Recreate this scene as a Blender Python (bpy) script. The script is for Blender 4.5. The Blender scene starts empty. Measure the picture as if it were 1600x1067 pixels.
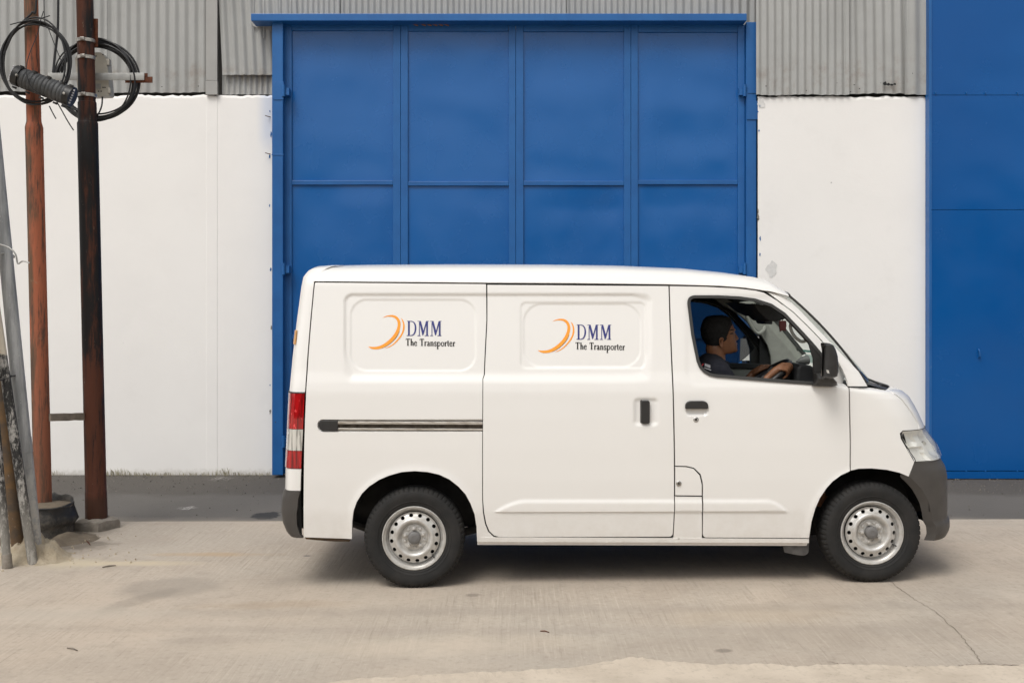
import bpy, bmesh, math, random
import numpy as np
from mathutils import Vector, Matrix, noise
from mathutils.geometry import delaunay_2d_cdt

R = math.radians
random.seed(7)
rng = np.random.default_rng(7)
scene = bpy.context.scene
COL = scene.collection

# ------------------------------------------------------------------ camera
F_PX, CX, HY = 1700.0, 800.0, 490.0          # focal length, principal column and horizon row in photo pixels
CAM = (0.0, -6.3, 1.574)
cam_data = bpy.data.cameras.new('camera')
cam_data.sensor_width = 36.0
cam_data.lens = 36.0 * F_PX / 1600.0
cam_data.shift_y = -(1067 / 2 - HY) / 1600.0
cam_data.clip_end = 500.0
cam = bpy.data.objects.new('camera', cam_data)
cam.location = CAM
cam.rotation_euler = (R(90), 0, 0)
COL.objects.link(cam)
scene.camera = cam

# ------------------------------------------------------------------ overcast sky and soft sun
SUN_EL, SUN_AZ = R(56), R(-150)              # high, behind the camera and a little to the left
world = bpy.data.worlds.new('World')
scene.world = world
world.use_nodes = True
wt = world.node_tree
bg = wt.nodes['Background']
sky = wt.nodes.new('ShaderNodeTexSky')
sky.sky_type = 'NISHITA'
sky.sun_disc = False
sky.sun_elevation = SUN_EL
sky.sun_rotation = SUN_AZ
sky.air_density = 1.0
sky.dust_density = 4.0
hs = wt.nodes.new('ShaderNodeHueSaturation')  # cloud cover: nearly grey
hs.inputs['Saturation'].default_value = 0.10
wt.links.new(sky.outputs[0], hs.inputs['Color'])
wt.links.new(hs.outputs[0], bg.inputs['Color'])
bg.inputs['Strength'].default_value = 0.15
sun_data = bpy.data.lights.new('sun', 'SUN')
sun_data.energy = 1.3
sun_data.angle = R(25)
sun_data.color = (1.0, 0.955, 0.89)
sun = bpy.data.objects.new('sun', sun_data)
sd = Vector((math.sin(SUN_AZ) * math.cos(SUN_EL), math.cos(SUN_AZ) * math.cos(SUN_EL), math.sin(SUN_EL)))
sun.rotation_euler = sd.to_track_quat('Z', 'Y').to_euler()
sun.location = (-4, -8, 9)
COL.objects.link(sun)
vs = scene.view_settings
vs.view_transform = 'Standard'
vs.look = 'None'
vs.exposure = 0.02
vs.gamma = 1.0
vs.use_curve_mapping = False


# ------------------------------------------------------------------ helpers
def W(px, py, Y):                             # photo pixel -> world point at depth Y
    d = Y - CAM[1]
    return Vector(((px - CX) * d / F_PX, Y, CAM[2] - (py - HY) * d / F_PX))


def G(px, py, z=0.0):                         # photo pixel -> point on the ground
    d = F_PX * (CAM[2] - z) / (py - HY)
    return Vector(((px - CX) * d / F_PX, CAM[1] + d, z))


def setp(o, label=None, cat=None, group=None, kind=None):
    if label: o['label'] = label
    if cat: o['category'] = cat
    if group: o['group'] = group
    if kind: o['kind'] = kind
    return o


def empty(name, loc, label, cat, group=None, rz=0.0):
    o = bpy.data.objects.new(name, None)
    o.empty_display_size = 0.1
    o.location = loc
    o.rotation_euler = (0, 0, rz)
    COL.objects.link(o)
    return setp(o, label, cat, group)


def obj(name, verts, faces, mat, parent=None, smooth=True, angle=35, world_coords=True, origin=None):
    """one mesh object; with a parent, world_coords says the verts are in world space and the parent is unrotated"""
    me = bpy.data.meshes.new(name)
    v = np.asarray(verts, dtype=float)
    off = None
    if parent is not None and world_coords:
        off = np.array(wloc(parent))
        v = v - off
    elif parent is None:
        off = np.array(origin, dtype=float) if origin is not None else np.array([(v[:, 0].min() + v[:, 0].max()) / 2, (v[:, 1].min() + v[:, 1].max()) / 2, v[:, 2].min()])
        v = v - off
    me.from_pydata(v.tolist(), [], [tuple(int(i) for i in f) for f in faces])
    me.validate()
    if smooth:
        me.shade_smooth()
        me.set_sharp_from_angle(angle=R(angle))
    if mat is not None:
        for m in (mat if isinstance(mat, (list, tuple)) else [mat]):
            me.materials.append(m)
    o = bpy.data.objects.new(name, me)
    COL.objects.link(o)
    if parent is not None:
        o.parent = parent
    else:
        o.location = off
    return o


def wloc(o):
    p = Vector((0, 0, 0))
    while o is not None:
        p += o.location
        o = o.parent
    return p


class MB:
    """collects shapes for one mesh"""
    def __init__(s): s.v, s.f = [], []

    def add(s, v, f):
        k = len(s.v)
        s.v += [tuple(p) for p in v]
        s.f += [tuple(i + k for i in q) for q in f]
        return s

    def box(s, a, b, bev=0.0):
        x0, y0, z0 = (min(a[i], b[i]) for i in range(3))
        x1, y1, z1 = (max(a[i], b[i]) for i in range(3))
        if bev <= 0:
            v = [(x, y, z) for x in (x0, x1) for y in (y0, y1) for z in (z0, z1)]
            return s.add(v, [(0, 1, 3, 2), (4, 6, 7, 5), (0, 4, 5, 1), (2, 3, 7, 6), (0, 2, 6, 4), (1, 5, 7, 3)])
        bm = bmesh.new()
        bmesh.ops.create_cube(bm, size=1.0)
        for q in bm.verts:
            q.co = Vector(((x0 + x1) / 2 + q.co.x * (x1 - x0), (y0 + y1) / 2 + q.co.y * (y1 - y0), (z0 + z1) / 2 + q.co.z * (z1 - z0)))
        bmesh.ops.bevel(bm, geom=bm.edges[:], offset=bev, segments=2, affect='EDGES', profile=0.5)
        return s.bm(bm)

    def bm(s, bm):
        bm.verts.index_update()
        s.add([tuple(q.co) for q in bm.verts], [tuple(q.index for q in f.verts) for f in bm.faces])
        bm.free()
        return s

    def tube(s, pts, rad, n=12, caps=True, closed=False):
        v, f = sweep(pts, rad, n, caps, closed)
        return s.add(v, f)

    def lathe(s, prof, centre=(0, 0, 0), axis='z', n=32, close=False):
        """prof: list of (r, h); axis z or y"""
        v, f = [], []
        for r, h in prof:
            for k in range(n):
                a = 2 * math.pi * k / n
                if axis == 'z': p = (r * math.cos(a), r * math.sin(a), h)
                else: p = (r * math.cos(a), h, r * math.sin(a))
                v.append((p[0] + centre[0], p[1] + centre[1], p[2] + centre[2]))
        m = len(prof)
        for i in range(m - 1 if not close else m):
            j = (i + 1) % m
            for k in range(n):
                l = (k + 1) % n
                q = (i * n + k, i * n + l, j * n + l, j * n + k)
                f.append(q if axis == 'z' else q[::-1])
        return s.add(v, f)

    def build(s, name, mat, parent=None, **kw):
        return obj(name, s.v, s.f, mat, parent, **kw)


def sweep(pts, rad, n=12, caps=True, closed=False):
    P = [Vector(p) for p in pts]
    m = len(P)
    rr = rad if hasattr(rad, '__len__') else [rad] * m
    v, f = [], []
    ref = None
    for i in range(m):
        a = P[(i - 1) % m] if (closed or i > 0) else P[i]
        b = P[(i + 1) % m] if (closed or i < m - 1) else P[i]
        t = (b - a)
        t = t.normalized() if t.length > 1e-9 else Vector((0, 0, 1))
        if ref is None:
            ref = t.cross(Vector((0, 0, 1)))
            if ref.length < 0.1: ref = t.cross(Vector((1, 0, 0)))
        ref = (ref - t * ref.dot(t)).normalized()
        bi = t.cross(ref)
        for k in range(n):
            q = 2 * math.pi * k / n
            v.append(tuple(P[i] + (ref * math.cos(q) + bi * math.sin(q)) * rr[i]))
    for i in range(m if closed else m - 1):
        j = (i + 1) % m
        for k in range(n):
            l = (k + 1) % n
            f.append((i * n + k, i * n + l, j * n + l, j * n + k))
    if caps and not closed:
        f.append(tuple(range(n - 1, -1, -1)))
        f.append(tuple((m - 1) * n + k for k in range(n)))
    return v, f


def catmull(pts, step=8, closed=False):
    P = [Vector(p) for p in pts]
    m = len(P)
    out = []
    for i in range(m if closed else m - 1):
        p1, p2 = P[i], P[(i + 1) % m]
        p0 = P[(i - 1) % m] if (closed or i > 0) else p1 * 2 - p2
        p3 = P[(i + 2) % m] if (closed or i < m - 2) else p2 * 2 - p1
        for k in range(step):
            t = k / step
            out.append(0.5 * ((2 * p1) + (p2 - p0) * t + (2 * p0 - 5 * p1 + 4 * p2 - p3) * t * t + (3 * p1 - p0 - 3 * p2 + p3) * t ** 3))
    if not closed: out.append(P[-1])
    return out


def sm(t):
    t = np.clip(t, 0.0, 1.0)
    return t * t * (3 - 2 * t)


# ------------------------------------------------------------------ materials
def lin(r, g, b):
    def c(v):
        v /= 255.0
        return v / 12.92 if v <= 0.04045 else ((v + 0.055) / 1.055) ** 2.4
    return (c(r), c(g), c(b), 1.0)


class NT:
    def __init__(s, name):
        s.m = bpy.data.materials.new(name)
        s.m.use_nodes = True
        s.t = s.m.node_tree
        s.p = s.t.nodes['Principled BSDF']
        s.co = s.t.nodes.new('ShaderNodeTexCoord').outputs['Object']

    def n(s, typ, **kw):
        nd = s.t.nodes.new(typ)
        for k, v in kw.items():
            setattr(nd, k, v)
        return nd

    def put(s, sock, v):
        if isinstance(v, bpy.types.NodeSocket): s.t.links.new(v, sock)
        else: sock.default_value = v

    def map(s, scale=(1, 1, 1), rot=(0, 0, 0), loc=(0, 0, 0), src=None):
        nd = s.n('ShaderNodeMapping')
        s.put(nd.inputs['Vector'], src or s.co)
        nd.inputs['Scale'].default_value = scale
        nd.inputs['Rotation'].default_value = rot
        nd.inputs['Location'].default_value = loc
        return nd.outputs[0]

    def noise(s, scale, detail=4, rough=0.55, vec=None, dist=0.0):
        nd = s.n('ShaderNodeTexNoise')
        s.put(nd.inputs['Vector'], vec or s.co)
        nd.inputs['Scale'].default_value = scale
        nd.inputs['Detail'].default_value = detail
        nd.inputs['Roughness'].default_value = rough
        nd.inputs['Distortion'].default_value = dist
        return nd.outputs['Fac']

    def voro(s, scale, vec=None, feature='F1'):
        nd = s.n('ShaderNodeTexVoronoi', feature=feature)
        s.put(nd.inputs['Vector'], vec or s.co)
        nd.inputs['Scale'].default_value = scale
        return nd

    def math(s, op, a, b=0.0, c=0.0, clamp=False):
        nd = s.n('ShaderNodeMath', operation=op, use_clamp=clamp)
        for i, v in enumerate((a, b, c)): s.put(nd.inputs[i], v)
        return nd.outputs[0]

    def step(s, v, lo, hi, a=0.0, b=1.0):
        nd = s.n('ShaderNodeMapRange', interpolation_type='SMOOTHSTEP')
        s.put(nd.inputs[0], v)
        for i, q in enumerate((lo, hi, a, b)): s.put(nd.inputs[i + 1], q)
        return nd.outputs[0]

    def mix(s, fac, a, b, mode='MIX'):
        nd = s.n('ShaderNodeMix', data_type='RGBA', blend_type=mode)
        s.put(nd.inputs[0], fac)
        s.put(nd.inputs[6], a)
        s.put(nd.inputs[7], b)
        return nd.outputs[2]

    def sep(s, vec=None):
        nd = s.n('ShaderNodeSeparateXYZ')
        s.put(nd.inputs[0], vec or s.co)
        return nd.outputs

    def blob(s, cx, cy, rx, ry, rot=0.0, nz=0.35, scale=6.0, soft=0.5):
        """mask of an irregular elliptical stain in the object's x/y"""
        v = s.map(scale=(1 / rx, 1 / ry, 0.0), src=s.map(rot=(0, 0, 0), src=s.vrot(cx, cy, rot)))
        ln = s.n('ShaderNodeVectorMath', operation='LENGTH')
        s.put(ln.inputs[0], v)
        d = s.math('ADD', ln.outputs['Value'], s.math('MULTIPLY', s.math('SUBTRACT', s.noise(scale, 5, 0.65), 0.5), nz * 2))
        return s.step(d, 1.0, 1.0 - soft, 0.0, 1.0)

    def vrot(s, cx, cy, rot):
        nd = s.n('ShaderNodeVectorMath', operation='SUBTRACT')
        s.put(nd.inputs[0], s.co)
        nd.inputs[1].default_value = (cx, cy, 0)
        r = s.n('ShaderNodeVectorRotate', rotation_type='Z_AXIS')
        s.put(r.inputs['Vector'], nd.outputs[0])
        r.inputs['Angle'].default_value = -rot
        return r.outputs[0]

    def bump(s, h, strength=0.3, dist=0.01, normal=None):
        nd = s.n('ShaderNodeBump')
        nd.inputs['Strength'].default_value = strength
        nd.inputs['Distance'].default_value = dist
        s.put(nd.inputs['Height'], h)
        if normal is not None: s.put(nd.inputs['Normal'], normal)
        return nd.outputs[0]

    def out(s, color=None, rough=None, normal=None, **kw):
        if color is not None: s.put(s.p.inputs['Base Color'], color)
        if rough is not None: s.put(s.p.inputs['Roughness'], rough)
        if normal is not None: s.put(s.p.inputs['Normal'], normal)
        for k, v in kw.items(): s.put(s.p.inputs[k.replace('_', ' ')], v)
        return s.m


def simple(name, col, rough=0.5, metallic=0.0, var=0.12, scale=20.0, bump=0.0, bscale=80.0, **kw):
    t = NT(name)
    c2 = tuple(x * (1 - var) for x in col[:3]) + (1,)
    c = t.mix(t.step(t.noise(scale, 5, 0.6), 0.3, 0.7), col, c2)
    nrm = t.bump(t.noise(bscale, 3), bump, 0.003) if bump > 0 else None
    rr = t.step(t.noise(scale * 1.7, 4), 0.25, 0.75, rough * 0.88, min(1.0, rough * 1.12))
    return t.out(c, rr, nrm, Metallic=metallic, **kw)


M = {}


def make_materials():
    # white van paint with a clear coat and a trace of road dust low down
    t = NT('van_paint')
    x, y, z = t.sep()
    dust = t.math('MULTIPLY', t.step(t.math('ADD', z, t.math('MULTIPLY', t.noise(5, 5), 0.25)), 0.72, 0.38), t.step(t.noise(14, 6, 0.7), 0.25, 0.8, 0.25, 1.0))
    c = t.mix(t.math('MULTIPLY', dust, 0.30), (0.80, 0.785, 0.755, 1), (0.52, 0.46, 0.38, 1))
    c = t.mix(t.math('MULTIPLY', t.step(t.noise(2.2, 4), 0.45, 0.75), 0.05), c, (0.60, 0.56, 0.50, 1))
    t.out(c, t.step(dust, 0, 1, 0.34, 0.55), t.bump(t.noise(1.6, 3, 0.5), 0.06, 0.03), Coat_Weight=0.6, Coat_Roughness=0.06, Coat_IOR=1.45)
    t.p.inputs['Specular IOR Level'].default_value = 0.35
    M['paint'] = t.m
    M['dark'] = simple('dark_cavity', (0.012, 0.012, 0.012, 1), 0.9)
    M['liner'] = simple('wheel_arch_liner', (0.020, 0.019, 0.018, 1), 0.75, var=0.4, scale=9)
    M['plastic'] = simple('grey_bumper_plastic', (0.068, 0.062, 0.057, 1), 0.5, var=0.15, scale=7, bump=0.08, bscale=600)
    M['blackp'] = simple('black_plastic', (0.028, 0.027, 0.026, 1), 0.42, var=0.2, bump=0.05, bscale=500)
    M['seal'] = simple('rubber_seal', (0.035, 0.034, 0.032, 1), 0.5)
    t = NT('tyre_rubber')
    dust = t.step(t.noise(8, 6, 0.65), 0.35, 0.75)
    t.out(t.mix(dust, (0.0085, 0.0083, 0.008, 1), (0.022, 0.020, 0.018, 1)), 0.8, t.bump(t.noise(160, 3), 0.15, 0.002))
    M['tyre'] = t.m
    t = NT('steel_wheel_paint')
    t.out(t.mix(t.step(t.noise(25, 5), 0.35, 0.75), (0.60, 0.59, 0.565, 1), (0.47, 0.445, 0.405, 1)), 0.36, Metallic=0.35)
    M['rim'] = t.m
    M['cap'] = simple('hub_cap_grey', (0.16, 0.155, 0.15, 1), 0.5)
    M['chrome'] = simple('lock_metal', (0.55, 0.54, 0.52, 1), 0.25, 1.0)
    t = NT('rail_steel')
    t.out(t.mix(t.step(t.noise(40, 5, vec=t.map((0.4, 1, 6))), 0.4, 0.75), (0.66, 0.63, 0.58, 1), (0.26, 0.21, 0.16, 1)), 0.34, Metallic=0.6)
    M['rail'] = t.m
    for nm, c in (('lens_red', (0.42, 0.006, 0.008, 1)), ('lens_clear', (0.62, 0.60, 0.55, 1))):
        t = NT(nm)
        rib = t.noise(1.0, 3, 0.6, vec=t.map((70, 70, 5)))
        c2 = tuple(q * 0.35 for q in c[:3]) + (1,)
        c3 = tuple(min(1, q * 1.6 + 0.05) for q in c[:3]) + (1,)
        cc = t.mix(t.step(rib, 0.40, 0.66), c, c2)
        cc = t.mix(t.step(t.noise(1.0, 2, 0.5, vec=t.map((45, 45, 22))), 0.64, 0.72), cc, c3)  # noise streaks and brighter facets painted as reflections inside the lens
        t.out(cc, 0.10, t.bump(rib, 0.15, 0.004), Coat_Weight=1.0, Coat_Roughness=0.03)
        M[nm] = t.m
    t = NT('reflector_chrome')
    t.out((0.92, 0.91, 0.88, 1), 0.20, t.bump(t.noise(18, 2), 0.08, 0.01), Metallic=0.30)
    M['reflector'] = t.m
    for nm, key, tint, f0 in (('clear_glass', 'glass', (0.86, 0.91, 0.87, 1), 0.035), ('headlight_lens', 'hl_lens', (0.97, 0.97, 0.96, 1), 0.05)):
        t = NT(nm)
        mx = t.n('ShaderNodeMixShader')
        tr = t.n('ShaderNodeBsdfTransparent')
        tr.inputs[0].default_value = tint
        gl = t.n('ShaderNodeBsdfGlossy')
        gl.inputs['Roughness'].default_value = 0.02
        lw = t.n('ShaderNodeLayerWeight')
        fr = t.math('ADD', t.math('MULTIPLY', t.math('POWER', lw.outputs['Facing'], 4.0), 0.55), f0)
        t.t.links.new(fr, mx.inputs[0])
        t.t.links.new(tr.outputs[0], mx.inputs[1])
        t.t.links.new(gl.outputs[0], mx.inputs[2])
        t.t.links.new(mx.outputs[0], t.t.nodes['Material Output'].inputs[0])
        M[key] = t.m
    t = NT('sunshade_mesh')
    mx = t.n('ShaderNodeMixShader')
    tr = t.n('ShaderNodeBsdfTransparent')
    tr.inputs[0].default_value = (0.85, 0.85, 0.9, 1)
    mx.inputs[0].default_value = 0.80
    t.out((0.010, 0.011, 0.016, 1), 0.8)
    t.t.links.new(tr.outputs[0], mx.inputs[1])
    t.t.links.new(t.p.outputs[0], mx.inputs[2])
    t.t.links.new(mx.outputs[0], t.t.nodes['Material Output'].inputs[0])
    M['shade'] = t.m
    M['trim'] = simple('grey_interior_trim', (0.34, 0.34, 0.31, 1), 0.65)
    M['trimdark'] = simple('dark_interior_trim', (0.020, 0.020, 0.021, 1), 0.7)
    M['seat'] = simple('seat_vinyl', (0.03, 0.03, 0.032, 1), 0.6)
    M['logo_orange'] = simple('orange_vinyl', (0.95, 0.36, 0.035, 1), 0.35, var=0.03)
    M['logo_blue'] = simple('blue_vinyl', (0.038, 0.045, 0.20, 1), 0.35, var=0.03)
    M['logo_black'] = simple('black_vinyl', (0.028, 0.025, 0.022, 1), 0.35, var=0.03)
    M['amber'] = simple('amber_reflector', (0.62, 0.30, 0.06, 1), 0.3)
    # people
    M['skin'] = simple('skin', (0.265, 0.115, 0.054, 1), 0.5, var=0.2, scale=30)
    M['hair'] = simple('black_hair', (0.006, 0.0055, 0.005, 1), 0.85, bump=0.9, bscale=220)
    M['shirt'] = simple('navy_shirt', (0.0045, 0.0055, 0.012, 1), 0.95, var=0.25, bump=0.3, bscale=120)
    M['white'] = simple('white_print', (0.6, 0.6, 0.62, 1), 0.6)
    M['redp'] = simple('red_print', (0.45, 0.02, 0.02, 1), 0.6)
    M['charm'] = simple('red_charm_cloth', (0.075, 0.008, 0.008, 1), 0.7)
    # building
    t = NT('white_plaster')
    big = t.noise(0.7, 5, 0.6)
    c = t.mix(t.step(big, 0.35, 0.7), (0.865, 0.845, 0.815, 1), (0.830, 0.810, 0.782, 1))
    c = t.mix(t.math('MULTIPLY', t.step(t.noise(2.3, 6, 0.7), 0.55, 0.8), 0.30), c, (0.73, 0.71, 0.68, 1))
    drip = t.math('MULTIPLY', t.step(t.noise(1.0, 4, 0.6, vec=t.map((16, 16, 0.5))), 0.66, 0.76), t.step(t.noise(0.8, 3), 0.5, 0.65))
    c = t.mix(t.math('MULTIPLY', drip, 0.10), c, (0.55, 0.52, 0.48, 1))
    sp = t.voro(2.6)
    spots = t.math('MULTIPLY', t.step(sp.outputs['Distance'], 0.035, 0.010), t.step(t.noise(1.3, 2), 0.50, 0.55))
    c = t.mix(t.math('MULTIPLY', spots, 0.8), c, (0.20, 0.19, 0.18, 1))
    x, y, z = t.sep()
    grime = t.math('MULTIPLY', t.step(t.math('ADD', z, t.math('MULTIPLY', t.noise(14, 6, 0.75), 0.16)), 0.14, 0.06), 0.55)
    c = t.mix(grime, c, (0.40, 0.37, 0.32, 1))
    topg = t.math('MULTIPLY', t.step(t.math('ADD', z, t.math('MULTIPLY', t.noise(6, 6, 0.75), 0.30)), 3.86, 3.99), t.step(t.noise(3, 4, 0.7), 0.4, 0.7))
    c = t.mix(t.math('MULTIPLY', topg, 0.45), c, (0.45, 0.43, 0.40, 1))
    # blue overspray beside the gate post
    ov = t.math('MULTIPLY', t.step(x, -2.53, -2.40), t.math('MULTIPLY', t.step(x, -2.2, -2.3), t.math('MULTIPLY', t.step(t.math('ADD', z, t.math('MULTIPLY', t.noise(3, 3), 0.5)), 3.25, 3.6), 0.45)))
    c = t.mix(ov, c, (0.40, 0.50, 0.70, 1))
    tr = t.noise(3.2, 6, 0.6, dist=0.6)
    t.out(c, 0.82, t.bump(t.noise(60, 4), 0.12, 0.004, t.bump(tr, 0.16, 0.02)))
    M['plaster'] = t.m
    t = NT('grey_painted_corrugated_steel')
    c = t.mix(t.step(t.noise(1.3, 6, 0.65), 0.3, 0.75), (0.385, 0.388, 0.376, 1), (0.325, 0.327, 0.316, 1))
    c = t.mix(t.math('MULTIPLY', t.step(t.noise(1.2, 6, 0.7, vec=t.map((9, 9, 0.5))), 0.6, 0.8), 0.4), c, (0.28, 0.25, 0.21, 1))
    sp = t.voro(4.0)
    c = t.mix(t.math('MULTIPLY', t.step(sp.outputs['Distance'], 0.06, 0.02), t.step(t.noise(2.0, 2), 0.6, 0.64)), c, (0.09, 0.06, 0.04, 1))
    oi = t.n('ShaderNodeObjectInfo')
    c = t.mix(t.math('MULTIPLY', oi.outputs['Random'], 0.22), c, (0.24, 0.24, 0.23, 1))
    x, y, z = t.sep()
    rb = t.math('MULTIPLY', t.step(t.math('ADD', z, t.math('MULTIPLY', t.noise(1.0, 5, 0.7, vec=t.map((12, 12, 1.5))), 0.5)), 4.36, 4.16), t.step(t.noise(5, 6, 0.75), 0.45, 0.70))
    c = t.mix(t.math('MULTIPLY', rb, 0.45), c, (0.20, 0.15, 0.105, 1))
    t.out(c, 0.55, t.bump(t.noise(3.0, 4), 0.15, 0.03))
    M['cladding'] = t.m
    M['trimsteel'] = simple('grey_flat_trim', (0.36, 0.355, 0.34, 1), 0.55, var=0.1, scale=4)
    t = NT('blue_gloss_gate_paint')
    c = t.mix(t.step(t.noise(0.5, 4, 0.5), 0.3, 0.7), (0.007, 0.108, 0.350, 1), (0.006, 0.098, 0.328, 1))
    c = t.mix(t.math('MULTIPLY', t.step(t.noise(30, 6, 0.75), 0.60, 0.72), 0.12), c, (0.05, 0.12, 0.28, 1))
    sp = t.voro(3.0)
    c = t.mix(t.math('MULTIPLY', t.step(sp.outputs['Distance'], 0.03, 0.012), t.step(t.noise(1.5, 2), 0.54, 0.58)), c, (0.35, 0.42, 0.5, 1))
    t.out(c, t.step(t.noise(2.6, 5), 0.3, 0.7, 0.20, 0.30), t.bump(t.noise(3.2, 3), 0.05, 0.02))
    M['blue'] = t.m
    t = NT('deep_blue_door_paint')
    c = t.mix(t.step(t.noise(0.5, 4, 0.5), 0.3, 0.7), (0.0015, 0.088, 0.310, 1), (0.001, 0.074, 0.275, 1))
    c = t.mix(t.math('MULTIPLY', t.step(t.noise(30, 6, 0.75), 0.60, 0.72), 0.10), c, (0.04, 0.11, 0.26, 1))
    t.out(c, t.step(t.noise(2.6, 5), 0.3, 0.7, 0.18, 0.28), t.bump(t.noise(3.2, 3), 0.05, 0.02))
    t.p.inputs['Specular IOR Level'].default_value = 0.36
    M['blue2'] = t.m
    t = NT('blue_frame_paint')
    c = t.mix(t.step(t.noise(3, 6, 0.65), 0.3, 0.75), (0.010, 0.115, 0.350, 1), (0.007, 0.090, 0.290, 1))
    sp = t.voro(9.0)
    c = t.mix(t.math('MULTIPLY', t.step(sp.outputs['Distance'], 0.10, 0.04), t.step(t.noise(2.5, 2), 0.56, 0.60)), c, (0.05, 0.035, 0.03, 1))
    c = t.mix(t.math('MULTIPLY', t.step(t.noise(7, 6, 0.75), 0.66, 0.74), 0.6), c, (0.10, 0.20, 0.38, 1))
    t.out(c, 0.42, t.bump(t.noise(45, 4), 0.15, 0.004))
    M['blueframe'] = t.m
    # ground
    M['concrete'] = concrete_mat()
    M['asphalt'] = asphalt_mat()
    t = NT('crack_shadow')
    t.out((0.19, 0.155, 0.12, 1), 0.95)
    M['crack'] = t.m
    t = NT('crumbled_mortar')
    t.out(t.mix(t.step(t.noise(30, 6), 0.3, 0.7), (0.52, 0.46, 0.36, 1), (0.36, 0.30, 0.23, 1)), 0.95, t.bump(t.noise(90, 5), 0.7, 0.01))
    M['mortar'] = t.m
    t = NT('gravel_stone')
    oi = t.n('ShaderNodeNewGeometry')
    t.out(t.mix(oi.outputs['Random Per Island'], (0.06, 0.054, 0.048, 1), (0.20, 0.18, 0.155, 1)), 0.9)
    M['gravel'] = t.m
    # poles
    t = NT('rust_orange_pole')
    st = t.noise(1.0, 7, 0.7, vec=t.map((14, 14, 1.6)))
    x, y, z = t.sep()
    side = t.math('ADD', st, t.math('MULTIPLY', t.math('ADD', x, t.math('MULTIPLY', z, 0.0241)), -1.6))     # older brown coat shows on the left
    c = t.mix(t.step(side, 0.44, 0.60), (0.40, 0.115, 0.052, 1), (0.125, 0.072, 0.040, 1))
    c = t.mix(t.step(t.noise(1.0, 6, 0.75, vec=t.map((26, 26, 2.4))), 0.49, 0.62, 0.0, 0.9), c, (0.060, 0.038, 0.028, 1))
    c = t.mix(t.step(t.noise(9, 6, 0.75), 0.62, 0.70, 0.0, 0.6), c, (0.30, 0.19, 0.11, 1))
    c = t.mix(t.step(z, 1.9, 0.4, 0.0, 0.6), c, (0.105, 0.050, 0.028, 1))
    t.out(c, 0.7, t.bump(st, 0.35, 0.006))
    M['orange'] = t.m
    t = NT('dark_rusty_pole')
    st = t.noise(1.0, 7, 0.72, vec=t.map((12, 12, 1.3)))
    x, y, z = t.sep()
    zn = t.math('ADD', z, t.math('MULTIPLY', t.math('SUBTRACT', st, 0.5), 0.9))
    band = t.math('MULTIPLY', t.step(zn, 1.15, 1.45), t.step(zn, 3.15, 2.85))                              # tarred middle length
    thr = t.math('ADD', st, t.math('MULTIPLY', band, 0.085))
    c = t.mix(t.step(thr, 0.45, 0.60), (0.085, 0.027, 0.013, 1), (0.008, 0.007, 0.007, 1))
    low = t.math('MULTIPLY', t.step(zn, 1.30, 0.95), t.step(t.noise(1.0, 6, 0.7, vec=t.map((16, 16, 1.8))), 0.46, 0.58))
    c = t.mix(low, c, (0.090, 0.028, 0.014, 1))
    c = t.mix(t.step(t.noise(1.0, 6, 0.8, vec=t.map((44, 44, 7))), 0.63, 0.70), c, (0.26, 0.20, 0.15, 1))
    c = t.mix(t.step(z, 0.26, 0.20, 0.0, 0.7), c, (0.055, 0.026, 0.016, 1))
    t.out(c, t.step(st, 0.4, 0.6, 0.7, 0.5), t.bump(st, 0.45, 0.006))
    t.p.inputs['Specular IOR Level'].default_value = 0.3
    M['darkpole'] = t.m
    t = NT('galvanised_pipe')
    st = t.noise(1.0, 6, 0.65, vec=t.map((20, 20, 2.2)))
    c = t.mix(t.step(st, 0.35, 0.65), (0.38, 0.385, 0.385, 1), (0.22, 0.228, 0.23, 1))
    c = t.mix(t.step(t.noise(38, 5, 0.8), 0.63, 0.69, 0.0, 0.8), c, (0.62, 0.62, 0.60, 1))
    x, y, z = t.sep()
    c = t.mix(t.math('MULTIPLY', t.step(z, 0.8, 0.2), t.step(t.noise(16, 6, 0.75), 0.40, 0.60)), c, (0.46, 0.44, 0.40, 1))
    t.out(c, 0.6, Metallic=0.15)
    M['galv'] = t.m
    t = NT('black_spotted_pole')
    st = t.noise(1.0, 7, 0.8, vec=t.map((60, 60, 26)))
    st2 = t.noise(1.0, 5, 0.7, vec=t.map((14, 14, 3)))
    c = t.mix(t.step(t.math('ADD', st, t.math('MULTIPLY', st2, 0.9)), 0.92, 1.08), (0.020, 0.019, 0.018, 1), (0.36, 0.345, 0.32, 1))
    x, y, z = t.sep()
    c = t.mix(t.math('MULTIPLY', t.step(z, 0.6, 0.1), 0.6), c, (0.36, 0.34, 0.30, 1))
    c = t.mix(t.step(t.math('ADD', z, t.math('MULTIPLY', st, 0.05)), 1.33, 1.35), c, (0.56, 0.50, 0.40, 1))
    t.out(c, 0.75, t.bump(st, 0.3, 0.004))
    M['spotted'] = t.m
    t = NT('brown_pole')
    st = t.noise(22, 6, 0.7)
    c = t.mix(t.step(t.noise(4, 6, 0.7), 0.35, 0.65), (0.055, 0.040, 0.028, 1), (0.14, 0.075, 0.025, 1))
    c = t.mix(t.step(st, 0.63, 0.72), c, (0.34, 0.31, 0.27, 1))
    t.out(c, 0.8, t.bump(st, 0.3, 0.004))
    M['brown'] = t.m
    M['cable'] = simple('black_cable_sheath', (0.016, 0.016, 0.017, 1), 0.45)
    t = NT('closure_plastic')
    t.out(t.mix(t.step(t.noise(16, 5), 0.35, 0.7), (0.060, 0.063, 0.066, 1), (0.095, 0.097, 0.098, 1)), 0.55)
    M['closure'] = t.m
    M['band'] = simple('steel_band', (0.62, 0.58, 0.52, 1), 0.35, 0.8, var=0.5, scale=30)
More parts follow.
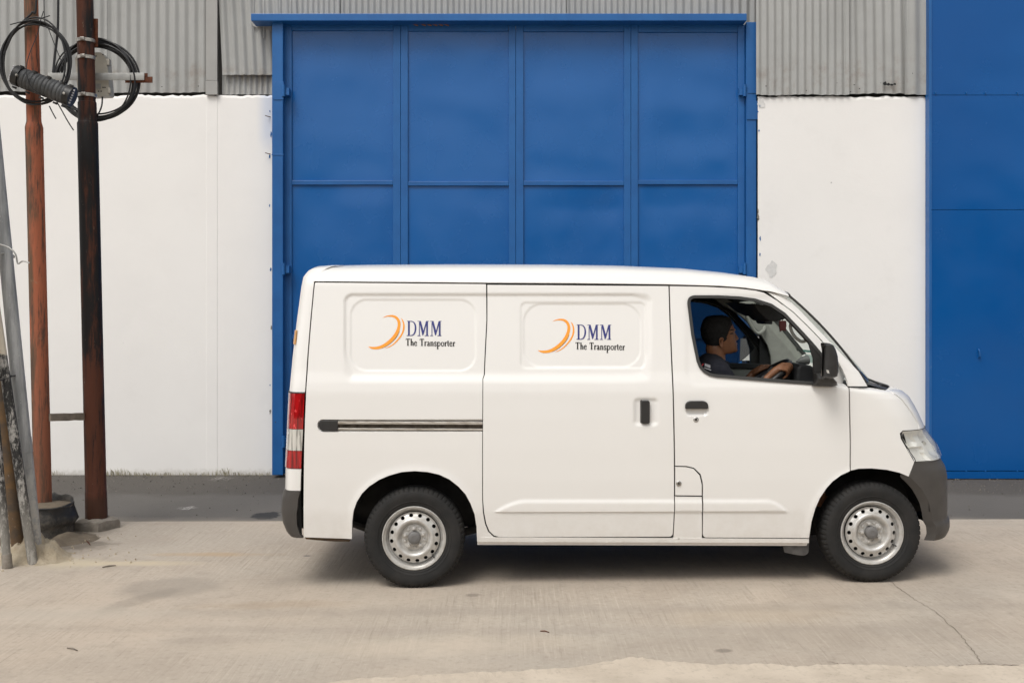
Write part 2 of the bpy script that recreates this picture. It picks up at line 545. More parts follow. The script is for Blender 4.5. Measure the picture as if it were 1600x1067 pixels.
    M['galvbar'] = simple('zinc_bar', (0.42, 0.42, 0.40, 1), 0.5, 0.3, var=0.25, scale=14)
    M['rust'] = simple('rust', (0.14, 0.040, 0.014, 1), 0.85, var=0.5, scale=40, bump=0.3)
    M['beigebox'] = simple('beige_box_plastic', (0.50, 0.47, 0.40, 1), 0.5, var=0.1)
    M['wood'] = simple('weathered_wood', (0.24, 0.205, 0.165, 1), 0.85, var=0.4, scale=12, bump=0.4, bscale=60)
    t = NT('rough_concrete')
    t.out(t.mix(t.step(t.noise(14, 6, 0.7), 0.3, 0.7), (0.30, 0.27, 0.23, 1), (0.19, 0.165, 0.135, 1)), 0.95, t.bump(t.noise(50, 6, 0.7), 0.7, 0.012))
    M['roughcon'] = t.m
    t = NT('dry_cement_heap')
    t.out(t.mix(t.step(t.noise(12, 6, 0.7), 0.3, 0.7), (0.47, 0.40, 0.295, 1), (0.36, 0.295, 0.205, 1)), 0.95, t.bump(t.noise(42, 7, 0.7), 0.8, 0.02))
    M['heap'] = t.m
    t = NT('drum_rubber')
    t.out(t.mix(t.step(t.noise(7, 6, 0.7), 0.42, 0.68), (0.018, 0.018, 0.019, 1), (0.12, 0.105, 0.085, 1)), 0.55, t.bump(t.noise(14, 5), 0.4, 0.015))
    M['drum'] = t.m
    M['soil'] = simple('packed_soil', (0.17, 0.135, 0.095, 1), 0.95, var=0.35, scale=16, bump=0.6)


def concrete_mat():
    t = NT('brushed_concrete')
    big = t.noise(0.33, 5, 0.6)
    mid = t.noise(1.7, 6, 0.62)
    mid2 = t.noise(5.5, 6, 0.68)
    fine = t.noise(30, 6, 0.75)
    c = t.mix(t.step(big, 0.30, 0.70), (0.495, 0.410, 0.325, 1), (0.395, 0.347, 0.290, 1))
    c = t.mix(t.math('MULTIPLY', t.step(mid, 0.42, 0.72), 0.50), c, (0.355, 0.295, 0.236, 1))
    c = t.mix(t.math('MULTIPLY', t.step(mid, 0.45, 0.22), 0.50), c, (0.56, 0.49, 0.40, 1))
    c = t.mix(t.math('MULTIPLY', t.step(mid2, 0.50, 0.74), 0.42), c, (0.30, 0.255, 0.205, 1))
    # broom marks that run diagonally, in patches
    br1 = t.noise(1.0, 4, 0.75, vec=t.map((62, 1.6, 1), rot=(0, 0, R(-38))))
    br2 = t.noise(1.0, 4, 0.75, vec=t.map((70, 1.9, 1), rot=(0, 0, R(24))))
    sel = t.step(t.noise(0.55, 3), 0.44, 0.56)
    mx = t.n('ShaderNodeMix', data_type='FLOAT')
    t.put(mx.inputs[0], sel); t.put(mx.inputs[2], br1); t.put(mx.inputs[3], br2)
    br = mx.outputs[0]
    patch = t.step(t.noise(0.9, 4), 0.30, 0.62)
    c = t.mix(t.math('MULTIPLY', t.step(br, 0.52, 0.72), t.math('MULTIPLY', patch, 0.55)), c, (0.23, 0.195, 0.152, 1))
    c = t.mix(t.math('MULTIPLY', t.step(br, 0.48, 0.30), t.math('MULTIPLY', patch, 0.42)), c, (0.60, 0.53, 0.435, 1))
    c = t.mix(t.math('MULTIPLY', t.step(fine, 0.50, 0.74), 0.50), c, (0.235, 0.198, 0.155, 1))
    c = t.mix(t.math('MULTIPLY', t.step(fine, 0.45, 0.28), 0.35), c, (0.62, 0.55, 0.45, 1))

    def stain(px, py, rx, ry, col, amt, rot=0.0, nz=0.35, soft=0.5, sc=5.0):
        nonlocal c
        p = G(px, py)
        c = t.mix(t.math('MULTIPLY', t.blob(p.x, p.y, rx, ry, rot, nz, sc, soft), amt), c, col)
    stain(262, 918, 0.36, 0.30, (0.27, 0.235, 0.195, 1), 0.5, 0.2, 0.30, 0.45)
    stain(225, 935, 0.10, 0.40, (0.22, 0.19, 0.155, 1), 0.35, -0.5, 0.3)
    stain(330, 866, 0.55, 0.09, (0.42, 0.295, 0.165, 1), 0.55, 0.0, 0.5, 0.9)
    stain(180, 880, 0.75, 0.10, (0.52, 0.44, 0.31, 1), 0.75, 0.02, 0.4, 0.8)
    stain(110, 880, 0.30, 0.22, (0.50, 0.43, 0.31, 1), 0.7, 0.02, 0.5, 0.8)
    stain(130, 832, 0.35, 0.25, (0.20, 0.175, 0.14, 1), 0.55, 0.02, 0.5, 0.7)
    stain(100, 852, 0.40, 0.24, (0.15, 0.125, 0.095, 1), 0.75, 0.02, 0.7, 0.6, 9.0)
    stain(520, 905, 0.5, 0.22, (0.27, 0.24, 0.2, 1), 0.4, 0.1, 0.5, 0.8)
    stain(420, 945, 0.6, 0.12, (0.33, 0.245, 0.16, 1), 0.35, 0.1, 0.6, 0.8)
    stain(330, 1000, 0.5, 0.10, (0.30, 0.255, 0.21, 1), 0.22, 0.1, 0.6, 0.8)
    stain(1180, 965, 0.7, 0.25, (0.42, 0.34, 0.25, 1), 0.4, 0.1, 0.6, 0.8)
    stain(900, 880, 1.3, 0.55, (0.24, 0.21, 0.175, 1), 0.45, 0.0, 0.35, 0.8)  # here only a broad darker patch on the concrete below the van
    stain(480, 868, 0.035, 0.02, (0.05, 0.05, 0.07, 1), 0.8, 0.0, 0.2, 0.5)
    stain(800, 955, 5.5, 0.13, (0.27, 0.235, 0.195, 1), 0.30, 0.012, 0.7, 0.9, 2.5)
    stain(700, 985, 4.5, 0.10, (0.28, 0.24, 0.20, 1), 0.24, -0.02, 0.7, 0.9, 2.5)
    stain(1250, 1000, 1.6, 0.30, (0.30, 0.255, 0.205, 1), 0.35, 0.15, 0.7, 0.9, 3.0)
    stain(640, 1010, 1.2, 0.22, (0.56, 0.48, 0.38, 1), 0.40, 0.05, 0.7, 0.9, 3.0)
    stain(90, 960, 0.9, 0.25, (0.52, 0.46, 0.38, 1), 0.40, 0.05, 0.7, 0.9, 3.0)
    stain(1130, 1020, 0.05, 0.04, (0.10, 0.085, 0.07, 1), 0.5, 0.0, 0.6, 0.6, 14)
    stain(740, 930, 0.06, 0.05, (0.12, 0.10, 0.08, 1), 0.45, 0.0, 0.6, 0.6, 14)
    pits = t.math('MULTIPLY', t.step(t.voro(16).outputs['Distance'], 0.09, 0.03), t.step(t.noise(2.4, 3), 0.6, 0.68))
    c = t.mix(t.math('MULTIPLY', pits, 0.7), c, (0.12, 0.10, 0.08, 1))
    h = t.math('ADD', t.math('MULTIPLY', br, 0.6), t.math('MULTIPLY', fine, 0.5))
    return t.out(c, 0.88, t.bump(h, 0.30, 0.006, t.bump(mid, 0.15, 0.03)))


def asphalt_mat():
    t = NT('worn_asphalt')
    big = t.noise(0.6, 5, 0.6)
    fine = t.noise(70, 5, 0.75)
    c = t.mix(t.step(big, 0.3, 0.7), (0.125, 0.115, 0.104, 1), (0.105, 0.097, 0.088, 1))
    x, y, z = t.sep()
    edge = t.step(t.math('ADD', y, t.math('MULTIPLY', t.noise(2.2, 5), 0.5)), 3.35, 3.62)   # coarse unsealed strip along the wall
    c = t.mix(t.math('MULTIPLY', edge, 0.75), c, (0.070, 0.061, 0.052, 1))
    c = t.mix(t.step(fine, 0.62, 0.76, 0.0, 0.65), c, (0.27, 0.245, 0.215, 1))
    c = t.mix(t.step(fine, 0.42, 0.28, 0.0, 0.6), c, (0.035, 0.032, 0.030, 1))

    def stain(px, py, rx, ry, col, amt, nz=0.35, soft=0.5, sc=5.0, speck=None):
        nonlocal c
        p = G(px, py)
        m = t.math('MULTIPLY', t.blob(p.x, p.y, rx, ry, 0.0, nz, sc, soft), amt)
        if speck: m = t.math('MULTIPLY', m, t.step(t.noise(speck, 5, 0.7), 0.50, 0.58))
        c = t.mix(m, c, col)
    stain(415, 803, 0.115, 0.18, (0.022, 0.022, 0.024, 1), 0.92, 0.75, 0.20, 11)
    stain(293, 791, 0.10, 0.10, (0.55, 0.53, 0.50, 1), 0.85, 0.5, 0.9, 12, 38)
    stain(345, 745, 0.16, 0.22, (0.45, 0.43, 0.4, 1), 0.6, 0.5, 0.9, 12, 38)
    dust = t.step(t.math('ADD', y, t.math('MULTIPLY', t.noise(3.5, 5), 0.35)), 2.42, 2.12)
    c = t.mix(t.math('MULTIPLY', dust, 0.5), c, (0.30, 0.262, 0.212, 1))
    return t.out(c, 0.93, t.bump(fine, 0.6, 0.008))


make_materials()


# ================================================================== GROUND
def rnd_line(p, q, n, jit):
    p, q = Vector(p), Vector(q)
    return [p.lerp(q, i / n) + (Vector((random.uniform(-jit, jit), random.uniform(-jit, jit), 0)) if 0 < i < n else Vector()) for i in range(n + 1)]


EDGE_L, EDGE_R = G(200, 814), G(1560, 810.5)


def edge_y(x):                                # where the concrete slab meets the asphalt
    k = (EDGE_R.y - EDGE_L.y) / (EDGE_R.x - EDGE_L.x)
    return EDGE_L.y + k * (x - EDGE_L.x) + 0.018 * noise.noise(Vector((x * 2.3, 0, 0))) + 0.010 * noise.noise(Vector((x * 11, 4, 0)))


# asphalt: the large sheet that reaches the horizon; the concrete slab lies on it
asphalt = obj('asphalt_ground', [(-220, -220, -0.012), (220, -220, -0.012), (220, 220, -0.012), (-220, 220, -0.012)], [(0, 1, 2, 3)], M['asphalt'], smooth=False, origin=(0, 0, 0))
setp(asphalt, 'dark grey asphalt along the foot of the warehouse wall', kind='structure')


def ground_z(x, y):                                 # the yard rises a couple of centimetres towards the right
    return 0.021 * min(1.0, max(0.0, (x + 0.56) / 2.67)) * (1 - float(sm((y - 1.6) / 0.33)))


xs = np.concatenate([[-60, -20], np.arange(-8, 8.01, 0.05), [20, 60]])
v, f = [], []
YS_ = [-60, -8, -3, -1.5, 0.0, 1.0, 1.6, 1.68, 1.76, 1.84]
for x in xs:
    ye = edge_y(x)
    ys = [min(y, ye - 0.03) for y in YS_] + [ye - 0.012]
    v += [(x, y, ground_z(x, y)) for y in ys] + [(x, ye, -0.006), (x, ye + 0.004, -0.02)]
n = len(xs)
m = len(YS_) + 3
for i in range(n - 1):
    a, b = i * m, (i + 1) * m
    for k in range(m - 1):
        f.append((a + k, b + k, b + k + 1, a + k + 1))
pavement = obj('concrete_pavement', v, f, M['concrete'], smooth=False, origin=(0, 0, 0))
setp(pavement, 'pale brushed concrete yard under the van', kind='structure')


def ribbon(name, pts, width, z, mat, parent, jit=0.4):
    v, f = [], []
    for i, p in enumerate(pts):
        a = pts[max(0, i - 1)]
        b = pts[min(len(pts) - 1, i + 1)]
        t = (b - a).normalized()
        nrm = Vector((-t.y, t.x, 0))
        w = width * (0.45 + 0.8 * random.random())
        if i in (0, len(pts) - 1): w *= 0.15
        h = Vector((0, 0, z + ground_z(p.x, p.y)))
        v += [tuple(p + nrm * w * 0.5 + h), tuple(p - nrm * w * 0.5 + h)]
        if i: f.append((2 * i - 2, 2 * i - 1, 2 * i + 1, 2 * i))
    return obj(name, v, f, mat, parent, smooth=False)


def jag(pxs, sub=14, jit=0.006):
    P = [G(x, y) for x, y in pxs]
    out = []
    for i in range(len(P) - 1):
        out += rnd_line(P[i], P[i + 1], sub, jit)[:-1]
    return out + [P[-1]]


ribbon('crack', jag([(1388, 911), (1422, 938), (1462, 962), (1500, 998), (1518, 1020), (1534, 1044)], 12), 0.0034, 0.003, M['crack'], pavement)
ribbon('crack', jag([(1290, 1040), (1380, 1050), (1480, 1048), (1534, 1045), (1640, 1049)], 20, 0.010), 0.005, 0.003, M['crack'], pavement)
# thin screed of crumbling mortar along the near slab joint
def joint_line(pxs, step=0.02):
    P = [G(x, y) for x, y in pxs]
    xs_ = np.arange(P[0].x, P[-1].x, step)
    ys_ = np.interp(xs_, [p.x for p in P], [p.y for p in P])
    return [Vector((x, y + 0.022 * noise.noise(Vector((x * 9, 3, 1))) + 0.008 * random.uniform(-1, 1), 0)) for x, y in zip(xs_, ys_)]


pts = joint_line([(440, 1075), (560, 1060), (680, 1054), (800, 1050), (900, 1045), (985, 1029), (1030, 1035), (1110, 1042), (1180, 1041), (1240, 1046), (1300, 1043), (1420, 1047), (1600, 1047), (1900, 1049)])
v, f = [], []
for i, p in enumerate(pts):
    w = 0.010 + 0.012 * random.random()
    h = ground_z(p.x, p.y)
    v += [(p.x, p.y, h + 0.0005), (p.x, p.y - w, h + 0.005 + 0.004 * random.random()), (p.x, p.y - 0.10, h + 0.007), (p.x, p.y - 3.0, h + 0.007)]
    if i:
        for k in range(3): f.append((4 * i - 4 + k, 4 * i - 3 + k, 4 * i + 1 + k, 4 * i + k))
t = NT('screed')
c = t.mix(t.step(t.noise(3.0, 6, 0.65), 0.3, 0.7), (0.57, 0.49, 0.395, 1), (0.46, 0.39, 0.31, 1))
c = t.mix(t.math('MULTIPLY', t.step(t.noise(30, 6, 0.75), 0.5, 0.74), 0.5), c, (0.26, 0.22, 0.17, 1))
t.out(c, 0.92, t.bump(t.noise(40, 6, 0.7), 0.4, 0.006))
obj('screed_layer', v, f, t.m, pavement, smooth=False)

# loose stones along the foot of the wall and scattered grit on the asphalt
mb = MB()
for i in range(2600):
    x = random.uniform(-5.2, 5.2)
    u = random.random()
    y = 4.36 - 1.1 * u ** 1.7 if i < 2100 else random.uniform(2.1, 4.2)
    r = 0.003 + 0.009 * random.random() ** 2.5
    c = Vector((x, y, -0.012 + r * 0.3))
    a = random.random() * 6.28
    vv = [c + Vector((math.cos(a + k * 2.09) * r, math.sin(a + k * 2.09) * r, -r * 0.4 * random.random())) for k in range(3)] + [c + Vector((random.uniform(-.4, .4) * r, random.uniform(-.4, .4) * r, r * 0.9))]
    mb.add(vv, [(0, 1, 3), (1, 2, 3), (2, 0, 3)])
setp(mb.build('gravel', M['gravel'], smooth=False), 'loose grey gravel strewn along the foot of the wall', 'gravel', kind='stuff')

# ================================================================== WAREHOUSE
YW_L, YW_R, YG = 4.40, 4.22, 4.30             # left plaster face, right plaster face, gate face
wh = empty('warehouse', (0, 4.4, 0), 'grey corrugated and white plastered warehouse behind the van', 'warehouse')


def px_x(px, Y): return (px - CX) * (Y - CAM[1]) / F_PX
def py_z(py, Y): return CAM[2] - (py - HY) * (Y - CAM[1]) / F_PX


XL, XR = -9.0, 9.0
zt_l, zt_r = py_z(149, YW_L), py_z(151, YW_R)
gx0, gx1 = px_x(425, YG), px_x(1183, YG)


def plaster(name, x0, x1, z1, Y, ragged=True):
    n = int((x1 - x0) / 0.03)
    v, f = [], []
    for i in range(n + 1):
        x = x0 + (x1 - x0) * i / n
        zt = z1 + (0.012 * noise.noise(Vector((x * 7, Y, 0))) + 0.006 * random.uniform(-1, 1) if ragged else 0)
        v += [(x, Y, -0.05), (x, Y, zt - 0.025), (x, Y + 0.012, zt), (x, Y + 0.15, zt)]
        if i:
            for k in range(3): f.append((4 * i - 4 + k, 4 * i - 3 + k, 4 * i + 1 + k, 4 * i + k)[::-1])
    return obj(name, v, f, M['plaster'], wh, angle=12)


w_l = plaster('plaster_wall', XL, px_x(427, YW_L), zt_l, YW_L)
w_l['label'] = 'white plastered wall left of the blue gate'
w_r = plaster('plaster_wall', px_x(1184, YW_R), XR, zt_r, YW_R)
w_r['label'] = 'white plastered wall right of the blue gate'
# embedded column under the grey strip: faint edges in the plaster
pl = MB()
pl.box((px_x(322, YW_L - .006), YW_L - 0.003, -0.04), (px_x(339.5, YW_L - .006), YW_L + 0.05, zt_l - 0.01), 0.003)
pl.build('pilaster', M['plaster'], wh, angle=15)
# dull patches and fixings on the plaster
FILL = simple('grey_filler', (0.72, 0.71, 0.69, 1), 0.9, var=0.12, scale=40)
for (a, b, c) in ((1206, 421, 9), (1190, 163, 6), (129, 176, 3)):
    p = W(a, b, (YW_R if a > 800 else YW_L) - 0.003)
    k = 12
    vv = [p] + [p + Vector((math.cos(q * 6.283 / k) * c / 160 * random.uniform(.6, 1.2), 0, math.sin(q * 6.283 / k) * c / 160 * random.uniform(.8, 1.6))) for q in range(k)]
    MB().add(vv, [(0, 1 + (q + 1) % k, 1 + q) for q in range(k)]).build('filler_patch', FILL, wh, smooth=False)
for (a, b) in ((421, 183), (421, 241)):
    p = W(a, b, YW_L)
    m2 = MB()
    m2.tube([p + Vector((0.02, 0.02, 0)), p + Vector((-0.01, -0.03, 0.0)), p + Vector((-0.035, -0.035, 0.008))], 0.004, 6)
    m2.build('anchor_pin', M['rust'], wh)

PITCH = 0.089


def corrugated(name, x0, x1, z0, z1, Y, lean=0.0, phase=0.0, ragged=0.0, amp=0.010, holes=(), curl=0.0):
    per = PITCH * (x1 - x0) / max(1, round((x1 - x0) / PITCH)) if lean == 0 else PITCH
    nx = int((x1 - x0) / PITCH * 10)
    nz = max(6, int((z1 - z0) / 0.10))
    v, f = [], []
    for j in range(nz + 1):
        for i in range(nx + 1):
            x = x0 + (x1 - x0) * i / nx
            z = z0 + (z1 - z0) * j / nz
            if j == 0 and ragged:
                z += ragged * (noise.noise(Vector((x * 4, 1.7, Y))) + 0.5 * noise.noise(Vector((x * 17, 0, 3))))
            y = Y + amp * math.cos(2 * math.pi * (x + phase) / per) + 0.006 * noise.noise(Vector((x * 1.5, z * 1.1, 2 + Y)))
            if curl: y -= curl * max(0.0, 1 - (z - z0) / 0.6) ** 2
            v.append((x + lean * (z - z0), y, z))
    for j in range(nz):
        for i in range(nx):
            a = j * (nx + 1) + i
            xc, zc = v[a][0], v[a][2]
            if any(abs(xc - h[0]) < h[2] and abs(zc - h[1]) < h[3] for h in holes): continue
            f.append((a, a + 1, a + nx + 2, a + nx + 1))
    o = obj(name, v, f, M['cladding'], wh, angle=80)
    return o


YC = YW_L + 0.02
ZTOP = 5.6
# sheets left of the gate, each lapped over the next
for k, (a, b) in enumerate(((-700, -560), (-560, -420), (-420, -280), (-280, -140), (-140, 0), (0, 168), (168, 322))):
    corrugated('corrugated_sheet', px_x(a - 6, YC), px_x(b, YC), py_z(145, YC) + 0.01 * (k % 2), ZTOP, YC - (0.012 if k % 2 else 0.0), ragged=0.008)
# flat steel strip
mb = MB()
mb.box((px_x(322, YC - .05), YC - 0.055, py_z(128, YC)), (px_x(339.5, YC - .05), YC - 0.02, ZTOP), 0.003)
mb.box((px_x(321.5, YC - .05), YC - 0.060, py_z(150, YC)), (px_x(340, YC - .05), YC - 0.02, py_z(128.5, YC)), 0.003)
mb.build('flat_strip', M['trimsteel'], wh, angle=15)
# tilted upper sheet over a short lower one, with the dark slit beside the strip
corrugated('corrugated_sheet', px_x(347, YC), px_x(470, YC), py_z(148, YC), py_z(100, YC), YC + 0.012, ragged=0.006)
corrugated('corrugated_sheet', px_x(349, YC), px_x(470, YC), py_z(119, YC), ZTOP, YC - 0.03, lean=-0.055, ragged=0.004, curl=0.012)
# above the gate
YA = YW_L - 0.005
for k, (a, b) in enumerate(((400, 527), (527, 712), (712, 880), (880, 1052), (1052, 1186))):
    corrugated('corrugated_sheet', px_x(a - 5, YA), px_x(b + 4, YA), py_z(60, YA), ZTOP, YA + (0.014 if k % 2 else 0.0), phase=0.02 * k)
# right of the gate
YD = YW_R - 0.01
hole = []
for (a, b, c, d_) in ((1386, 129, 4, 4), (1394, 131, 3, 3), (1401, 131, 4, 2.5)):
    p = W(a, b, YD)
    hole.append((p.x, p.z, c / 160, d_ / 160))


def corr_fine(*a, **k): return corrugated(*a, **k)


for k, (a, b) in enumerate(((1184, 1322), (1322, 1416), (1416, 1470), (1470, 1620), (1620, 1770), (1770, 1920), (1920, 2070))):
    corrugated('corrugated_sheet', px_x(a - 3, YD), px_x(b + 4, YD), py_z(149 if k != 1 else 147, YD), ZTOP, YD - (0.014 if k % 2 == 0 else 0.0), ragged=0.012, lean=-0.012 if k == 1 else 0.0, phase=0.03 * k)
# rusted-through holes: dark torn openings in the sheet
for (a, b, w_, h_) in ((1383, 131, 3.2, 3.4), (1388, 132, 3, 2.2), (1393, 133, 2.6, 1.8), (1398, 132, 3, 1.6), (1197, 135, 1.2, 1), (1335, 133, 1.6, .8), (1343, 139, 1, 1), (1260, 142, .8, .8), (1329, 144, .9, .9), (1308, 130, .7, .7), (1426, 115, .7, .7), (253, 136, 1.2, .8), (310, 135, 1, 1)):
    Yh = (YD - 0.026) if a > 800 else YC - 0.024
    p = W(a, b, Yh)
    k = 9
    vv = [p] + [p + Vector((math.cos(q * 6.283 / k) * w_ / 160 * random.uniform(.7, 1.2), 0, math.sin(q * 6.283 / k) * h_ / 160 * random.uniform(.6, 1.2))) for q in range(k)]
    MB().add(vv, [(0, 1 + (q + 1) % k, 1 + q) for q in range(k)]).build('rust_hole', M['dark'], wh, smooth=False)
# torn grey flap under the left end of the gate beam
mb = MB()
P = [W(x, y, YC - 0.055) for x, y in ((392, 33), (424, 33), (424, 49), (417, 47), (413, 42), (400, 43), (395, 41))]
mb.add([tuple(p) for p in P] + [(p.x, p.y + .004, p.z) for p in P], [tuple(range(6, -1, -1)), tuple(range(7, 14))])
mb.build('torn_flap', M['trimsteel'], wh, smooth=False)
# ledge and shadow gap behind the bottom edge of the sheets; the shell of the building
mb = MB()
mb.box((XL, YW_L + 0.16, -0.05), (gx0 - 0.02, YW_L + 0.30, 5.6))
mb.box((gx1 + 0.02, YW_L + 0.16, -0.05), (XR, YW_L + 0.30, 5.6))
mb.box((gx0 - 0.02, YW_L + 0.16, py_z(30, YG)), (gx1 + 0.02, YW_L + 0.30, 5.6))
mb.box((XL, 14.0, -0.05), (XR, 14.15, 5.6))
mb.box((XL, YW_L + 0.30, -0.05), (XL + 0.15, 14.0, 5.6))
mb.box((XR - 0.15, YW_L + 0.30, -0.05), (XR, 14.0, 5.6))
mb.build('inner_shell', simple('bare_blockwork', (0.10, 0.095, 0.09, 1), 0.9), wh, smooth=False)
mb = MB()
mb.box((XL - 0.1, YW_L - 0.14, 5.6), (XR + 0.1, 14.3, 5.7))
mb.build('roof', M['cladding'], wh, smooth=False)

# ================================================================== BLUE FOLDING GATE
gate = empty('folding_gate', (px_x(804, YG), YG, 0), 'tall blue steel folding gate of four panelled leaves behind the van', 'gate')


def gbox(x0, y0, x1, y1, Ya, Yb, bev=0.004):
    """box whose front face fills the pixel rectangle at depth Ya"""
    a, b = W(x0, y0, Ya), W(x1, y1, Ya)
    mb = MB()
    mb.box((a.x, Ya, max(b.z, 0.004)), (b.x, Yb, a.z), bev)
    return mb


gbox(425, 31, 442, 742, YG - 0.09, YG + 0.05).build('gate_post', M['blueframe'], gate, angle=15)
gbox(1166, 35, 1182, 742, YG - 0.05, YG + 0.05).build('gate_post', M['blueframe'], gate, angle=15)
gbox(1168.5, 137, 1183, 146, YG - 0.056, YG - 0.0502, 0.001).build('splice_plate', M['blueframe'], gate, angle=15)
gbox(1167, 158, 1184.2, 187, YG - 0.060, YG - 0.0502, 0.002).build('splice_plate', M['blueframe'], gate, angle=15)
gbox(424.4, 241, 443, 243, YG - 0.094, YG - 0.0902, 0.001).build('splice_plate', M['blueframe'], gate, angle=15)
gbox(427, 128, 443, 156, YG - 0.097, YG - 0.0902, 0.001).build('splice_plate', M['blueframe'], gate, angle=15)
beam = gbox(392, 21.5, 1167, 33, YG - 0.16, YG + 0.05, 0.006).build('gate_beam', M['blueframe'], gate, angle=15)
# rusty spots and a strip of stranded wire seen in the gap above the leaves
ROPE = simple('orange_rope', (0.40, 0.17, 0.03, 1), 0.8)
for k in range(6):
    mb = MB()
    p = W(642 + k * 9 + (3 if k else 0), 37, YG - 0.02)
    mb.tube([p, p + Vector((0.07, 0.0, -0.022))], 0.006, 6)
    mb.build('rope', ROPE, gate)


def dent_panel(name, x0, z0, x1, z1, Y, parent, seed, amp):
    nx, nz = 26, 34
    v, f = [], []
    for j in range(nz + 1):
        for i in range(nx + 1):
            u, w = i / nx, j / nz
            x, z = x0 + (x1 - x0) * u, z0 + (z1 - z0) * w
            e = min(1.0, 7 * min(u, 1 - u)) * min(1.0, 7 * min(w, 1 - w))
            d = 1.2 * noise.noise(Vector((x * 1.1 + seed, z * 0.8, seed))) + 0.42 * noise.noise(Vector((x * 1.0 + z * 1.2, z * 3.2, seed + 9))) + 0.22 * noise.noise(Vector((x * 4, z * 3, seed + 4)))
            v.append((x, Y + amp * e * d, z))
    for j in range(nz):
        for i in range(nx):
            a = j * (nx + 1) + i
            f.append((a, a + 1, a + nx + 2, a + nx + 1))
    return obj(name, v, f, M['blue'], parent, angle=80)


LEAF = [(444, 625.8, 36.5, 456, 614, 282), (626.0, 805.8, 37.2, 637.5, 795, 283.5), (806.0, 985.8, 38, 818, 975, 283), (986.0, 1164, 39, 997, 1153, 281.5)]
for k, (a, b, yt, pa, pb, ym) in enumerate(LEAF):
    xa, xb = px_x(a, YG), px_x(b, YG)
    leaf = bpy.data.objects.new('gate_leaf', None)
    leaf.empty_display_size = 0.1
    COL.objects.link(leaf)
    leaf.parent = gate
    leaf.location = Vector((xa, YG, 0)) - wloc(gate)
    z0, z1 = 0.06, py_z(yt, YG)
    rows = [(py_z(ym, YG), py_z(yt + 11.5, YG)), (py_z(ym + 241, YG), py_z(ym + 7, YG)), (z0 + 0.07, py_z(ym + 248, YG))]
    fr = MB()
    pxa, pxb = px_x(pa, YG), px_x(pb, YG)
    fr.box((xa + .0006, YG, z0), (pxa, YG + 0.05, z1), 0.004)
    fr.box((pxb, YG, z0), (xb - .0006, YG + 0.05, z1), 0.004)
    fr.box((pxa + .001, YG + .002, rows[0][1]), (pxb - .001, YG + 0.05, z1 - .002), 0.004)
    fr.box((pxa + .001, YG + .002, z0 + .002), (pxb - .001, YG + 0.05, rows[2][0]), 0.004)
    fr.box((pxa + .001, YG + .002, rows[1][1]), (pxb - .001, YG + 0.05, rows[0][0]), 0.004)
    fr.box((pxa + .001, YG + .002, rows[2][1]), (pxb - .001, YG + 0.05, rows[1][0]), 0.004)
    fr.build('leaf_frame', M['blueframe'], leaf, angle=15)
    for r, (za, zb) in enumerate(rows):
        dent_panel('panel', pxa - .004, za - .004, pxb + .004, zb + .004, YG + 0.022, leaf, 3.7 * k + 11 * r, 0.015 if k < 2 else 0.019)
for (hx, sx) in ((443, -1), (1163.5, 1)):
    for hy in (142, 420, 690):
        mb = MB()
        p = W(hx, hy, YG - 0.105 if sx < 0 else YG - 0.06)
        mb.tube([p + Vector((0, 0, -0.055)), p + Vector((0, 0, 0.055))], 0.016, 10)
        mb.box((p.x - 0.004 * sx, p.y + 0.012, p.z - 0.04), (p.x - 0.05 * sx, p.y + 0.02 + (0.08 if sx < 0 else 0.035), p.z + 0.03))
        mb.build('hinge', M['blueframe'], gate)

# flaked paint and torn plaster along the gate posts
random.seed(11)
for k in range(16):
    left = k % 2 == 0
    y_ = random.uniform(165, 730) if left else random.uniform(160, 410)
    Yc = (YW_L if left else YW_R) - 0.004
    p = W((423 if left else 1186) + random.uniform(-2.5, 2.0), y_, Yc)
    a_, b_ = random.uniform(0.004, 0.010), random.uniform(0.008, 0.030)
    m_ = 9
    vv = [p] + [p + Vector((math.cos(q * 6.283 / m_) * a_ * random.uniform(.5, 1.3), 0, math.sin(q * 6.283 / m_) * b_ * random.uniform(.5, 1.3))) for q in range(m_)]
    MB().add(vv, [(0, 1 + (q + 1) % m_, 1 + q) for q in range(m_)]).build('paint_flake', M['blueframe'] if random.random() < 0.55 else M['roughcon'], wh, smooth=False)

# dry grass blades at the foot of the left wall
mb = MB()
for k in range(420):
    x = random.uniform(px_x(165, YW_L), px_x(424, YW_L)) if k < 330 else random.uniform(-5.2, px_x(120, YW_L))
    y = YW_L - random.uniform(0.005, 0.07)
    h = random.uniform(0.015, 0.055) * (0.5 + max(0.0, noise.noise(Vector((x * 3, 0, 0)))) * 2)
    w_ = random.uniform(0.001, 0.0022)
    dx, dy = random.uniform(-.5, .5) * h, random.uniform(-.6, .2) * h
    mb.add([(x - w_, y, -0.012), (x + w_, y, -0.012), (x + dx * .5 + w_ * .6, y + dy * .5, h * .6), (x + dx, y + dy, h)], [(0, 1, 2), (0, 2, 3)])
setp(mb.build('dry_grass', simple('dry_straw', (0.36, 0.32, 0.20, 1), 0.9, var=0.4, scale=8), smooth=False), 'thin dry grass blades at the foot of the left white wall', 'grass', kind='stuff')

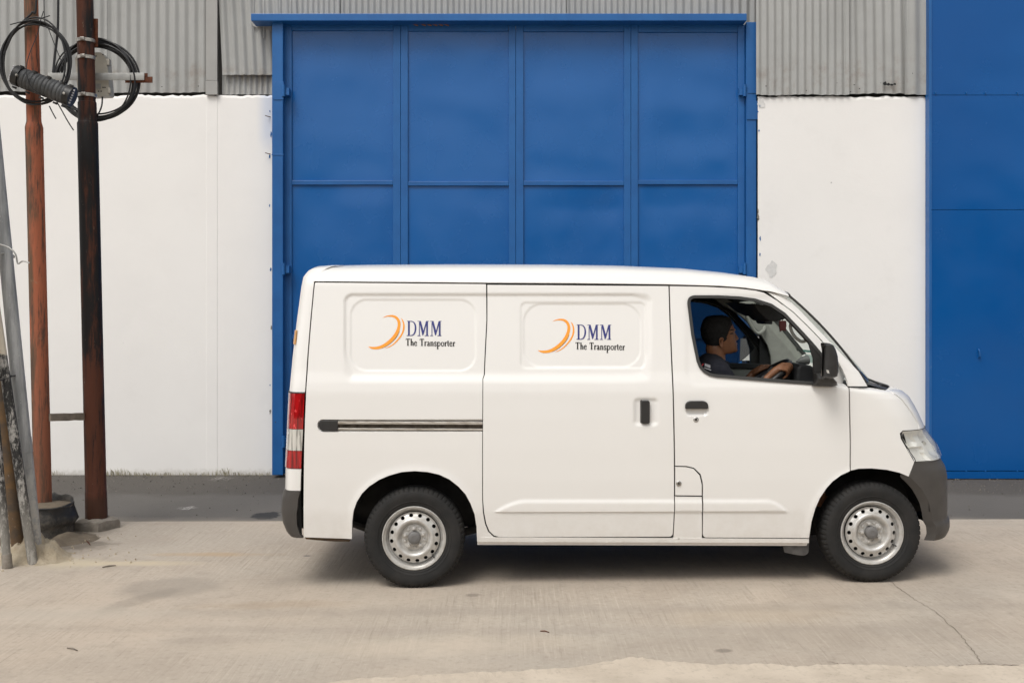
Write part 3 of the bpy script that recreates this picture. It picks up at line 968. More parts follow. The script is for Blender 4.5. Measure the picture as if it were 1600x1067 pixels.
# ================================================================== BLUE SHEET DOOR AT THE RIGHT
YB = 4.12
bd = empty('sheet_metal_door', (px_x(1700, YB), YB, 0), 'tall blue sheet metal door at the right edge beyond the white wall', 'door')
rows = [(-60, 148.6), (149.4, 327.6), (328.4, 735), (735.8, 747)]
for k, (a, b) in enumerate(rows):
    z0, z1 = py_z(b, YB), py_z(a, YB)
    nx, nz = 44, 30
    v, f = [], []
    xa, xb = px_x(1455, YB), px_x(2080, YB)
    for j in range(nz + 1):
        for i in range(nx + 1):
            u, w = i / nx, j / nz
            x, z = xa + (xb - xa) * u, z0 + (z1 - z0) * w
            e = min(1.0, 9 * min(u, 1 - u)) * min(1.0, 8 * min(w, 1 - w))
            v.append((x, YB - 0.002 * k + (0.014 if k < 3 else 0.0) * e * (noise.noise(Vector((x * 1.1, z * 1.0, 31 + k))) + 0.4 * noise.noise(Vector((x * 2.6, z * 3.1, 8 + k)))) - (0.012 if k == 3 else 0), z))
    for j in range(nz):
        for i in range(nx):
            q = j * (nx + 1) + i
            f.append((q, q + 1, q + nx + 2, q + nx + 1))
    # folded edge so that the sheet has a thickness
    base = len(v)
    o_ = obj('door_sheet', v, f, M['blue2'], bd, angle=80)
mb = MB()
mb.box((px_x(1452, YB - .012), YB - 0.012, 0.012), (px_x(1455.4, YB), YB + 0.09, 5.55), 0.003)
mb.build('door_jamb', M['blueframe'], bd, angle=15)
mb = MB()
mb.box((px_x(1456, YB), YB + 0.03, 0.03), (px_x(2080, YB), YB + 0.06, 5.5))
mb.build('door_core', M['blueframe'], bd, smooth=False)
mb = MB()
p = W(1529, 553, YB - 0.012)
mb.tube([p + Vector((0, 0, 0.045)), p + Vector((0, -0.02, 0.03)), p + Vector((0.004, -0.022, -0.02)), p + Vector((0, 0.0, -0.035))], 0.007, 8)
mb.build('pull_hook', M['blueframe'], bd)
for px in (1462, 1510, 1540, 1590):
    for py in (145, 736):
        mb = MB()
        p = W(px, py, YB - 0.016)
        mb.lathe([(0.0, -0.004), (0.006, -0.003), (0.008, 0.004)], tuple(p), 'y', 8)
        mb.build('rivet', M['blueframe'], bd)

# unseen shed added behind the viewer to give the gloss paint a darker reflection
ob = empty('added_dark_shed', (0, -24, 0), 'long low grey shed added unseen behind the viewer for dark reflections', None)
ob['kind'] = 'structure'
mb = MB()
mb.box((-34, -30, -0.02), (34, -24, 5.2))
mb.build('added_shed_wall', simple('added_shed_dark', (0.10, 0.10, 0.095, 1), 0.8), ob, smooth=False)
mb = MB()
mb.box((-34.4, -30.4, 5.2), (34.4, -23.4, 5.5))
mb.build('added_shed_roof', simple('added_shed_roofing', (0.16, 0.15, 0.14, 1), 0.8), ob, smooth=False)


# ================================================================== VAN
# van frame: x forward (photo right), y from the near side (0) to the far side (2*HW), z up; origin on the ground at the rear axle
YAW = math.atan(0.0175)
VO = Vector((-0.561, -0.097, 0.0))
CY_, SY_ = math.cos(YAW), math.sin(YAW)
HW = 0.8325
van = empty('cargo_van', VO, 'white panel van with orange and blue lettering parked in front of the blue gate', 'van', rz=YAW)


def to_van(p):
    d = Vector(p) - VO
    return Vector((d.x * CY_ + d.y * SY_, -d.x * SY_ + d.y * CY_, d.z))


def to_world(v):
    v = np.asarray(v, dtype=float)
    return np.stack([VO.x + v[:, 0] * CY_ - v[:, 1] * SY_, VO.y + v[:, 0] * SY_ + v[:, 1] * CY_, v[:, 2]], 1)


CV = to_van(CAM)


def vray(px, py):
    d = Vector(((px - CX) / F_PX, 1.0, -(py - HY) / F_PX))
    return Vector((d.x * CY_ + d.y * SY_, -d.x * SY_ + d.y * CY_, d.z))


def vat(px, py, y):                           # pixel -> van point on the plane at depth y
    d = vray(px, py)
    return CV + d * ((y - CV.y) / d.y)


def vproj(x, y, z):                           # van coordinates -> photo pixels (arrays)
    wx = VO.x + x * CY_ - y * SY_
    wy = VO.y + x * SY_ + y * CY_
    d = wy - CAM[1]
    return CX + wx * F_PX / d, HY + (CAM[2] - z) * F_PX / d


# cross-section: how far the side lies inside the widest plane
ZT = np.linspace(0.0, 1.90, 951)
_s = np.interp(ZT, [0.0, 0.22, 0.30, 0.44, 0.62, 0.80, 0.98, 1.12, 1.18, 1.24, 1.45, 1.74, 1.755, 1.80, 1.84, 1.865, 1.878, 1.888],
               [0.060, 0.045, 0.032, 0.016, 0.005, 0.0, 0.0, 0.006, 0.014, 0.028, 0.056, 0.098, 0.102, 0.125, 0.175, 0.27, 0.42, HW])
_k = np.exp(-0.5 * (np.arange(-14, 15) / 5.0) ** 2)
_k /= _k.sum()
_s2 = np.convolve(np.pad(_s, 14, 'edge'), _k, 'valid')
_s = np.where(ZT < 1.80, _s2, _s)


def S0(z): return np.interp(z, ZT, _s)


# plan curve of the nose and of the tail: (a forward, b inward) against arc length
def lut(fn):
    ph = np.linspace(0, math.pi / 2, 1200) ** 1.0
    a, b = fn(ph)
    a = np.concatenate([a, a[-2::-1]])
    b = np.concatenate([b, 2 * HW - b[-2::-1]])
    s = np.concatenate([[0], np.cumsum(np.hypot(np.diff(a), np.diff(b)))])
    return s, a, b


NF, RXF = 2.6, 0.40
LF = lut(lambda p: (RXF * np.sin(p) ** (2 / NF), HW * (1 - np.cos(p) ** (2 / NF))))
NR, RXR = 4.2, 0.13
LR = lut(lambda p: (RXR * np.sin(p) ** (2 / NR), HW * (1 - np.cos(p) ** (2 / NR))))


def tangent_pt(L, slope):                     # point of the plan curve where da/db = slope
    s, a, b = L
    m = len(a) // 2
    da = np.diff(a[:m]) / np.maximum(np.diff(b[:m]), 1e-9)
    i = int(np.argmax(da < slope))
    return a[i], b[i]


def sil_table(pts, L, sgn):
    """silhouette pixels -> start of the plan curve x0(z)"""
    zs, xs_ = [], []
    for px, py in pts:
        d = vray(px, py)
        a, b = tangent_pt(L, abs(d.x / d.y))
        z = 1.0
        for _ in range(6):
            y = float(S0(z)) + b * (HW - float(S0(z))) / HW
            p = vat(px, py, y)
            z = p.z
        zs.append(z)
        xs_.append(p.x - sgn * a)
    o = np.argsort(zs)
    return np.array(zs)[o], np.array(xs_)[o]


FRONT_SIL = [(1330, 596), (1360, 600), (1386, 604.6), (1399, 606.5), (1408, 609.5), (1420, 619), (1428, 632), (1435, 645), (1446, 670), (1452, 679), (1463, 693.5), (1469.5, 708), (1471, 722), (1472, 760), (1470, 840)]
BUMP_SIL = [(1469, 715), (1472, 721), (1477, 728), (1480, 743), (1480.5, 800), (1480, 807), (1484, 811), (1484, 825), (1477, 838), (1466, 843), (1450, 852)]
REAR_SIL = [(512, 415.4), (500, 416.2), (492, 417.8), (482, 423), (474, 433), (470, 455), (464, 500), (457, 560), (452, 615), (449, 680), (446, 740), (445, 780), (447, 845)]
RBUMP_SIL = [(445.5, 762), (442, 775), (440.5, 797), (443, 815), (449, 829), (458, 838), (470, 844)]
TF = sil_table(FRONT_SIL, LF, 1)
TB = sil_table(BUMP_SIL, LF, 1)
_zz = np.arange(TB[0][0], TB[0][-1], 0.002)
_kk = np.exp(-0.5 * (np.arange(-12, 13) / 4.5) ** 2)
TB = (_zz, np.convolve(np.pad(np.interp(_zz, *TB), 12, 'edge'), _kk / _kk.sum(), 'valid'))
TR = sil_table(REAR_SIL, LR, -1)
TRB = sil_table(RBUMP_SIL, LR, -1)


def x0f(z, T=None): T = T or TF; return np.interp(z, T[0], T[1])
def x0r(z, T=None): T = T or TR; return np.interp(z, T[0], T[1])


def surf(u, z, tf=None, tr=None, nose=True):
    """side skin wrapped round the nose and the tail: (u, z) -> x, y"""
    u, z = np.broadcast_arrays(np.asarray(u, float), np.asarray(z, float))
    s0 = S0(z)
    x, y = u.copy(), s0.copy()
    k = (HW - s0) / HW
    if nose:
        q = x0f(z, tf)
        m = u > q
        s = np.where(m, u - q, 0)
        a, b = np.interp(s, LF[0], LF[1]), np.interp(s, LF[0], LF[2])
        x = np.where(m, q + a, x)
        y = np.where(m, s0 + b * k, y)
    q = x0r(z, tr)
    m = u < q
    s = np.where(m, q - u, 0)
    a, b = np.interp(s, LR[0], LR[1]), np.interp(s, LR[0], LR[2])
    x = np.where(m, q - a, x)
    y = np.where(m, s0 + b * k, y)
    return x, y


def uz(px, py, **kw):
    """pixel -> (u, z) on the side skin, by Newton iteration"""
    p = vat(px, py, 0.05)
    u, z = p.x, p.z
    e = 1e-4
    best = (1e9, u, z)
    for it in range(60):
        x, y = surf([u, u + e, u], [z, z, z + e], **kw)
        gx, gy = vproj(x, y, np.array([z, z, z + e]))
        rx, ry = px - gx[0], py - gy[0]
        err = math.hypot(rx, ry)
        if err < best[0]: best = (err, u, z)
        if err < 0.02: break
        J = np.array([[(gx[1] - gx[0]) / e, (gx[2] - gx[0]) / e], [(gy[1] - gy[0]) / e, (gy[2] - gy[0]) / e]])
        try: du, dz = np.linalg.solve(J, [rx, ry])
        except Exception: break
        n = max(abs(du), abs(dz))
        if n > 0.04: du, dz = du * 0.04 / n, dz * 0.04 / n
        u, z = u + 0.8 * du, z + 0.8 * dz
    return best[1], best[2]


def resample(poly, step, closed=True):
    out = []
    m = len(poly)
    for i in range(m if closed else m - 1):
        a, b = np.array(poly[i]), np.array(poly[(i + 1) % m])
        n = max(1, int(round(np.linalg.norm(b - a) / step)))
        for k in range(n): out.append(a + (b - a) * k / n)
    if not closed: out.append(np.array(poly[-1]))
    return np.array(out)


def fillet(pts):
    """polygon corners given as (x, y[, radius in pixels]) -> rounded outline"""
    out = []
    m = len(pts)
    for i, p in enumerate(pts):
        r = p[2] if len(p) > 2 else 0
        c = np.array(p[:2], float)
        if r <= 0:
            out.append(tuple(c)); continue
        a, b = np.array(pts[i - 1][:2], float), np.array(pts[(i + 1) % m][:2], float)
        da, db = (a - c), (b - c)
        la, lb = np.linalg.norm(da), np.linalg.norm(db)
        r_ = min(r, la * 0.49, lb * 0.49)
        p0, p2 = c + da / la * r_, c + db / lb * r_
        for k in range(7):
            t = k / 6
            out.append(tuple((1 - t) ** 2 * p0 + 2 * t * (1 - t) * (0.12 * (p0 + p2) / 2 + 0.88 * c) + t * t * p2))
    return out


def inside(P, poly):
    x, y = P[:, 0], P[:, 1]
    r = np.zeros(len(P), bool)
    q = np.roll(poly, -1, 0)
    for (x1, y1), (x2, y2) in zip(poly, q):
        if y1 == y2: continue
        c = ((y1 > y) != (y2 > y)) & (x < (x2 - x1) * (y - y1) / (y2 - y1) + x1)
        r ^= c
    return r


def inset_poly(poly, d):
    """shrink a closed polygon (resampled) by d"""
    P = np.asarray(poly)
    a = 0.5 * np.sum(P[:, 0] * np.roll(P[:, 1], -1) - np.roll(P[:, 0], -1) * P[:, 1])
    sgn = 1.0 if a > 0 else -1.0
    prv, nxt = np.roll(P, 1, 0), np.roll(P, -1, 0)
    t1, t2 = P - prv, nxt - P
    t1 /= np.maximum(np.linalg.norm(t1, axis=1, keepdims=True), 1e-9)
    t2 /= np.maximum(np.linalg.norm(t2, axis=1, keepdims=True), 1e-9)
    n1 = np.stack([-t1[:, 1], t1[:, 0]], 1) * sgn
    n2 = np.stack([-t2[:, 1], t2[:, 0]], 1) * sgn
    nn = n1 + n2
    nn /= np.maximum(np.linalg.norm(nn, axis=1, keepdims=True), 1e-9)
    m = 1 / np.maximum(np.sum(nn * n1, axis=1), 0.45)
    return P + nn * (m * d)[:, None]


def tri_fill(outer, holes, step):
    """triangulate an outline with holes with a regular cloud of inner points"""
    lo, hi = outer.min(0), outer.max(0)
    gx, gy = np.meshgrid(np.arange(lo[0], hi[0], step), np.arange(lo[1], hi[1], step))
    gx[1::2] += step * 0.5
    P = np.stack([gx.ravel(), gy.ravel()], 1)
    P = P[inside(P, inset_poly(outer, step * 0.5))]
    for h in holes: P = P[~inside(P, inset_poly(h, -step * 0.5))]
    loops = [outer] + list(holes)
    V, E = [], []
    for L in loops:
        k = len(V)
        V += [tuple(p) for p in L]
        E += [(k + i, k + (i + 1) % len(L)) for i in range(len(L))]
    nb = len(V)
    V += [tuple(p) for p in P]
    r = delaunay_2d_cdt([Vector(p) for p in V], E, [], 0, 1e-7)
    vo = np.array([tuple(p) for p in r[0]])
    tr = np.array(r[2])
    c = vo[tr].mean(1)
    ok = inside(c, outer)
    for h in holes: ok &= ~inside(c, h)
    tr = tr[ok]
    # force one winding
    A = vo[tr]
    ar = (A[:, 1, 0] - A[:, 0, 0]) * (A[:, 2, 1] - A[:, 0, 1]) - (A[:, 2, 0] - A[:, 0, 0]) * (A[:, 1, 1] - A[:, 0, 1])
    tr[ar < 0] = tr[ar < 0][:, ::-1]
    return vo, tr


def rrect(px, py, x0, y0, x1, y1, r):
    cx, cy = (x0 + x1) / 2, (y0 + y1) / 2
    qx, qy = np.abs(px - cx) - (x1 - x0) / 2 + r, np.abs(py - cy) - (y1 - y0) / 2 + r
    return np.hypot(np.maximum(qx, 0), np.maximum(qy, 0)) + np.minimum(np.maximum(qx, qy), 0) - r


def press(px, py):
    """pressed features of the side, as inward depth, by place on the side"""
    d = np.zeros_like(px)
    # long recessed band above the belt line
    q = rrect(px, py, 536, 457.5, 1021, 600, 15)
    w = 5.5 + 12 * sm((py - 545) / 40) + 6 * sm((px - 985) / 25)
    d += 0.0100 * sm(-q / w)
    d += 0.0042 * sm(-rrect(px, py, 546, 466.5, 745, 581, 27) / 3.6)
    d += 0.0040 * sm(-rrect(px, py, 812, 471, 1010, 577, 10) / 3.5)
    d += 0.0035 * sm(-rrect(px, py, 817, 473.5, 1003, 575, 30) / 3.0)
    # sliding rail slot, door handle dishes
    d += 0.024 * sm(-rrect(px, py, 496, 655.5, 790, 674.5, 9) / 2.2) * (px < 754.5)
    d += 0.010 * sm(-rrect(px, py, 988, 620, 1031, 667, 9) / 8.0)
    d += 0.013 * sm(-rrect(px, py, 1070, 627, 1108.5, 651, 10) / 5.0)
    # raised rubbing strake low on the doors
    yt = 778.5 + 19 * np.clip((822 - px) / 50, 0, 1) ** 1.8 + 21.5 * np.clip((px - 1196) / 38, 0, 1) ** 2.0
    h = sm((py - yt) / 8.0) * sm((800.8 - py) / 2.0) * (px > 770) * (px < 1235)
    d -= 0.0085 * h
    # soft shoulder under the driver's window
    q = rrect(px, py, 1068, 458, 1290, 606, 22)
    d += 0.004 * sm(-q / 10.0)
    return d


def skin(name, outline_px, parent, step=0.009, holes_px=(), gap=0.0021, mat=None, far=False, flange=0.022, extra=None, lift=0.0, tf=None, feat=True, nose=True, pre=None):
    """one pressed body panel from its outline in the photograph"""
    pts = outline_px
    if pre is None:
        O = np.array([uz(x, y, tf=tf, nose=nose) for x, y in fillet(pts)])
        H = [np.array([uz(x, y, tf=tf, nose=nose) for x, y in fillet(h)]) for h in holes_px]
        O = inset_poly(resample(O, step), gap) if gap else resample(O, step)
        H = [resample(h, step) for h in H]
    else:
        O, H = pre
    V, T = tri_fill(O, H, step)

    def place(uv):
        x, y = surf(uv[:, 0], uv[:, 1], tf=tf, nose=nose)
        px, py = vproj(x, y, uv[:, 1])
        if feat: y = y + press(px, py)
        if extra is not None: y = y + extra(px, py, x, uv[:, 1])
        return np.stack([x, y - lift, uv[:, 1]], 1)
    P = place(V)
    v, f = P.tolist(), [tuple(t) for t in T]
    for L in [O] + H:
        A = place(L)
        c = len(v)
        n = len(L)
        a = 0.5 * np.sum(L[:, 0] * np.roll(L[:, 1], -1) - np.roll(L[:, 0], -1) * L[:, 1])
        outer = L is O
        B = A.copy()
        # the folded edge goes straight in, square to the local surface
        e = 2e-3
        xa, ya = surf(L[:, 0] + e, L[:, 1], tf=tf, nose=nose)
        xb, yb = surf(L[:, 0] - e, L[:, 1], tf=tf, nose=nose)
        tx, ty = xa - xb, ya - yb
        ln = np.hypot(tx, ty)
        B[:, 0] += -ty / ln * flange
        B[:, 1] += tx / ln * flange
        v += A.tolist() + B.tolist()
        for i in range(n):
            j = (i + 1) % n
            q = (c + i, c + j, c + n + j, c + n + i)
            f.append(q if (a > 0) != outer else q[::-1])
    v = np.array(v)
    if far:
        v[:, 1] = 2 * HW - v[:, 1]
        f = [t[::-1] for t in f]
    o = obj(name, v, f, mat or M['paint'], parent, angle=32, world_coords=False)
    return o


def part(name, parent=None):
    o = bpy.data.objects.new(name, None)
    o.empty_display_size = 0.05
    COL.objects.link(o)
    o.parent = parent or van
    return o


ARCH_R = [(745, 846), (744, 822), (741, 803), (735, 787), (727, 772), (716, 760), (702, 749), (686, 741.5), (668, 737.5), (648, 736), (628, 737.5), (608, 743), (592, 750), (577, 760), (566, 771), (558, 784), (553, 798), (551, 814), (550.5, 842)]
SEAM_R = [(474, 839), (474, 760), (475, 690), (478, 610), (482, 550), (487, 490), (490.5, 452), (492, 441)]
QUARTER = ARCH_R + [(474, 839.5)] + SEAM_R[1:] + [(620, 442.2), (760, 443.5), (760.5, 500), (757.5, 560), (756.5, 586), (754.5, 592), (754, 700), (754, 780), (755, 800), (758.3, 818), (763.2, 830), (771, 837.6), (780, 840.2), (800, 841), (800, 847)]
SLIDE = [(761, 444.5), (1045, 446.5), (1046.5, 500), (1049, 560), (1052, 640), (1053.5, 727), (1053.5, 800), (1051.5, 838.6, 6), (780, 838.9), (771.5, 836.6), (764, 829.3), (759.2, 817.6), (755.8, 800), (754.2, 780), (754, 700), (754.5, 592), (757, 585), (758, 560), (761, 500)]
DOOR = [(1046, 446.5), (1100, 447.5), (1150, 450), (1180, 453.5), (1194, 457), (1214, 469), (1238, 487), (1260, 508), (1279, 527.5), (1296, 547), (1306, 561), (1314, 575), (1320, 588), (1324.5, 604), (1327, 640), (1328.2, 690), (1328, 736), (1314, 742.5), (1301, 752), (1291, 763), (1281, 778), (1274, 794), (1268, 815), (1264.5, 838), (1264, 840.5),
        (1097.6, 839.8, 6), (1098, 800), (1098, 756, 4), (1094.5, 741), (1084, 731), (1072, 728.2), (1054.5, 727.8), (1053, 640), (1050, 560), (1047.5, 500)]
WINDOW = [(1073.5, 462.5, 12), (1122, 462.5), (1155, 464.2), (1180, 467.5), (1205, 475.5), (1226, 489.5), (1246, 510.5), (1269, 535.5), (1283, 552), (1292, 566), (1293, 602, 6), (1226, 597), (1164, 592), (1118, 588.2), (1108, 585.8), (1100, 581), (1093.5, 574), (1089.3, 564), (1081, 523)]
APILLAR = [(1198, 456), (1212, 457.8), (1229.5, 464.5), (1250, 483), (1275, 509), (1305, 540.5), (1330, 566), (1343.5, 580), (1350, 590), (1358, 604.3), (1325.5, 604), (1321, 588), (1315, 575), (1307, 561), (1297, 547), (1280, 527.5), (1261, 508), (1239, 487), (1215, 469)]
FENDER = [(1326, 604.8), (1358, 605), (1376, 606), (1387, 608.5), (1394, 613), (1409, 625), (1424, 645), (1434, 663), (1436, 671), (1411, 673), (1406.5, 677), (1408, 685), (1420, 706), (1429, 721.5), (1420, 745), (1406, 739), (1386, 734.3), (1362, 732), (1342, 732.5), (1329, 735.5), (1329.2, 690), (1328, 640)]
LID = [(1054.5, 728.6), (1072, 729), (1084, 731.8), (1093.5, 742), (1097, 757), (1097, 774.5), (1054.5, 774)]
BCOL = [(1054, 775), (1097, 775.5), (1097.2, 839.5), (1099, 847), (1048, 847), (1052, 838), (1054, 800)]
SILL = [(800, 838.6), (1050, 840), (1264, 841.3), (1264, 848), (746, 846.5), (746, 839)]
SILL2 = [(746, 847), (1263, 848.6), (1261, 853), (746, 851.5)]


def a_round(px, py, x, z):                    # the pillar turns in towards the windscreen
    xe = np.interp(py, [455, 464.5, 483, 509, 540.5, 566, 580, 604], [1205, 1229.5, 1250, 1275, 1305, 1330, 1343.5, 1358])
    return 0.022 * np.clip(1 - (xe - px) / 20.0, 0, 1) ** 2


def arch_lip(px, py, x, z):                   # rolled lip round the rear wheel opening
    A = np.array(ARCH_R)
    dd = np.full(px.shape, 1e9)
    for i in range(len(A) - 1):
        a, b = A[i], A[i + 1]
        t = np.clip(((px - a[0]) * (b[0] - a[0]) + (py - a[1]) * (b[1] - a[1])) / ((b[0] - a[0]) ** 2 + (b[1] - a[1]) ** 2), 0, 1)
        dd = np.minimum(dd, np.hypot(px - a[0] - t * (b[0] - a[0]), py - a[1] - t * (b[1] - a[1])))
    return -0.006 * np.exp(-(dd / 7.0) ** 2)


def door_lip(px, py, x, z):
    d = np.hypot((px - 1363) / 99.0, (py - 833) / 101.0)
    return -0.005 * np.exp(-((d - 1.0) / 0.06) ** 2) * (py < 845)


for far in (False, True):
    st = 0.0065 if not far else 0.03
    q = skin('quarter_panel', QUARTER, van, st, far=far, extra=arch_lip)
    sd_ = skin('sliding_door', SLIDE, van, st, far=far)
    fd = skin('front_door', DOOR, van, 0.008 if not far else 0.03, holes_px=[WINDOW], far=far, extra=door_lip)
    skin('pillar_panel', APILLAR, van, 0.009 if not far else 0.03, far=far, extra=a_round, nose=False, feat=False)
    fe = skin('fender', FENDER, van, 0.009 if not far else 0.03, far=far, feat=False)
    skin('lower_pillar', BCOL, van, 0.008 if not far else 0.03, far=far)
    skin('sill', SILL, van, 0.010 if not far else 0.03, far=far, gap=0.001, lift=0.004)
    skin('sill_flange', SILL2, van, 0.010 if not far else 0.03, far=far, gap=0.0, lift=-0.012)
    if not far:
        QUARTER_O, SLIDE_O, DOOR_O = q, sd_, fd
        lid = skin('fuel_lid', LID, van, 0.008)
    else:
        FAR_DOOR = fd
        skin('fuel_lid', LID, van, 0.03, far=True)

# ---- inner liner just behind the panels closes the gaps between them
LINER = [(478, 446), (490, 447), (1044, 448), (1150, 452), (1194, 459), (1238, 489), (1279, 530), (1306, 564), (1320, 588), (1340, 608), (1384, 611), (1418, 645), (1428, 668), (1415, 676), (1424, 712), (1424, 738), (1406, 739.6), (1386, 734.9), (1362, 732.6), (1342, 733.1), (1328, 737), (1301, 752.6), (1281, 778.6), (1268, 815), (1262, 846),
         (746, 846), (744, 803), (727, 771.5), (702, 748.5), (668, 737), (648, 735.5), (628, 737), (592, 749.5), (566, 770.5), (553, 797.5), (549, 841), (477, 838), (478, 700)]
for far in (False, True):
    skin('inner_liner', LINER, van, 0.04, holes_px=[WINDOW], far=far, gap=0.0, lift=-0.034, mat=M['dark'], flange=0.001, feat=False)


# ---- roof
def table(pts, y):
    P = [vat(px, py, y) for px, py in pts]
    return np.array([p.x for p in P]), np.array([p.z for p in P])


DX, DZ = table([(489, 440), (620, 441.2), (765, 442.5), (900, 443.2), (1045, 445), (1122, 447.3), (1160, 450), (1184, 453.5), (1204, 456.5), (1229.7, 463.8)], 0.10)
TX, TZ = table([(480, 415.5), (505, 416), (576, 414), (700, 413), (850, 413.3), (960, 415), (1060, 419.5), (1120, 426), (1160, 432.5), (1182, 437.5), (1208, 449), (1231, 461)], 0.46)
TZ = TZ + 0.008
TZ[-1] = DZ[-1] + 0.012
TZ[-2] = min(TZ[-2], float(np.interp(TX[-2], DX, DZ)) + 0.030)
xs0, xs1 = float(DX[0]) + 0.006, float(DX[-1])
sec_z = np.array([0, .02, .06, .15, .3, .45, .6, .73, .84, .92, .965, .99, 1.0])
sec = np.interp(1.752 + sec_z * 0.136, ZT, _s)
sec = (sec - sec[0]) / (sec[-1] - sec[0])
HEAD_BOW = 0.035
v, f = [], []
nt = 110
m = len(sec)
for i in range(nt + 1):
    t = i / nt
    xe = xs0 + (xs1 - xs0) * t
    zd, zc = np.interp(xe, DX, DZ) + 0.003, np.interp(xe, TX, TZ)
    yd = float(S0(zd)) - 0.006
    row = []
    for k in range(2 * m - 1):
        kk = k if k < m else 2 * m - 2 - k
        y = yd + (HW - yd) * sec[kk]
        z = zd + (zc - zd) * sec_z[kk]
        bow = HEAD_BOW * (1 - ((HW - y) / HW) ** 2) * sm((t - 0.75) / 0.25) - 0.02 * (1 - ((HW - y) / HW) ** 2) * sm((0.1 - t) / 0.1)
        rear = 0.0
        row.append((xe + bow, y if k < m else 2 * HW - y, z))
    # folded drip edge under the side
    row = [(row[0][0], row[0][1] + 0.03, row[0][2] - 0.004)] + row + [(row[-1][0], row[-1][1] - 0.03, row[-1][2] - 0.004)]
    v += row
n = 2 * m + 1
for i in range(nt):
    for k in range(n - 1):
        a = i * n + k
        f.append((a, a + n, a + n + 1, a + 1))
roof = obj('roof', v, f, M['paint'], van, angle=40, world_coords=False)
ROOF_FRONT = [Vector(p) for p in v[-n:][1:-1]]
# headliner under the roof, its shade put into the dark colour
hv = [(p[0], p[1] + (0.03 if p[1] < HW else -0.03), p[2] - 0.05) for p in v]
obj('headliner', hv, f, M['trimdark'], van, angle=40, world_coords=False)
# aerial base on the roof edge
mb = MB()
p0, p1 = vat(1187, 444, 0.17), vat(1208, 452, 0.17)
mb.tube([p0, p0.lerp(p1, 0.25) + Vector((0, 0, 0.006)), p0.lerp(p1, 0.7) + Vector((0, 0, 0.006)), p1], [0.006, 0.013, 0.013, 0.007], 10)
mb.build('aerial_base', M['blackp'], van, world_coords=False)

# ---- windscreen, cowl and wiper
nw = 24
top = []
for i in range(nw + 1):
    s = i / nw
    y = ROOF_FRONT[0].y + 0.02 + (2 * HW - 2 * ROOF_FRONT[0].y - 0.04) * s
    e = 1 - (2 * s - 1) ** 2
    rf = min(ROOF_FRONT, key=lambda p: abs(p.y - y))
    zz = np.interp(y, [p.y for p in ROOF_FRONT], [p.z for p in ROOF_FRONT])
    xx = np.interp(y, [p.y for p in ROOF_FRONT], [p.x for p in ROOF_FRONT])
    top.append(Vector((xx + 0.004, y, zz - 0.006)))
cb = vat(1353, 597, 0.085)
bot = []
for i in range(nw + 1):
    s = i / nw
    y = 0.085 + (2 * HW - 0.17) * s
    e = 1 - abs(2 * s - 1) ** 2.2
    bot.append(Vector((cb.x + 0.20 * e, y, cb.z - 0.02 * e)))
v, f = [], []
nr = 14
for j in range(nr + 1):
    t = j / nr
    for i in range(nw + 1):
        p = top[i].lerp(bot[i], t)
        bulge = 0.018 * 4 * t * (1 - t)
        v.append((p.x + bulge, p.y, p.z + bulge))
for j in range(nr):
    for i in range(nw):
        a = j * (nw + 1) + i
        f.append((a, a + nw + 1, a + nw + 2, a + 1))
obj('windscreen', v, f, M['glass'], van, angle=80, world_coords=False)
for col in (0, nw):
    mb = MB()
    mb.tube([Vector(v[j * (nw + 1) + col]) for j in range(nr + 1)], 0.007, 8)
    mb.build('windscreen_seal', M['seal'], van, world_coords=False)
mb = MB()
mb.tube([Vector(v[i]) for i in range(nw + 1)], 0.010, 8)
mb.build('windscreen_seal', M['seal'], van, world_coords=False)
# black cowl panel between the glass and the bonnet
zc = cb.z - 0.020
v2, f2 = [], []
for i in range(nw + 1):
    s = i / nw
    y = 0.075 + (2 * HW - 0.15) * s
    e = 1 - abs(2 * s - 1) ** 2.2
    v2 += [(bot[i].x - 0.02, y, bot[i].z - 0.005), (bot[i].x + 0.05, y, zc - 0.004), (bot[i].x + 0.11, y, zc - 0.022), (bot[i].x + 0.12, y, zc - 0.06)]
    if i:
        for k in range(3): f2.append((4 * i - 4 + k, 4 * i - 3 + k, 4 * i + 1 + k, 4 * i + k)[::-1])
obj('cowl_panel', v2, f2, M['blackp'], van, world_coords=False)
mb = MB()
a0, a1, a2 = vat(1344, 581, 0.30), vat(1356, 592, 0.28), vat(1383, 603, 0.24)
mb.tube([a0 + Vector((-.05, .3, .02)), a0, a1, a2], [0.005, 0.006, 0.006, 0.007], 8)
mb.tube([vat(1372, 602, 0.22), vat(1380, 601, 0.22), vat(1388, 604, 0.22)], 0.006, 8)
mb.tube([vat(1345, 582, 0.26), vat(1352, 594, 0.26), vat(1358, 603, 0.24)], 0.007, 8)
mb.build('wiper', M['blackp'], van, world_coords=False)


# ---- nose: bonnet, headlights, grille, bumper
SMAX = float(LF[0][-1]) / 2


def nose_pt(s, z, T, lift=0.0):
    q = x0f(z, T)
    a, b = np.interp(s, LF[0], LF[1]), np.interp(s, LF[0], LF[2])
    s0 = S0(z)
    y = s0 + b * (HW - s0) / HW
    x = q + a
    if lift:
        e = 0.004
        a1, b1 = np.interp(s - e, LF[0], LF[1]), np.interp(s - e, LF[0], LF[2])
        a2, b2 = np.interp(s + e, LF[0], LF[1]), np.interp(s + e, LF[0], LF[2])
        tx, ty = a2 - a1, b2 - b1
        ln = np.hypot(tx, ty)
        x, y = x + ty / ln * lift, y - tx / ln * lift
    return x, y


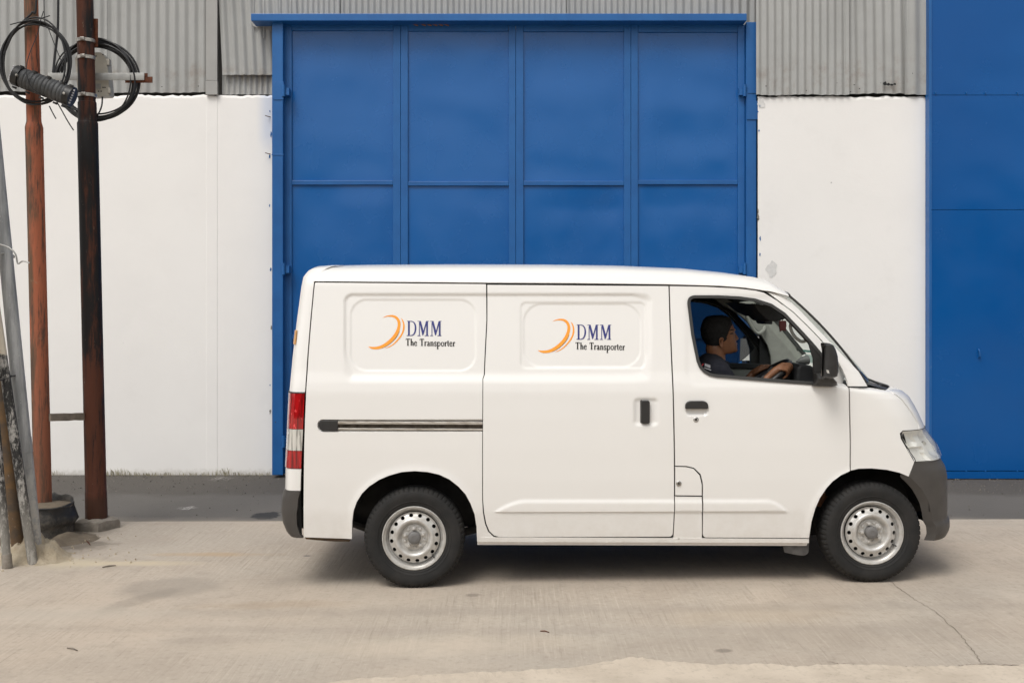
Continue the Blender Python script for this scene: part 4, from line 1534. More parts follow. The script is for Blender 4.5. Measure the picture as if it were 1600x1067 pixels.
def nose_grid(name, zs, sfun, T, mat, n=60, lift=0.0, flange=0.03):
    """sheet wrapped round the front from sfun(z) on the near side to its mirror on the far side"""
    v, f = [], []
    for z in zs:
        s_a = sfun(z)
        ss = np.linspace(s_a, 2 * SMAX - s_a, n)
        x, y = nose_pt(ss, z, T, lift)
        v += [(x[k], y[k], z) for k in range(n)]
    for j in range(len(zs) - 1):
        for k in range(n - 1):
            a = j * n + k
            f.append((a, a + 1, a + n + 1, a + n))
    # folded edges at both ends, top and bottom
    base = np.array(v)
    for idx in ([j * n for j in range(len(zs))], [j * n + n - 1 for j in range(len(zs))], list(range(n)), list(range((len(zs) - 1) * n, len(zs) * n))):
        c = len(v)
        v += [tuple(base[i]) for i in idx]
        v += [(base[i][0] - flange, base[i][1] + (flange * 0.4 if base[i][1] < HW else -flange * 0.4), base[i][2]) for i in idx]
        k = len(idx)
        f += [(c + i, c + i + 1, c + k + i + 1, c + k + i) for i in range(k - 1)]
    return obj(name, v, f, mat, van, angle=40, world_coords=False)


def s_of_px(pts, T):
    """pixel line -> s(z) on the nose sheet"""
    zz, ss = [], []
    for px, py in pts:
        u, z = uz(px, py, tf=T)
        zz.append(z)
        ss.append(max(0.0, u - float(x0f(z, T))))
    o = np.argsort(zz)
    zz, ss = np.array(zz)[o], np.array(ss)[o]
    return lambda z: float(np.interp(z, zz, ss))


hood_s = s_of_px([(1388, 608.5), (1395, 613), (1410, 625), (1425, 645), (1435, 663), (1437, 671)], None)
z_hl_top = uz(1437, 671.5)[1]
z_hl_bot = uz(1440, 721)[1]
z_top = float(TF[0][-1])
z_h1 = uz(1388, 608.5)[1]
hood_z = np.concatenate([np.linspace(z_hl_top + 0.004, z_h1, 22), np.linspace(z_h1, z_h1 + 0.035, 8)[1:]])
nose_grid('bonnet', hood_z, lambda z: hood_s(z) + 0.003, None, M['paint'])
# bonnet top closing towards the cowl
zt = float(hood_z[-1])
ss = np.linspace(hood_s(zt) + 0.003, 2 * SMAX - hood_s(zt) - 0.003, 50)
hx, hy = nose_pt(ss, zt, None)
v, f = [], []
for k in range(50):
    xb = np.interp(hy[k], [p.y for p in bot], [p.x for p in bot]) + 0.08
    xb = min(xb, hx[k] - 0.005)
    v += [(hx[k], hy[k], zt), ((hx[k] + xb) / 2, hy[k], zt + 0.006), (xb, hy[k], zt + 0.004)]
    if k:
        for q in range(2): f.append((3 * k - 3 + q, 3 * k - 2 + q, 3 * k + 1 + q, 3 * k + q)[::-1])
obj('bonnet_top', v, f, M['paint'], van, world_coords=False)

# headlights: bright bowl behind a clear lens
HL = [(1407, 675.5), (1411, 673.3), (1436.5, 671.8), (1446, 671.9), (1450, 677), (1456, 684), (1462, 693), (1466, 703), (1467.5, 720.2), (1430, 720.6), (1421, 706), (1409, 685)]
hl_edge = s_of_px([(1410, 673.8), (1407.5, 678), (1409, 685), (1415, 696), (1421, 706), (1430, 720.5)], None)
for far in (False, True):
    hl = part('headlight')
    zs = np.linspace(z_hl_bot, z_hl_top + 0.003, 16)
    for nm, mt, lift, n in (('reflector_bowl', 'reflector', -0.030, 26), ('lens', 'hl_lens', 0.004, 26)):
        v, f = [], []
        for j, z in enumerate(zs):
            sa = hl_edge(z) + 0.002
            sb = 0.60 - 0.10 * (z - zs[0]) / (zs[-1] - zs[0])
            for k in range(n):
                s = sa + (sb - sa) * k / (n - 1)
                e = min(1, 8 * min(k / (n - 1), 1 - k / (n - 1))) * min(1, 6 * min(j / 15, 1 - j / 15))
                l = lift if lift > 0 else lift * e
                if nm == 'reflector_bowl':
                    # round lamp cup and a stepped indicator cup
                    r1 = math.hypot((s - 0.34) / 0.10, (z - zs[0] - 0.085) / 0.085)
                    l -= 0.045 * max(0.0, 1 - r1 * r1)
                    r2 = max(abs(s - sa - 0.055) / 0.04, abs(z - zs[-1] + 0.05) / 0.035)
                    l -= 0.020 * (r2 < 1)
                    l -= 0.016 * ((z - zs[0]) < 0.075) * (s - sa < 0.12)
                x, y = nose_pt(s, z, None, l)
                v.append((float(x), float(y) if not far else 2 * HW - float(y), z))
        for j in range(15):
            for k in range(n - 1):
                a = j * n + k
                q = (a, a + 1, a + n + 1, a + n)
                f.append(q if not far else q[::-1])
        if nm == 'lens':                       # a thin shell, not a solid
            base = list(v)
            c = len(v)
            v += [(p[0] - 0.003, p[1] + (0.002 if not far else -0.002), p[2]) for p in base]
            f += [tuple(c + i for i in q[::-1]) for q in f]
        obj(nm, v, f, M[mt], hl, angle=28, world_coords=False)
    # dark rim round the lens
    loop = [nose_pt(hl_edge(z) + 0.001, z, None, 0.003) + (z,) for z in zs] + [nose_pt(hl_edge(zs[-1]) + (0.5 - hl_edge(zs[-1])) * k / 12, zs[-1], None, 0.003) + (zs[-1],) for k in range(1, 13)]
    mb = MB()
    mb.tube([(float(a), float(b) if not far else 2 * HW - float(b), c) for a, b, c in loop], 0.0024, 6)
    mb.build('lens_rim', M['chrome'] if False else M['seal'], hl, world_coords=False)
    # bulbs
    mb = MB()
    bx, by = nose_pt(0.34, zs[0] + 0.085, None, -0.055)
    mb.lathe([(0.0, 0.0), (0.012, -0.002), (0.014, 0.012)], (float(bx), float(by) if not far else 2 * HW - float(by), zs[0] + 0.085), 'y', 10)
    mb.build('bulb', M['lens_clear'], hl, world_coords=False)
# grille between the lamps
gz = np.linspace(z_hl_bot, z_hl_top - 0.002, 10)
nose_grid('grille_panel', gz, lambda z: 0.61 - 0.10 * (z - gz[0]) / (gz[-1] - gz[0]), None, M['paint'], 30)
for z in np.linspace(gz[2], gz[-3], 4):
    ss = np.linspace(0.72, 2 * SMAX - 0.72, 24)
    x, y = nose_pt(ss, z, None, 0.006)
    mb = MB()
    mb.tube([(x[k], y[k], z) for k in range(24)], 0.012, 8)
    mb.build('grille_bar', M['blackp'], van, world_coords=False)
# bumper
bump_s = s_of_px([(1429.5, 722), (1425, 735), (1421, 745), (1431, 754), (1440, 764), (1446, 774), (1452, 786), (1455.5, 800), (1458, 815), (1458.5, 845)], TB)
zb_top = uz(1440, 722, tf=TB)[1]
zb_bot = uz(1462, 844, tf=TB)[1]
bz = np.concatenate([np.linspace(zb_bot, zb_bot + 0.13, 14), np.linspace(zb_bot + 0.135, zb_top, 26)])
nose_grid('front_bumper', bz, lambda z: bump_s(z), TB, M['plastic'], 70, flange=0.05)

# ---- tail: rear panel, lamps, bumper
SMR = float(LR[0][-1]) / 2


def tail_pt(s, z, T, lift=0.0):
    q = x0r(z, T)
    a, b = np.interp(s, LR[0], LR[1]), np.interp(s, LR[0], LR[2])
    s0 = S0(z)
    return q - a - lift * np.clip(a / RXR * 2, 0, 1), s0 + b * (HW - s0) / HW - lift * np.clip(1 - a / RXR * 1.2, 0, 1) * np.where(b < HW, 1, -1)


def tail_grid(name, zs, sa, sb, T, mat, parent, n=40, lift=0.0, mirror=False, flange=0.02):
    v, f = [], []
    for z in zs:
        s0_, s1_ = sa(z), sb(z)
        ss = np.linspace(0, 1, n)
        if s1_ > SMR: ss = 0.5 - 0.5 * np.sign(1 - 2 * ss) * np.abs(1 - 2 * ss) ** 0.6
        x, y = tail_pt(s0_ + (s1_ - s0_) * ss, z, T, lift)
        if mirror: y = 2 * HW - y
        v += [(x[k], y[k], z) for k in range(n)]
    for j in range(len(zs) - 1):
        for k in range(n - 1):
            a = j * n + k
            q = (a, a + n, a + n + 1, a + 1)
            f.append(q[::-1] if mirror else q)
    base = np.array(v)
    for idx in ([j * n for j in range(len(zs))], [j * n + n - 1 for j in range(len(zs))], list(range(n)), list(range((len(zs) - 1) * n, len(zs) * n))):
        c = len(v)
        v += [tuple(base[i]) for i in idx]
        v += [(base[i][0] + (flange if abs(base[i][1] - HW) < 0.6 else 0.0), base[i][1] + (flange if base[i][1] < HW else -flange), base[i][2]) for i in idx]
        k = len(idx)
        f += [(c + i, c + i + 1, c + k + i + 1, c + k + i) for i in range(k - 1)]
    return obj(name, v, f, mat, parent, angle=40, world_coords=False)


def seam_fun(pts, T):
    zz, ss = [], []
    for px, py in pts:
        u, z = uz(px, py, tr=T)
        zz.append(z)
        ss.append(float(x0r(z, T)) - u)
    o = np.argsort(zz)
    zz, ss = np.array(zz)[o], np.array(ss)[o]
    return lambda z: float(np.interp(z, zz, ss))


seam = seam_fun(SEAM_R, None)
seam_b = seam_fun(SEAM_R, TRB)
zl1, zl0 = uz(468, 613)[1], uz(462, 732)[1]
zb1 = uz(462, 767)[1]
g3 = 0.0048
z441 = uz(491, 441)[1]
sa, sb = (lambda z: seam(z) + g3), (lambda z: 2 * SMR - seam(z) - g3)
ztop_r = float(TR[0][-1]) - 0.001
zz = np.concatenate([np.linspace(zl1 + 0.002, z441, 40), np.linspace(z441, ztop_r, 22)[1:]])
seam_top = lambda z: seam(min(z, z441)) - max(0.0, z - z441) * 0.25
tail_grid('tailgate', zz, lambda z: seam_top(z) + g3, lambda z: 2 * SMR - seam_top(z) - g3, None, M['paint'], van, 60)
tail_grid('tailgate_lower', np.linspace(zb1 + 0.002, zl0 - 0.002, 8), sa, sb, None, M['paint'], van, 60)
LAMP_W = 0.30
tail_grid('tailgate_middle', np.linspace(zl0 + 0.001, zl1 - 0.001, 24), lambda z: seam(z) + LAMP_W, lambda z: 2 * SMR - seam(z) - LAMP_W, None, M['paint'], van, 40)
zr1, zr0 = uz(464, 670.5)[1], uz(462, 704)[1]
for far in (False, True):
    lamp = part('tail_lamp')
    for nm, za, zb_, mt in (('upper_red_lens', zr1 + 0.001, zl1 - 0.002, 'lens_red'), ('clear_lens', zr0 + 0.001, zr1 - 0.001, 'lens_clear'), ('lower_red_lens', zl0 + 0.002, zr0 - 0.001, 'lens_red')):
        tail_grid(nm, np.linspace(za, zb_, 14), lambda z: seam(z) + g3, lambda z: seam(z) + LAMP_W - 0.004, None, M[mt], lamp, 24, lift=0.004, mirror=far)
    mb = MB()
    for (za, zb_) in ((zl1 - 0.004, zl1 + 0.003),):
        xx, yy = tail_pt(np.linspace(float(seam(za)) + g3, seam(za) + LAMP_W, 16), za, None, 0.003)
        mb.tube([(xx[k], yy[k] if not far else 2 * HW - yy[k], za + 0.002) for k in range(16)], 0.004, 6)
    mb.build('lamp_gasket', M['seal'], lamp, world_coords=False)
zrb = uz(470, 840, tr=TRB)[1]
tail_grid('rear_bumper', np.linspace(zrb, zb1 - 0.001, 22), lambda z: seam_b(z) + g3, lambda z: 2 * SMR - seam_b(z) - g3, TRB, M['plastic'], van, 60, lift=0.004, flange=0.04)
# amber reflector on the rear corner
za, zb_ = uz(464, 538)[1], uz(466, 516)[1]
tail_grid('side_reflector', np.linspace(za, zb_, 5), lambda z: seam(z) + 0.085, lambda z: seam(z) + 0.16, None, M['amber'], van, 8, lift=0.006)
# dark backing behind the tail seams
tail_grid('tail_liner', np.linspace(0.30, 1.80, 20), lambda z: 0.0, lambda z: 2 * SMR, None, M['dark'], van, 60, lift=-0.03, flange=0.001)

# ---- window rubber, far glass, sunshade
def uzl(pts, **kw): return np.array([uz(x, y, **kw) for x, y in fillet(pts)])


WIN = resample(uzl(WINDOW), 0.012)
for far, door in ((False, DOOR_O), (True, FAR_DOOR)):
    o_ = skin('window_seal', None, door, 0.008, pre=(inset_poly(WIN, -0.004), [inset_poly(WIN, 0.013)]), lift=0.005, mat=M['seal'], far=far, feat=False, flange=0.05 if not far else 0.02)
# glass in the far door; the driver's window is wound down
vv, tt = tri_fill(inset_poly(WIN, 0.008), [], 0.04)
gx, gy = surf(vv[:, 0], vv[:, 1])
obj('window_glass', np.stack([gx, 2 * HW - gy - 0.018, vv[:, 1]], 1), tt, M['glass'], FAR_DOOR, angle=80, world_coords=False)
# round fabric sunshade stuck to the inside of the far glass
yb = 2 * HW - 0.075
cc = vat(1112, 498, yb)
wi = inset_poly(WIN, 0.012)
ring = []
for k in range(96):
    a = 2 * math.pi * k / 96
    lo, hi = 0.0, 0.375
    for _ in range(16):
        md = (lo + hi) / 2
        if inside(np.array([[cc.x + md * math.cos(a), cc.z + md * math.sin(a)]]), wi)[0]: lo = md
        else: hi = md
    ring.append((cc.x + lo * math.cos(a), yb + 0.012 * (cc.z + lo * math.sin(a) < 1.4), cc.z + lo * math.sin(a)))
yy = [2 * HW - float(S0(p[2])) - 0.030 for p in ring]
ring = [(p[0], y, p[2]) for p, y in zip(ring, yy)]
shade_ob = MB().add([(cc.x, 2 * HW - float(S0(cc.z)) - 0.030, cc.z)] + ring, [(0, 1 + k, 1 + (k + 1) % 96) for k in range(96)]).build('sunshade', M['shade'], FAR_DOOR, smooth=False, world_coords=False)


def slab(name, pts, y, th, mat, parent=None, bev=0.0):
    """plate from a pixel outline at depth y in the van, thickness th towards the far side"""
    P = [vat(px, py, y) for px, py in fillet(pts)]
    n = len(P)
    ar = sum(P[i].x * P[(i + 1) % n].z - P[(i + 1) % n].x * P[i].z for i in range(n))
    if ar < 0: P = P[::-1]
    v = [tuple(p) for p in P] + [(p.x, p.y + th, p.z) for p in P]
    f = [tuple(range(n)), tuple(range(2 * n - 1, n - 1, -1))] + [(i, n + i, n + (i + 1) % n, (i + 1) % n) for i in range(n)]
    f = [q if k < 2 else q for k, q in enumerate(f)]
    o = obj(name, v, f, mat, parent or van, angle=30, world_coords=False)
    if bev:
        md = o.modifiers.new('bevel', 'BEVEL')
        md.width, md.segments, md.limit_method, md.angle_limit = bev, 2, 'ANGLE', R(40)
        md.harden_normals = True
    return o


# ---- cab interior seen through the window
slab('door_trim', [(1040, 575), (1200, 577), (1204, 590), (1204, 640), (1040, 640)], 1.56, 0.03, M['trim'], FAR_DOOR, 0.006)
slab('door_capping', [(1040, 565.5), (1205, 568.5), (1206, 576.5), (1040, 574.5)], 1.545, 0.06, M['trimdark'], FAR_DOOR, 0.006)
slab('corner_trim', [(1188, 511), (1197, 522), (1204, 536), (1208.5, 550), (1210.5, 580), (1186, 580), (1187, 540)], 1.548, 0.03, M['trimdark'], FAR_DOOR, 0.006)
slab('pillar_trim', [(1110, 463), (1176, 463), (1200, 486), (1228, 518), (1254, 553), (1253, 590), (1206, 590), (1204, 556), (1199, 540), (1188, 522), (1170, 505), (1148, 487), (1128, 476)], 1.50, 0.035, M['trim'], None, 0.008)
slab('pillar_edge', [(1180, 468), (1205, 486), (1233, 519), (1260, 552.5), (1254, 555), (1226, 520), (1199, 490), (1176, 469)], 1.492, 0.03, M['trimdark'], None, 0.004)


def bar(name, pts, r, mat, parent=None, n=10):
    return MB().tube(catmull(pts, 6), r, n).build(name, mat, parent or van, world_coords=False)


bar('grab_handle', [vat(1169, 487, 1.49), vat(1167, 494, 1.46), vat(1171, 505, 1.45), vat(1179, 517, 1.45), vat(1186, 521, 1.45), vat(1192, 517, 1.46), vat(1195, 511, 1.49)], 0.013, M['trim'])
bar('grab_handle', [vat(1238, 503, 0.16), vat(1235, 509, 0.19), vat(1237, 518, 0.20), vat(1243, 527, 0.20), vat(1251, 533, 0.20), vat(1257, 533, 0.18), vat(1260, 528, 0.16)], 0.010, M['trim'])
slab('sun_visor', [(1176, 474), (1206, 478), (1228, 498), (1216, 502), (1202, 502, 4), (1186, 488)], 0.32, 0.40, M['trimdark'], None, 0.008)
slab('sun_visor', [(1150, 472), (1178, 476), (1196, 492), (1184, 494), (1170, 488)], 0.98, 0.36, M['trimdark'], None, 0.008)
bar('mirror_stalk', [vat(1222, 480, 0.83), vat(1212, 492, 0.83), vat(1205, 500, 0.83)], 0.010, M['trimdark'])
slab('rear_view_mirror', [(1192, 496, 3), (1206, 498, 3), (1208, 507, 3), (1195, 506, 3)], 0.72, 0.22, M['trimdark'], None, 0.006)


def extrude_y(name, prof, y0, y1, mat, parent=None, bev=0.012):
    """solid with the side profile prof [(x, z)] between two depths"""
    n = len(prof)
    v = [(x, y0, z) for x, z in prof] + [(x, y1, z) for x, z in prof]
    ar = sum(prof[i][0] * prof[(i + 1) % n][1] - prof[(i + 1) % n][0] * prof[i][1] for i in range(n))
    f = [tuple(range(n)), tuple(range(2 * n - 1, n - 1, -1))] + [(i, n + i, n + (i + 1) % n, (i + 1) % n) for i in range(n)]
    if ar < 0: f = [q[::-1] for q in f]
    o = obj(name, v, f, mat, parent or van, angle=30, world_coords=False)
    if bev:
        md = o.modifiers.new('bevel', 'BEVEL')
        md.width, md.segments, md.limit_method, md.angle_limit = bev, 3, 'ANGLE', R(35)
        md.harden_normals = True
    return o


pd = vat(1240, 575, 0.42)
dx_ = pd.x
dash = extrude_y('dashboard', [(dx_ - 0.02, 0.72), (dx_ - 0.05, 0.95), (dx_ - 0.02, 1.12), (dx_ + 0.02, 1.175), (dx_ + 0.30, 1.165), (dx_ + 0.50, 1.12), (dx_ + 0.50, 0.72)], 0.09, 1.57, M['trimdark'])
tb = [vat(px, py, 0.42) for px, py in ((1231, 600), (1233, 572), (1240, 566), (1254, 569), (1268, 578), (1280, 592), (1284, 604))]
extrude_y('instrument_binnacle', [(p.x, p.z) for p in tb], 0.24, 0.60, M['trimdark'], dash, 0.02)
mb = MB()
a, b = vat(1262, 562, 0.52), vat(1244, 565, 0.50)
mb.tube([a, a.lerp(b, 0.5), b], [0.030, 0.024, 0.004], 14)
mb.build('dash_sensor', simple('dash_grey', (0.16, 0.16, 0.155, 1), 0.5), dash, world_coords=False)
slab('dash_tray', [(1254, 546), (1267, 547.5), (1267, 551), (1256, 549.5)], 1.10, 0.16, simple('green_plastic', (0.10, 0.22, 0.19, 1), 0.4), dash)
slab('paper_note', [(1258, 553), (1274, 556), (1275, 568), (1263, 566)], 0.75, 0.006, simple('pale_green_paper', (0.42, 0.52, 0.48, 1), 0.7), dash)

# steering wheel
EL = R(36)
e1, ey = Vector((math.cos(EL), 0, math.sin(EL))), Vector((0, 1, 0))
SWR = 0.185
swc = vat(1231.5, 564.5, 0.42) - e1 * SWR


def swp(phi, r=SWR): return swc + e1 * (math.cos(phi) * r) + ey * (math.sin(phi) * r)


sw = part('steering_wheel')
MB().tube([swp(2 * math.pi * k / 48) for k in range(48)], 0.0155, 12, closed=True).build('wheel_rim', M['blackp'], sw, world_coords=False)
nrm = e1.cross(ey)
MB().tube([swc - nrm * 0.03, swc + nrm * 0.0, swc + nrm * 0.03], [0.07, 0.075, 0.05], 20).build('wheel_hub', M['blackp'], sw, world_coords=False)
for ph in (0.9, -0.9, math.pi):
    MB().tube([swc, swp(ph)], [0.022, 0.012], 8).build('spoke', M['blackp'], sw, world_coords=False)
MB().tube([swc + nrm * 0.02, swc + nrm * (0.35 if nrm.z < 0 else -0.35)], 0.03, 12).build('steering_column', M['trimdark'], van, world_coords=False)

# seats
for y0 in (0.19, 0.98):
    st_ = part('seat')
    sx = vat(1108, 575, 0.42).x
    extrude_y('cushion', [(sx - 0.15, 0.60), (sx + 0.42, 0.64), (sx + 0.44, 0.72), (sx + 0.38, 0.765), (sx - 0.12, 0.715)], y0, y0 + 0.46, M['seat'], st_, 0.03)
    extrude_y('backrest', [(sx - 0.15, 0.70), (sx - 0.06, 0.70), (sx - 0.125, 1.16), (sx - 0.155, 1.19), (sx - 0.215, 1.18), (sx - 0.235, 1.10)], y0, y0 + 0.46, M['seat'], st_, 0.03)
    extrude_y('seat_box', [(sx - 0.2, 0.34), (sx + 0.42, 0.34), (sx + 0.42, 0.63), (sx - 0.2, 0.60)], y0 - 0.02, y0 + 0.48, M['trimdark'], st_, 0.01)

# ---- mirrors
def mirror(far):
    mr = part('door_mirror', DOOR_O if not far else FAR_DOOR)
    rows = [(1281, 1294, 536), (1279.5, 1299, 539), (1278.5, 1303, 546), (1277.5, 1306.2, 556), (1277, 1307.2, 568), (1276, 1307.4, 580), (1275.5, 1305.5, 587), (1276.5, 1300, 590.5), (1280, 1293, 592)]
    yc = -0.105
    v, f = [], []
    n = 20
    for (xa, xb, py) in rows:
        a, b = vat(xa, py, yc), vat(xb, py, yc)
        cx, hx = (a.x + b.x) / 2, (b.x - a.x) / 2
        wy = 0.085 if 538 < py < 590 else 0.055
        for k in range(n):
            q = 2 * math.pi * k / n
            c_, s_ = math.cos(q), math.sin(q)
            yo_ = wy * math.copysign(abs(s_) ** 0.75, s_)
            v.append((cx + hx * math.copysign(abs(c_) ** 0.75, c_) + (0.42 * (yo_ + wy) if c_ < 0 else 0.0), yc + yo_, a.z))
    for j in range(len(rows) - 1):
        for k in range(n):
            l = (k + 1) % n
            f.append((j * n + k, (j + 1) * n + k, (j + 1) * n + l, j * n + l))
    f += [tuple(range(n)), tuple((len(rows) - 1) * n + k for k in range(n - 1, -1, -1))]
    fl = (lambda L: [(p[0], 2 * HW - p[1], p[2]) for p in L]) if far else (lambda L: [tuple(p) for p in L])
    obj('mirror_housing', fl(v), f if not far else [q[::-1] for q in f], M['plastic'] if False else M['blackp'], mr, angle=45, world_coords=False)
    # foot on the door corner
    rows2 = [(1272, 1288, 583, -0.01, 0.035), (1274, 1301, 591, -0.03, 0.055), (1273, 1306, 596, -0.02, 0.05), (1268, 1308, 601.5, 0.0, 0.035), (1270, 1303, 603, 0.0, 0.03)]
    v, f = [], []
    for (xa, xb, py, yc2, wy) in rows2:
        a, b = vat(xa, py, yc2), vat(xb, py, yc2)
        cx, hx = (a.x + b.x) / 2, (b.x - a.x) / 2
        for k in range(n):
            q = 2 * math.pi * k / n
            c_, s_ = math.cos(q), math.sin(q)
            v.append((cx + hx * math.copysign(abs(c_) ** 0.6, c_), yc2 + wy * math.copysign(abs(s_) ** 0.7, s_), a.z))
    for j in range(len(rows2) - 1):
        for k in range(n):
            l = (k + 1) % n
            f.append((j * n + k, (j + 1) * n + k, (j + 1) * n + l, j * n + l))
    f += [tuple(range(n)), tuple((len(rows2) - 1) * n + k for k in range(n - 1, -1, -1))]
    obj('mirror_foot', fl(v), f if not far else [q[::-1] for q in f], M['blackp'], mr, angle=45, world_coords=False)
    # black sail plate that fills the front corner of the window
    P = [vat(px, py, 0.045) for px, py in ((1262, 530), (1270, 536.5), (1283, 552), (1291, 566), (1292, 600), (1272, 600), (1271, 560))]
    m_ = len(P)
    vv = [tuple(p) for p in P] + [(p.x, p.y + 0.02, p.z) for p in P]
    obj('sail_plate', fl(vv), [tuple(range(m_)), tuple(range(2 * m_ - 1, m_ - 1, -1))] + [(i, m_ + i, m_ + (i + 1) % m_, (i + 1) % m_) for i in range(m_)], M['blackp'], mr, smooth=False, world_coords=False)
    # repeater lens and the glass that looks back
    P = [vat(px, py, -0.175) for px, py in ((1290, 577.5), (1303.5, 580.5), (1304.5, 586), (1291, 582.5))]
    P = [Vector((p.x, -0.194 + 0.05 * i_, p.z)) for p, i_ in zip(P, (0, .4, .4, 0))]
    obj('repeater_lens', fl([tuple(p) for p in P] + [(p.x, p.y + 0.03, p.z) for p in P]), [(0, 1, 2, 3), (7, 6, 5, 4), (0, 4, 5, 1), (1, 5, 6, 2), (2, 6, 7, 3), (3, 7, 4, 0)], M['lens_clear'], mr, smooth=False, world_coords=False)
    g0, g1 = vat(1277.5, 541, yc), vat(1276, 586, yc)
    gl = [(g0.x + 0.006, yc - 0.062, g0.z), (g0.x + 0.058, yc + 0.062, g0.z), (g1.x + 0.058, yc + 0.062, g1.z), (g1.x + 0.006, yc - 0.062, g1.z)]
    obj('mirror_glass', fl(gl + [(p[0] + 0.004, p[1], p[2]) for p in gl]), [(0, 1, 2, 3), (7, 6, 5, 4), (0, 4, 5, 1), (1, 5, 6, 2), (2, 6, 7, 3), (3, 7, 4, 0)], simple('mirror_silver', (0.7, 0.7, 0.7, 1), 0.03, 1.0, var=0.02), mr, smooth=False, world_coords=False)


mirror(False)
mirror(True)

# ---- handles, locks, rail
def rbox(name, x0, y0, x1, y1, ya, th, mat, parent, r=5, bev=0.005):
    return slab(name, [(x0, y0, r), (x1, y0, r), (x1, y1, r), (x0, y1, r)], ya, th, mat, parent, bev)


rbox('handle', 1002, 626, 1015.5, 662, -0.014, 0.03, M['blackp'], SLIDE_O, 3, 0.005)
rbox('handle_shroud', 1000.5, 625, 1004, 661, 0.004, 0.02, M['plastic'], SLIDE_O, 2, 0.002)
slab('handle', [(1071, 639, 2), (1071.5, 630, 6), (1077, 626.5, 6), (1101, 626.5, 6), (1106.5, 630, 6), (1107, 639, 2)], -0.012, 0.032, M['blackp'], DOOR_O, 0.005)


def lock(px, py, y, parent, r=0.0155):
    p = vat(px, py, y)
    lk = MB().lathe([(0.0, -0.004), (r * 0.55, -0.004), (r * 0.6, -0.001), (r * 0.7, -0.001), (r * 0.75, -0.006), (r, -0.004), (r * 1.05, 0.006)], tuple(p), 'y', 20)
    o = lk.build('lock', M['chrome'], parent, world_coords=False)
    MB().lathe([(0.0, -0.0050), (r * 0.42, -0.0048), (r * 0.45, 0.0)], tuple(p), 'y', 14).build('key_slot', M['blackp'], parent, world_coords=False)


lock(1087.3, 655.5, 0.002, DOOR_O)
lock(1060.5, 755, 0.006, lid)
slab('rail_cap', [(497, 664.5, 7), (499, 657.5, 7), (528, 657.3, 1), (528, 672.6, 1), (501, 672.6, 7)], -0.006, 0.03, M['blackp'], QUARTER_O, 0.006)
slab('rail', [(527, 658.2), (754, 659.2), (754, 663.4), (527, 662.4)], -0.004, 0.02, M['rail'], QUARTER_O, 0.002)
slab('rail', [(527, 668.8), (754, 669.8), (754, 672.4), (527, 671.4)], -0.001, 0.02, M['rail'], QUARTER_O, 0.002)
slab('rail_web', [(527, 661.5), (754, 662.5), (754, 670), (527, 669)], 0.012, 0.01, simple('rail_shadow_steel', (0.10, 0.085, 0.07, 1), 0.4, 0.8, var=0.5, scale=30), QUARTER_O)

# ---- lettering: vinyl cut shapes that follow the pressed panel
class Decal:
    def __init__(s, dx, dy): s.dx, s.dy, s.v, s.f, s.k = dx, dy, [], [], 0

    def poly(s, pts):
        """filled outline in photo pixels"""
        P = resample([(x + s.dx, y + s.dy) for x, y in pts], 1.2)
        V, T = tri_fill(P, [], 1.6)
        c = len(s.v)
        lift = 0.0012 + 0.00012 * (s.k % 9)
        s.k += 1
        D = np.array([tuple(vray(px, py)) for px, py in V])
        pr = press(V[:, 0], V[:, 1])
        y = np.full(len(V), 0.06)
        for _ in range(5): y = S0(CV.z + D[:, 2] * (y - CV.y) / D[:, 1]) + pr
        y = y - lift
        k_ = (y - CV.y) / D[:, 1]
        s.v += np.stack([CV.x + D[:, 0] * k_, y, CV.z + D[:, 2] * k_], 1).tolist()
        s.f += [tuple(c + i for i in t) for t in T]

    def stroke(s, pts, w):
        """a line with a width (one number or one per point)"""
        P = np.array(pts, float)
        ww = np.array(w if hasattr(w, '__len__') else [w] * len(P), float) / 2
        t = np.gradient(P, axis=0)
        t /= np.maximum(np.linalg.norm(t, axis=1, keepdims=True), 1e-9)
        nn = np.stack([-t[:, 1], t[:, 0]], 1)
        s.poly([tuple(q) for q in P + nn * ww[:, None]] + [tuple(q) for q in (P - nn * ww[:, None])[::-1]])

    def build(s, name, mat, parent): return obj(name, s.v, s.f, mat, parent, smooth=True, angle=80, world_coords=False)


def zq(pts): return [(560 + x / 9.41, 480 + y / 9.41) for x, y in pts]
def zd_(pts): return [(630 + x / 17.78, 490 + y / 17.78) for x, y in pts]


def cr(pts, closed=False): return [(p.x, p.y) for p in catmull([(x, y, 0) for x, y in pts], 5, closed)]


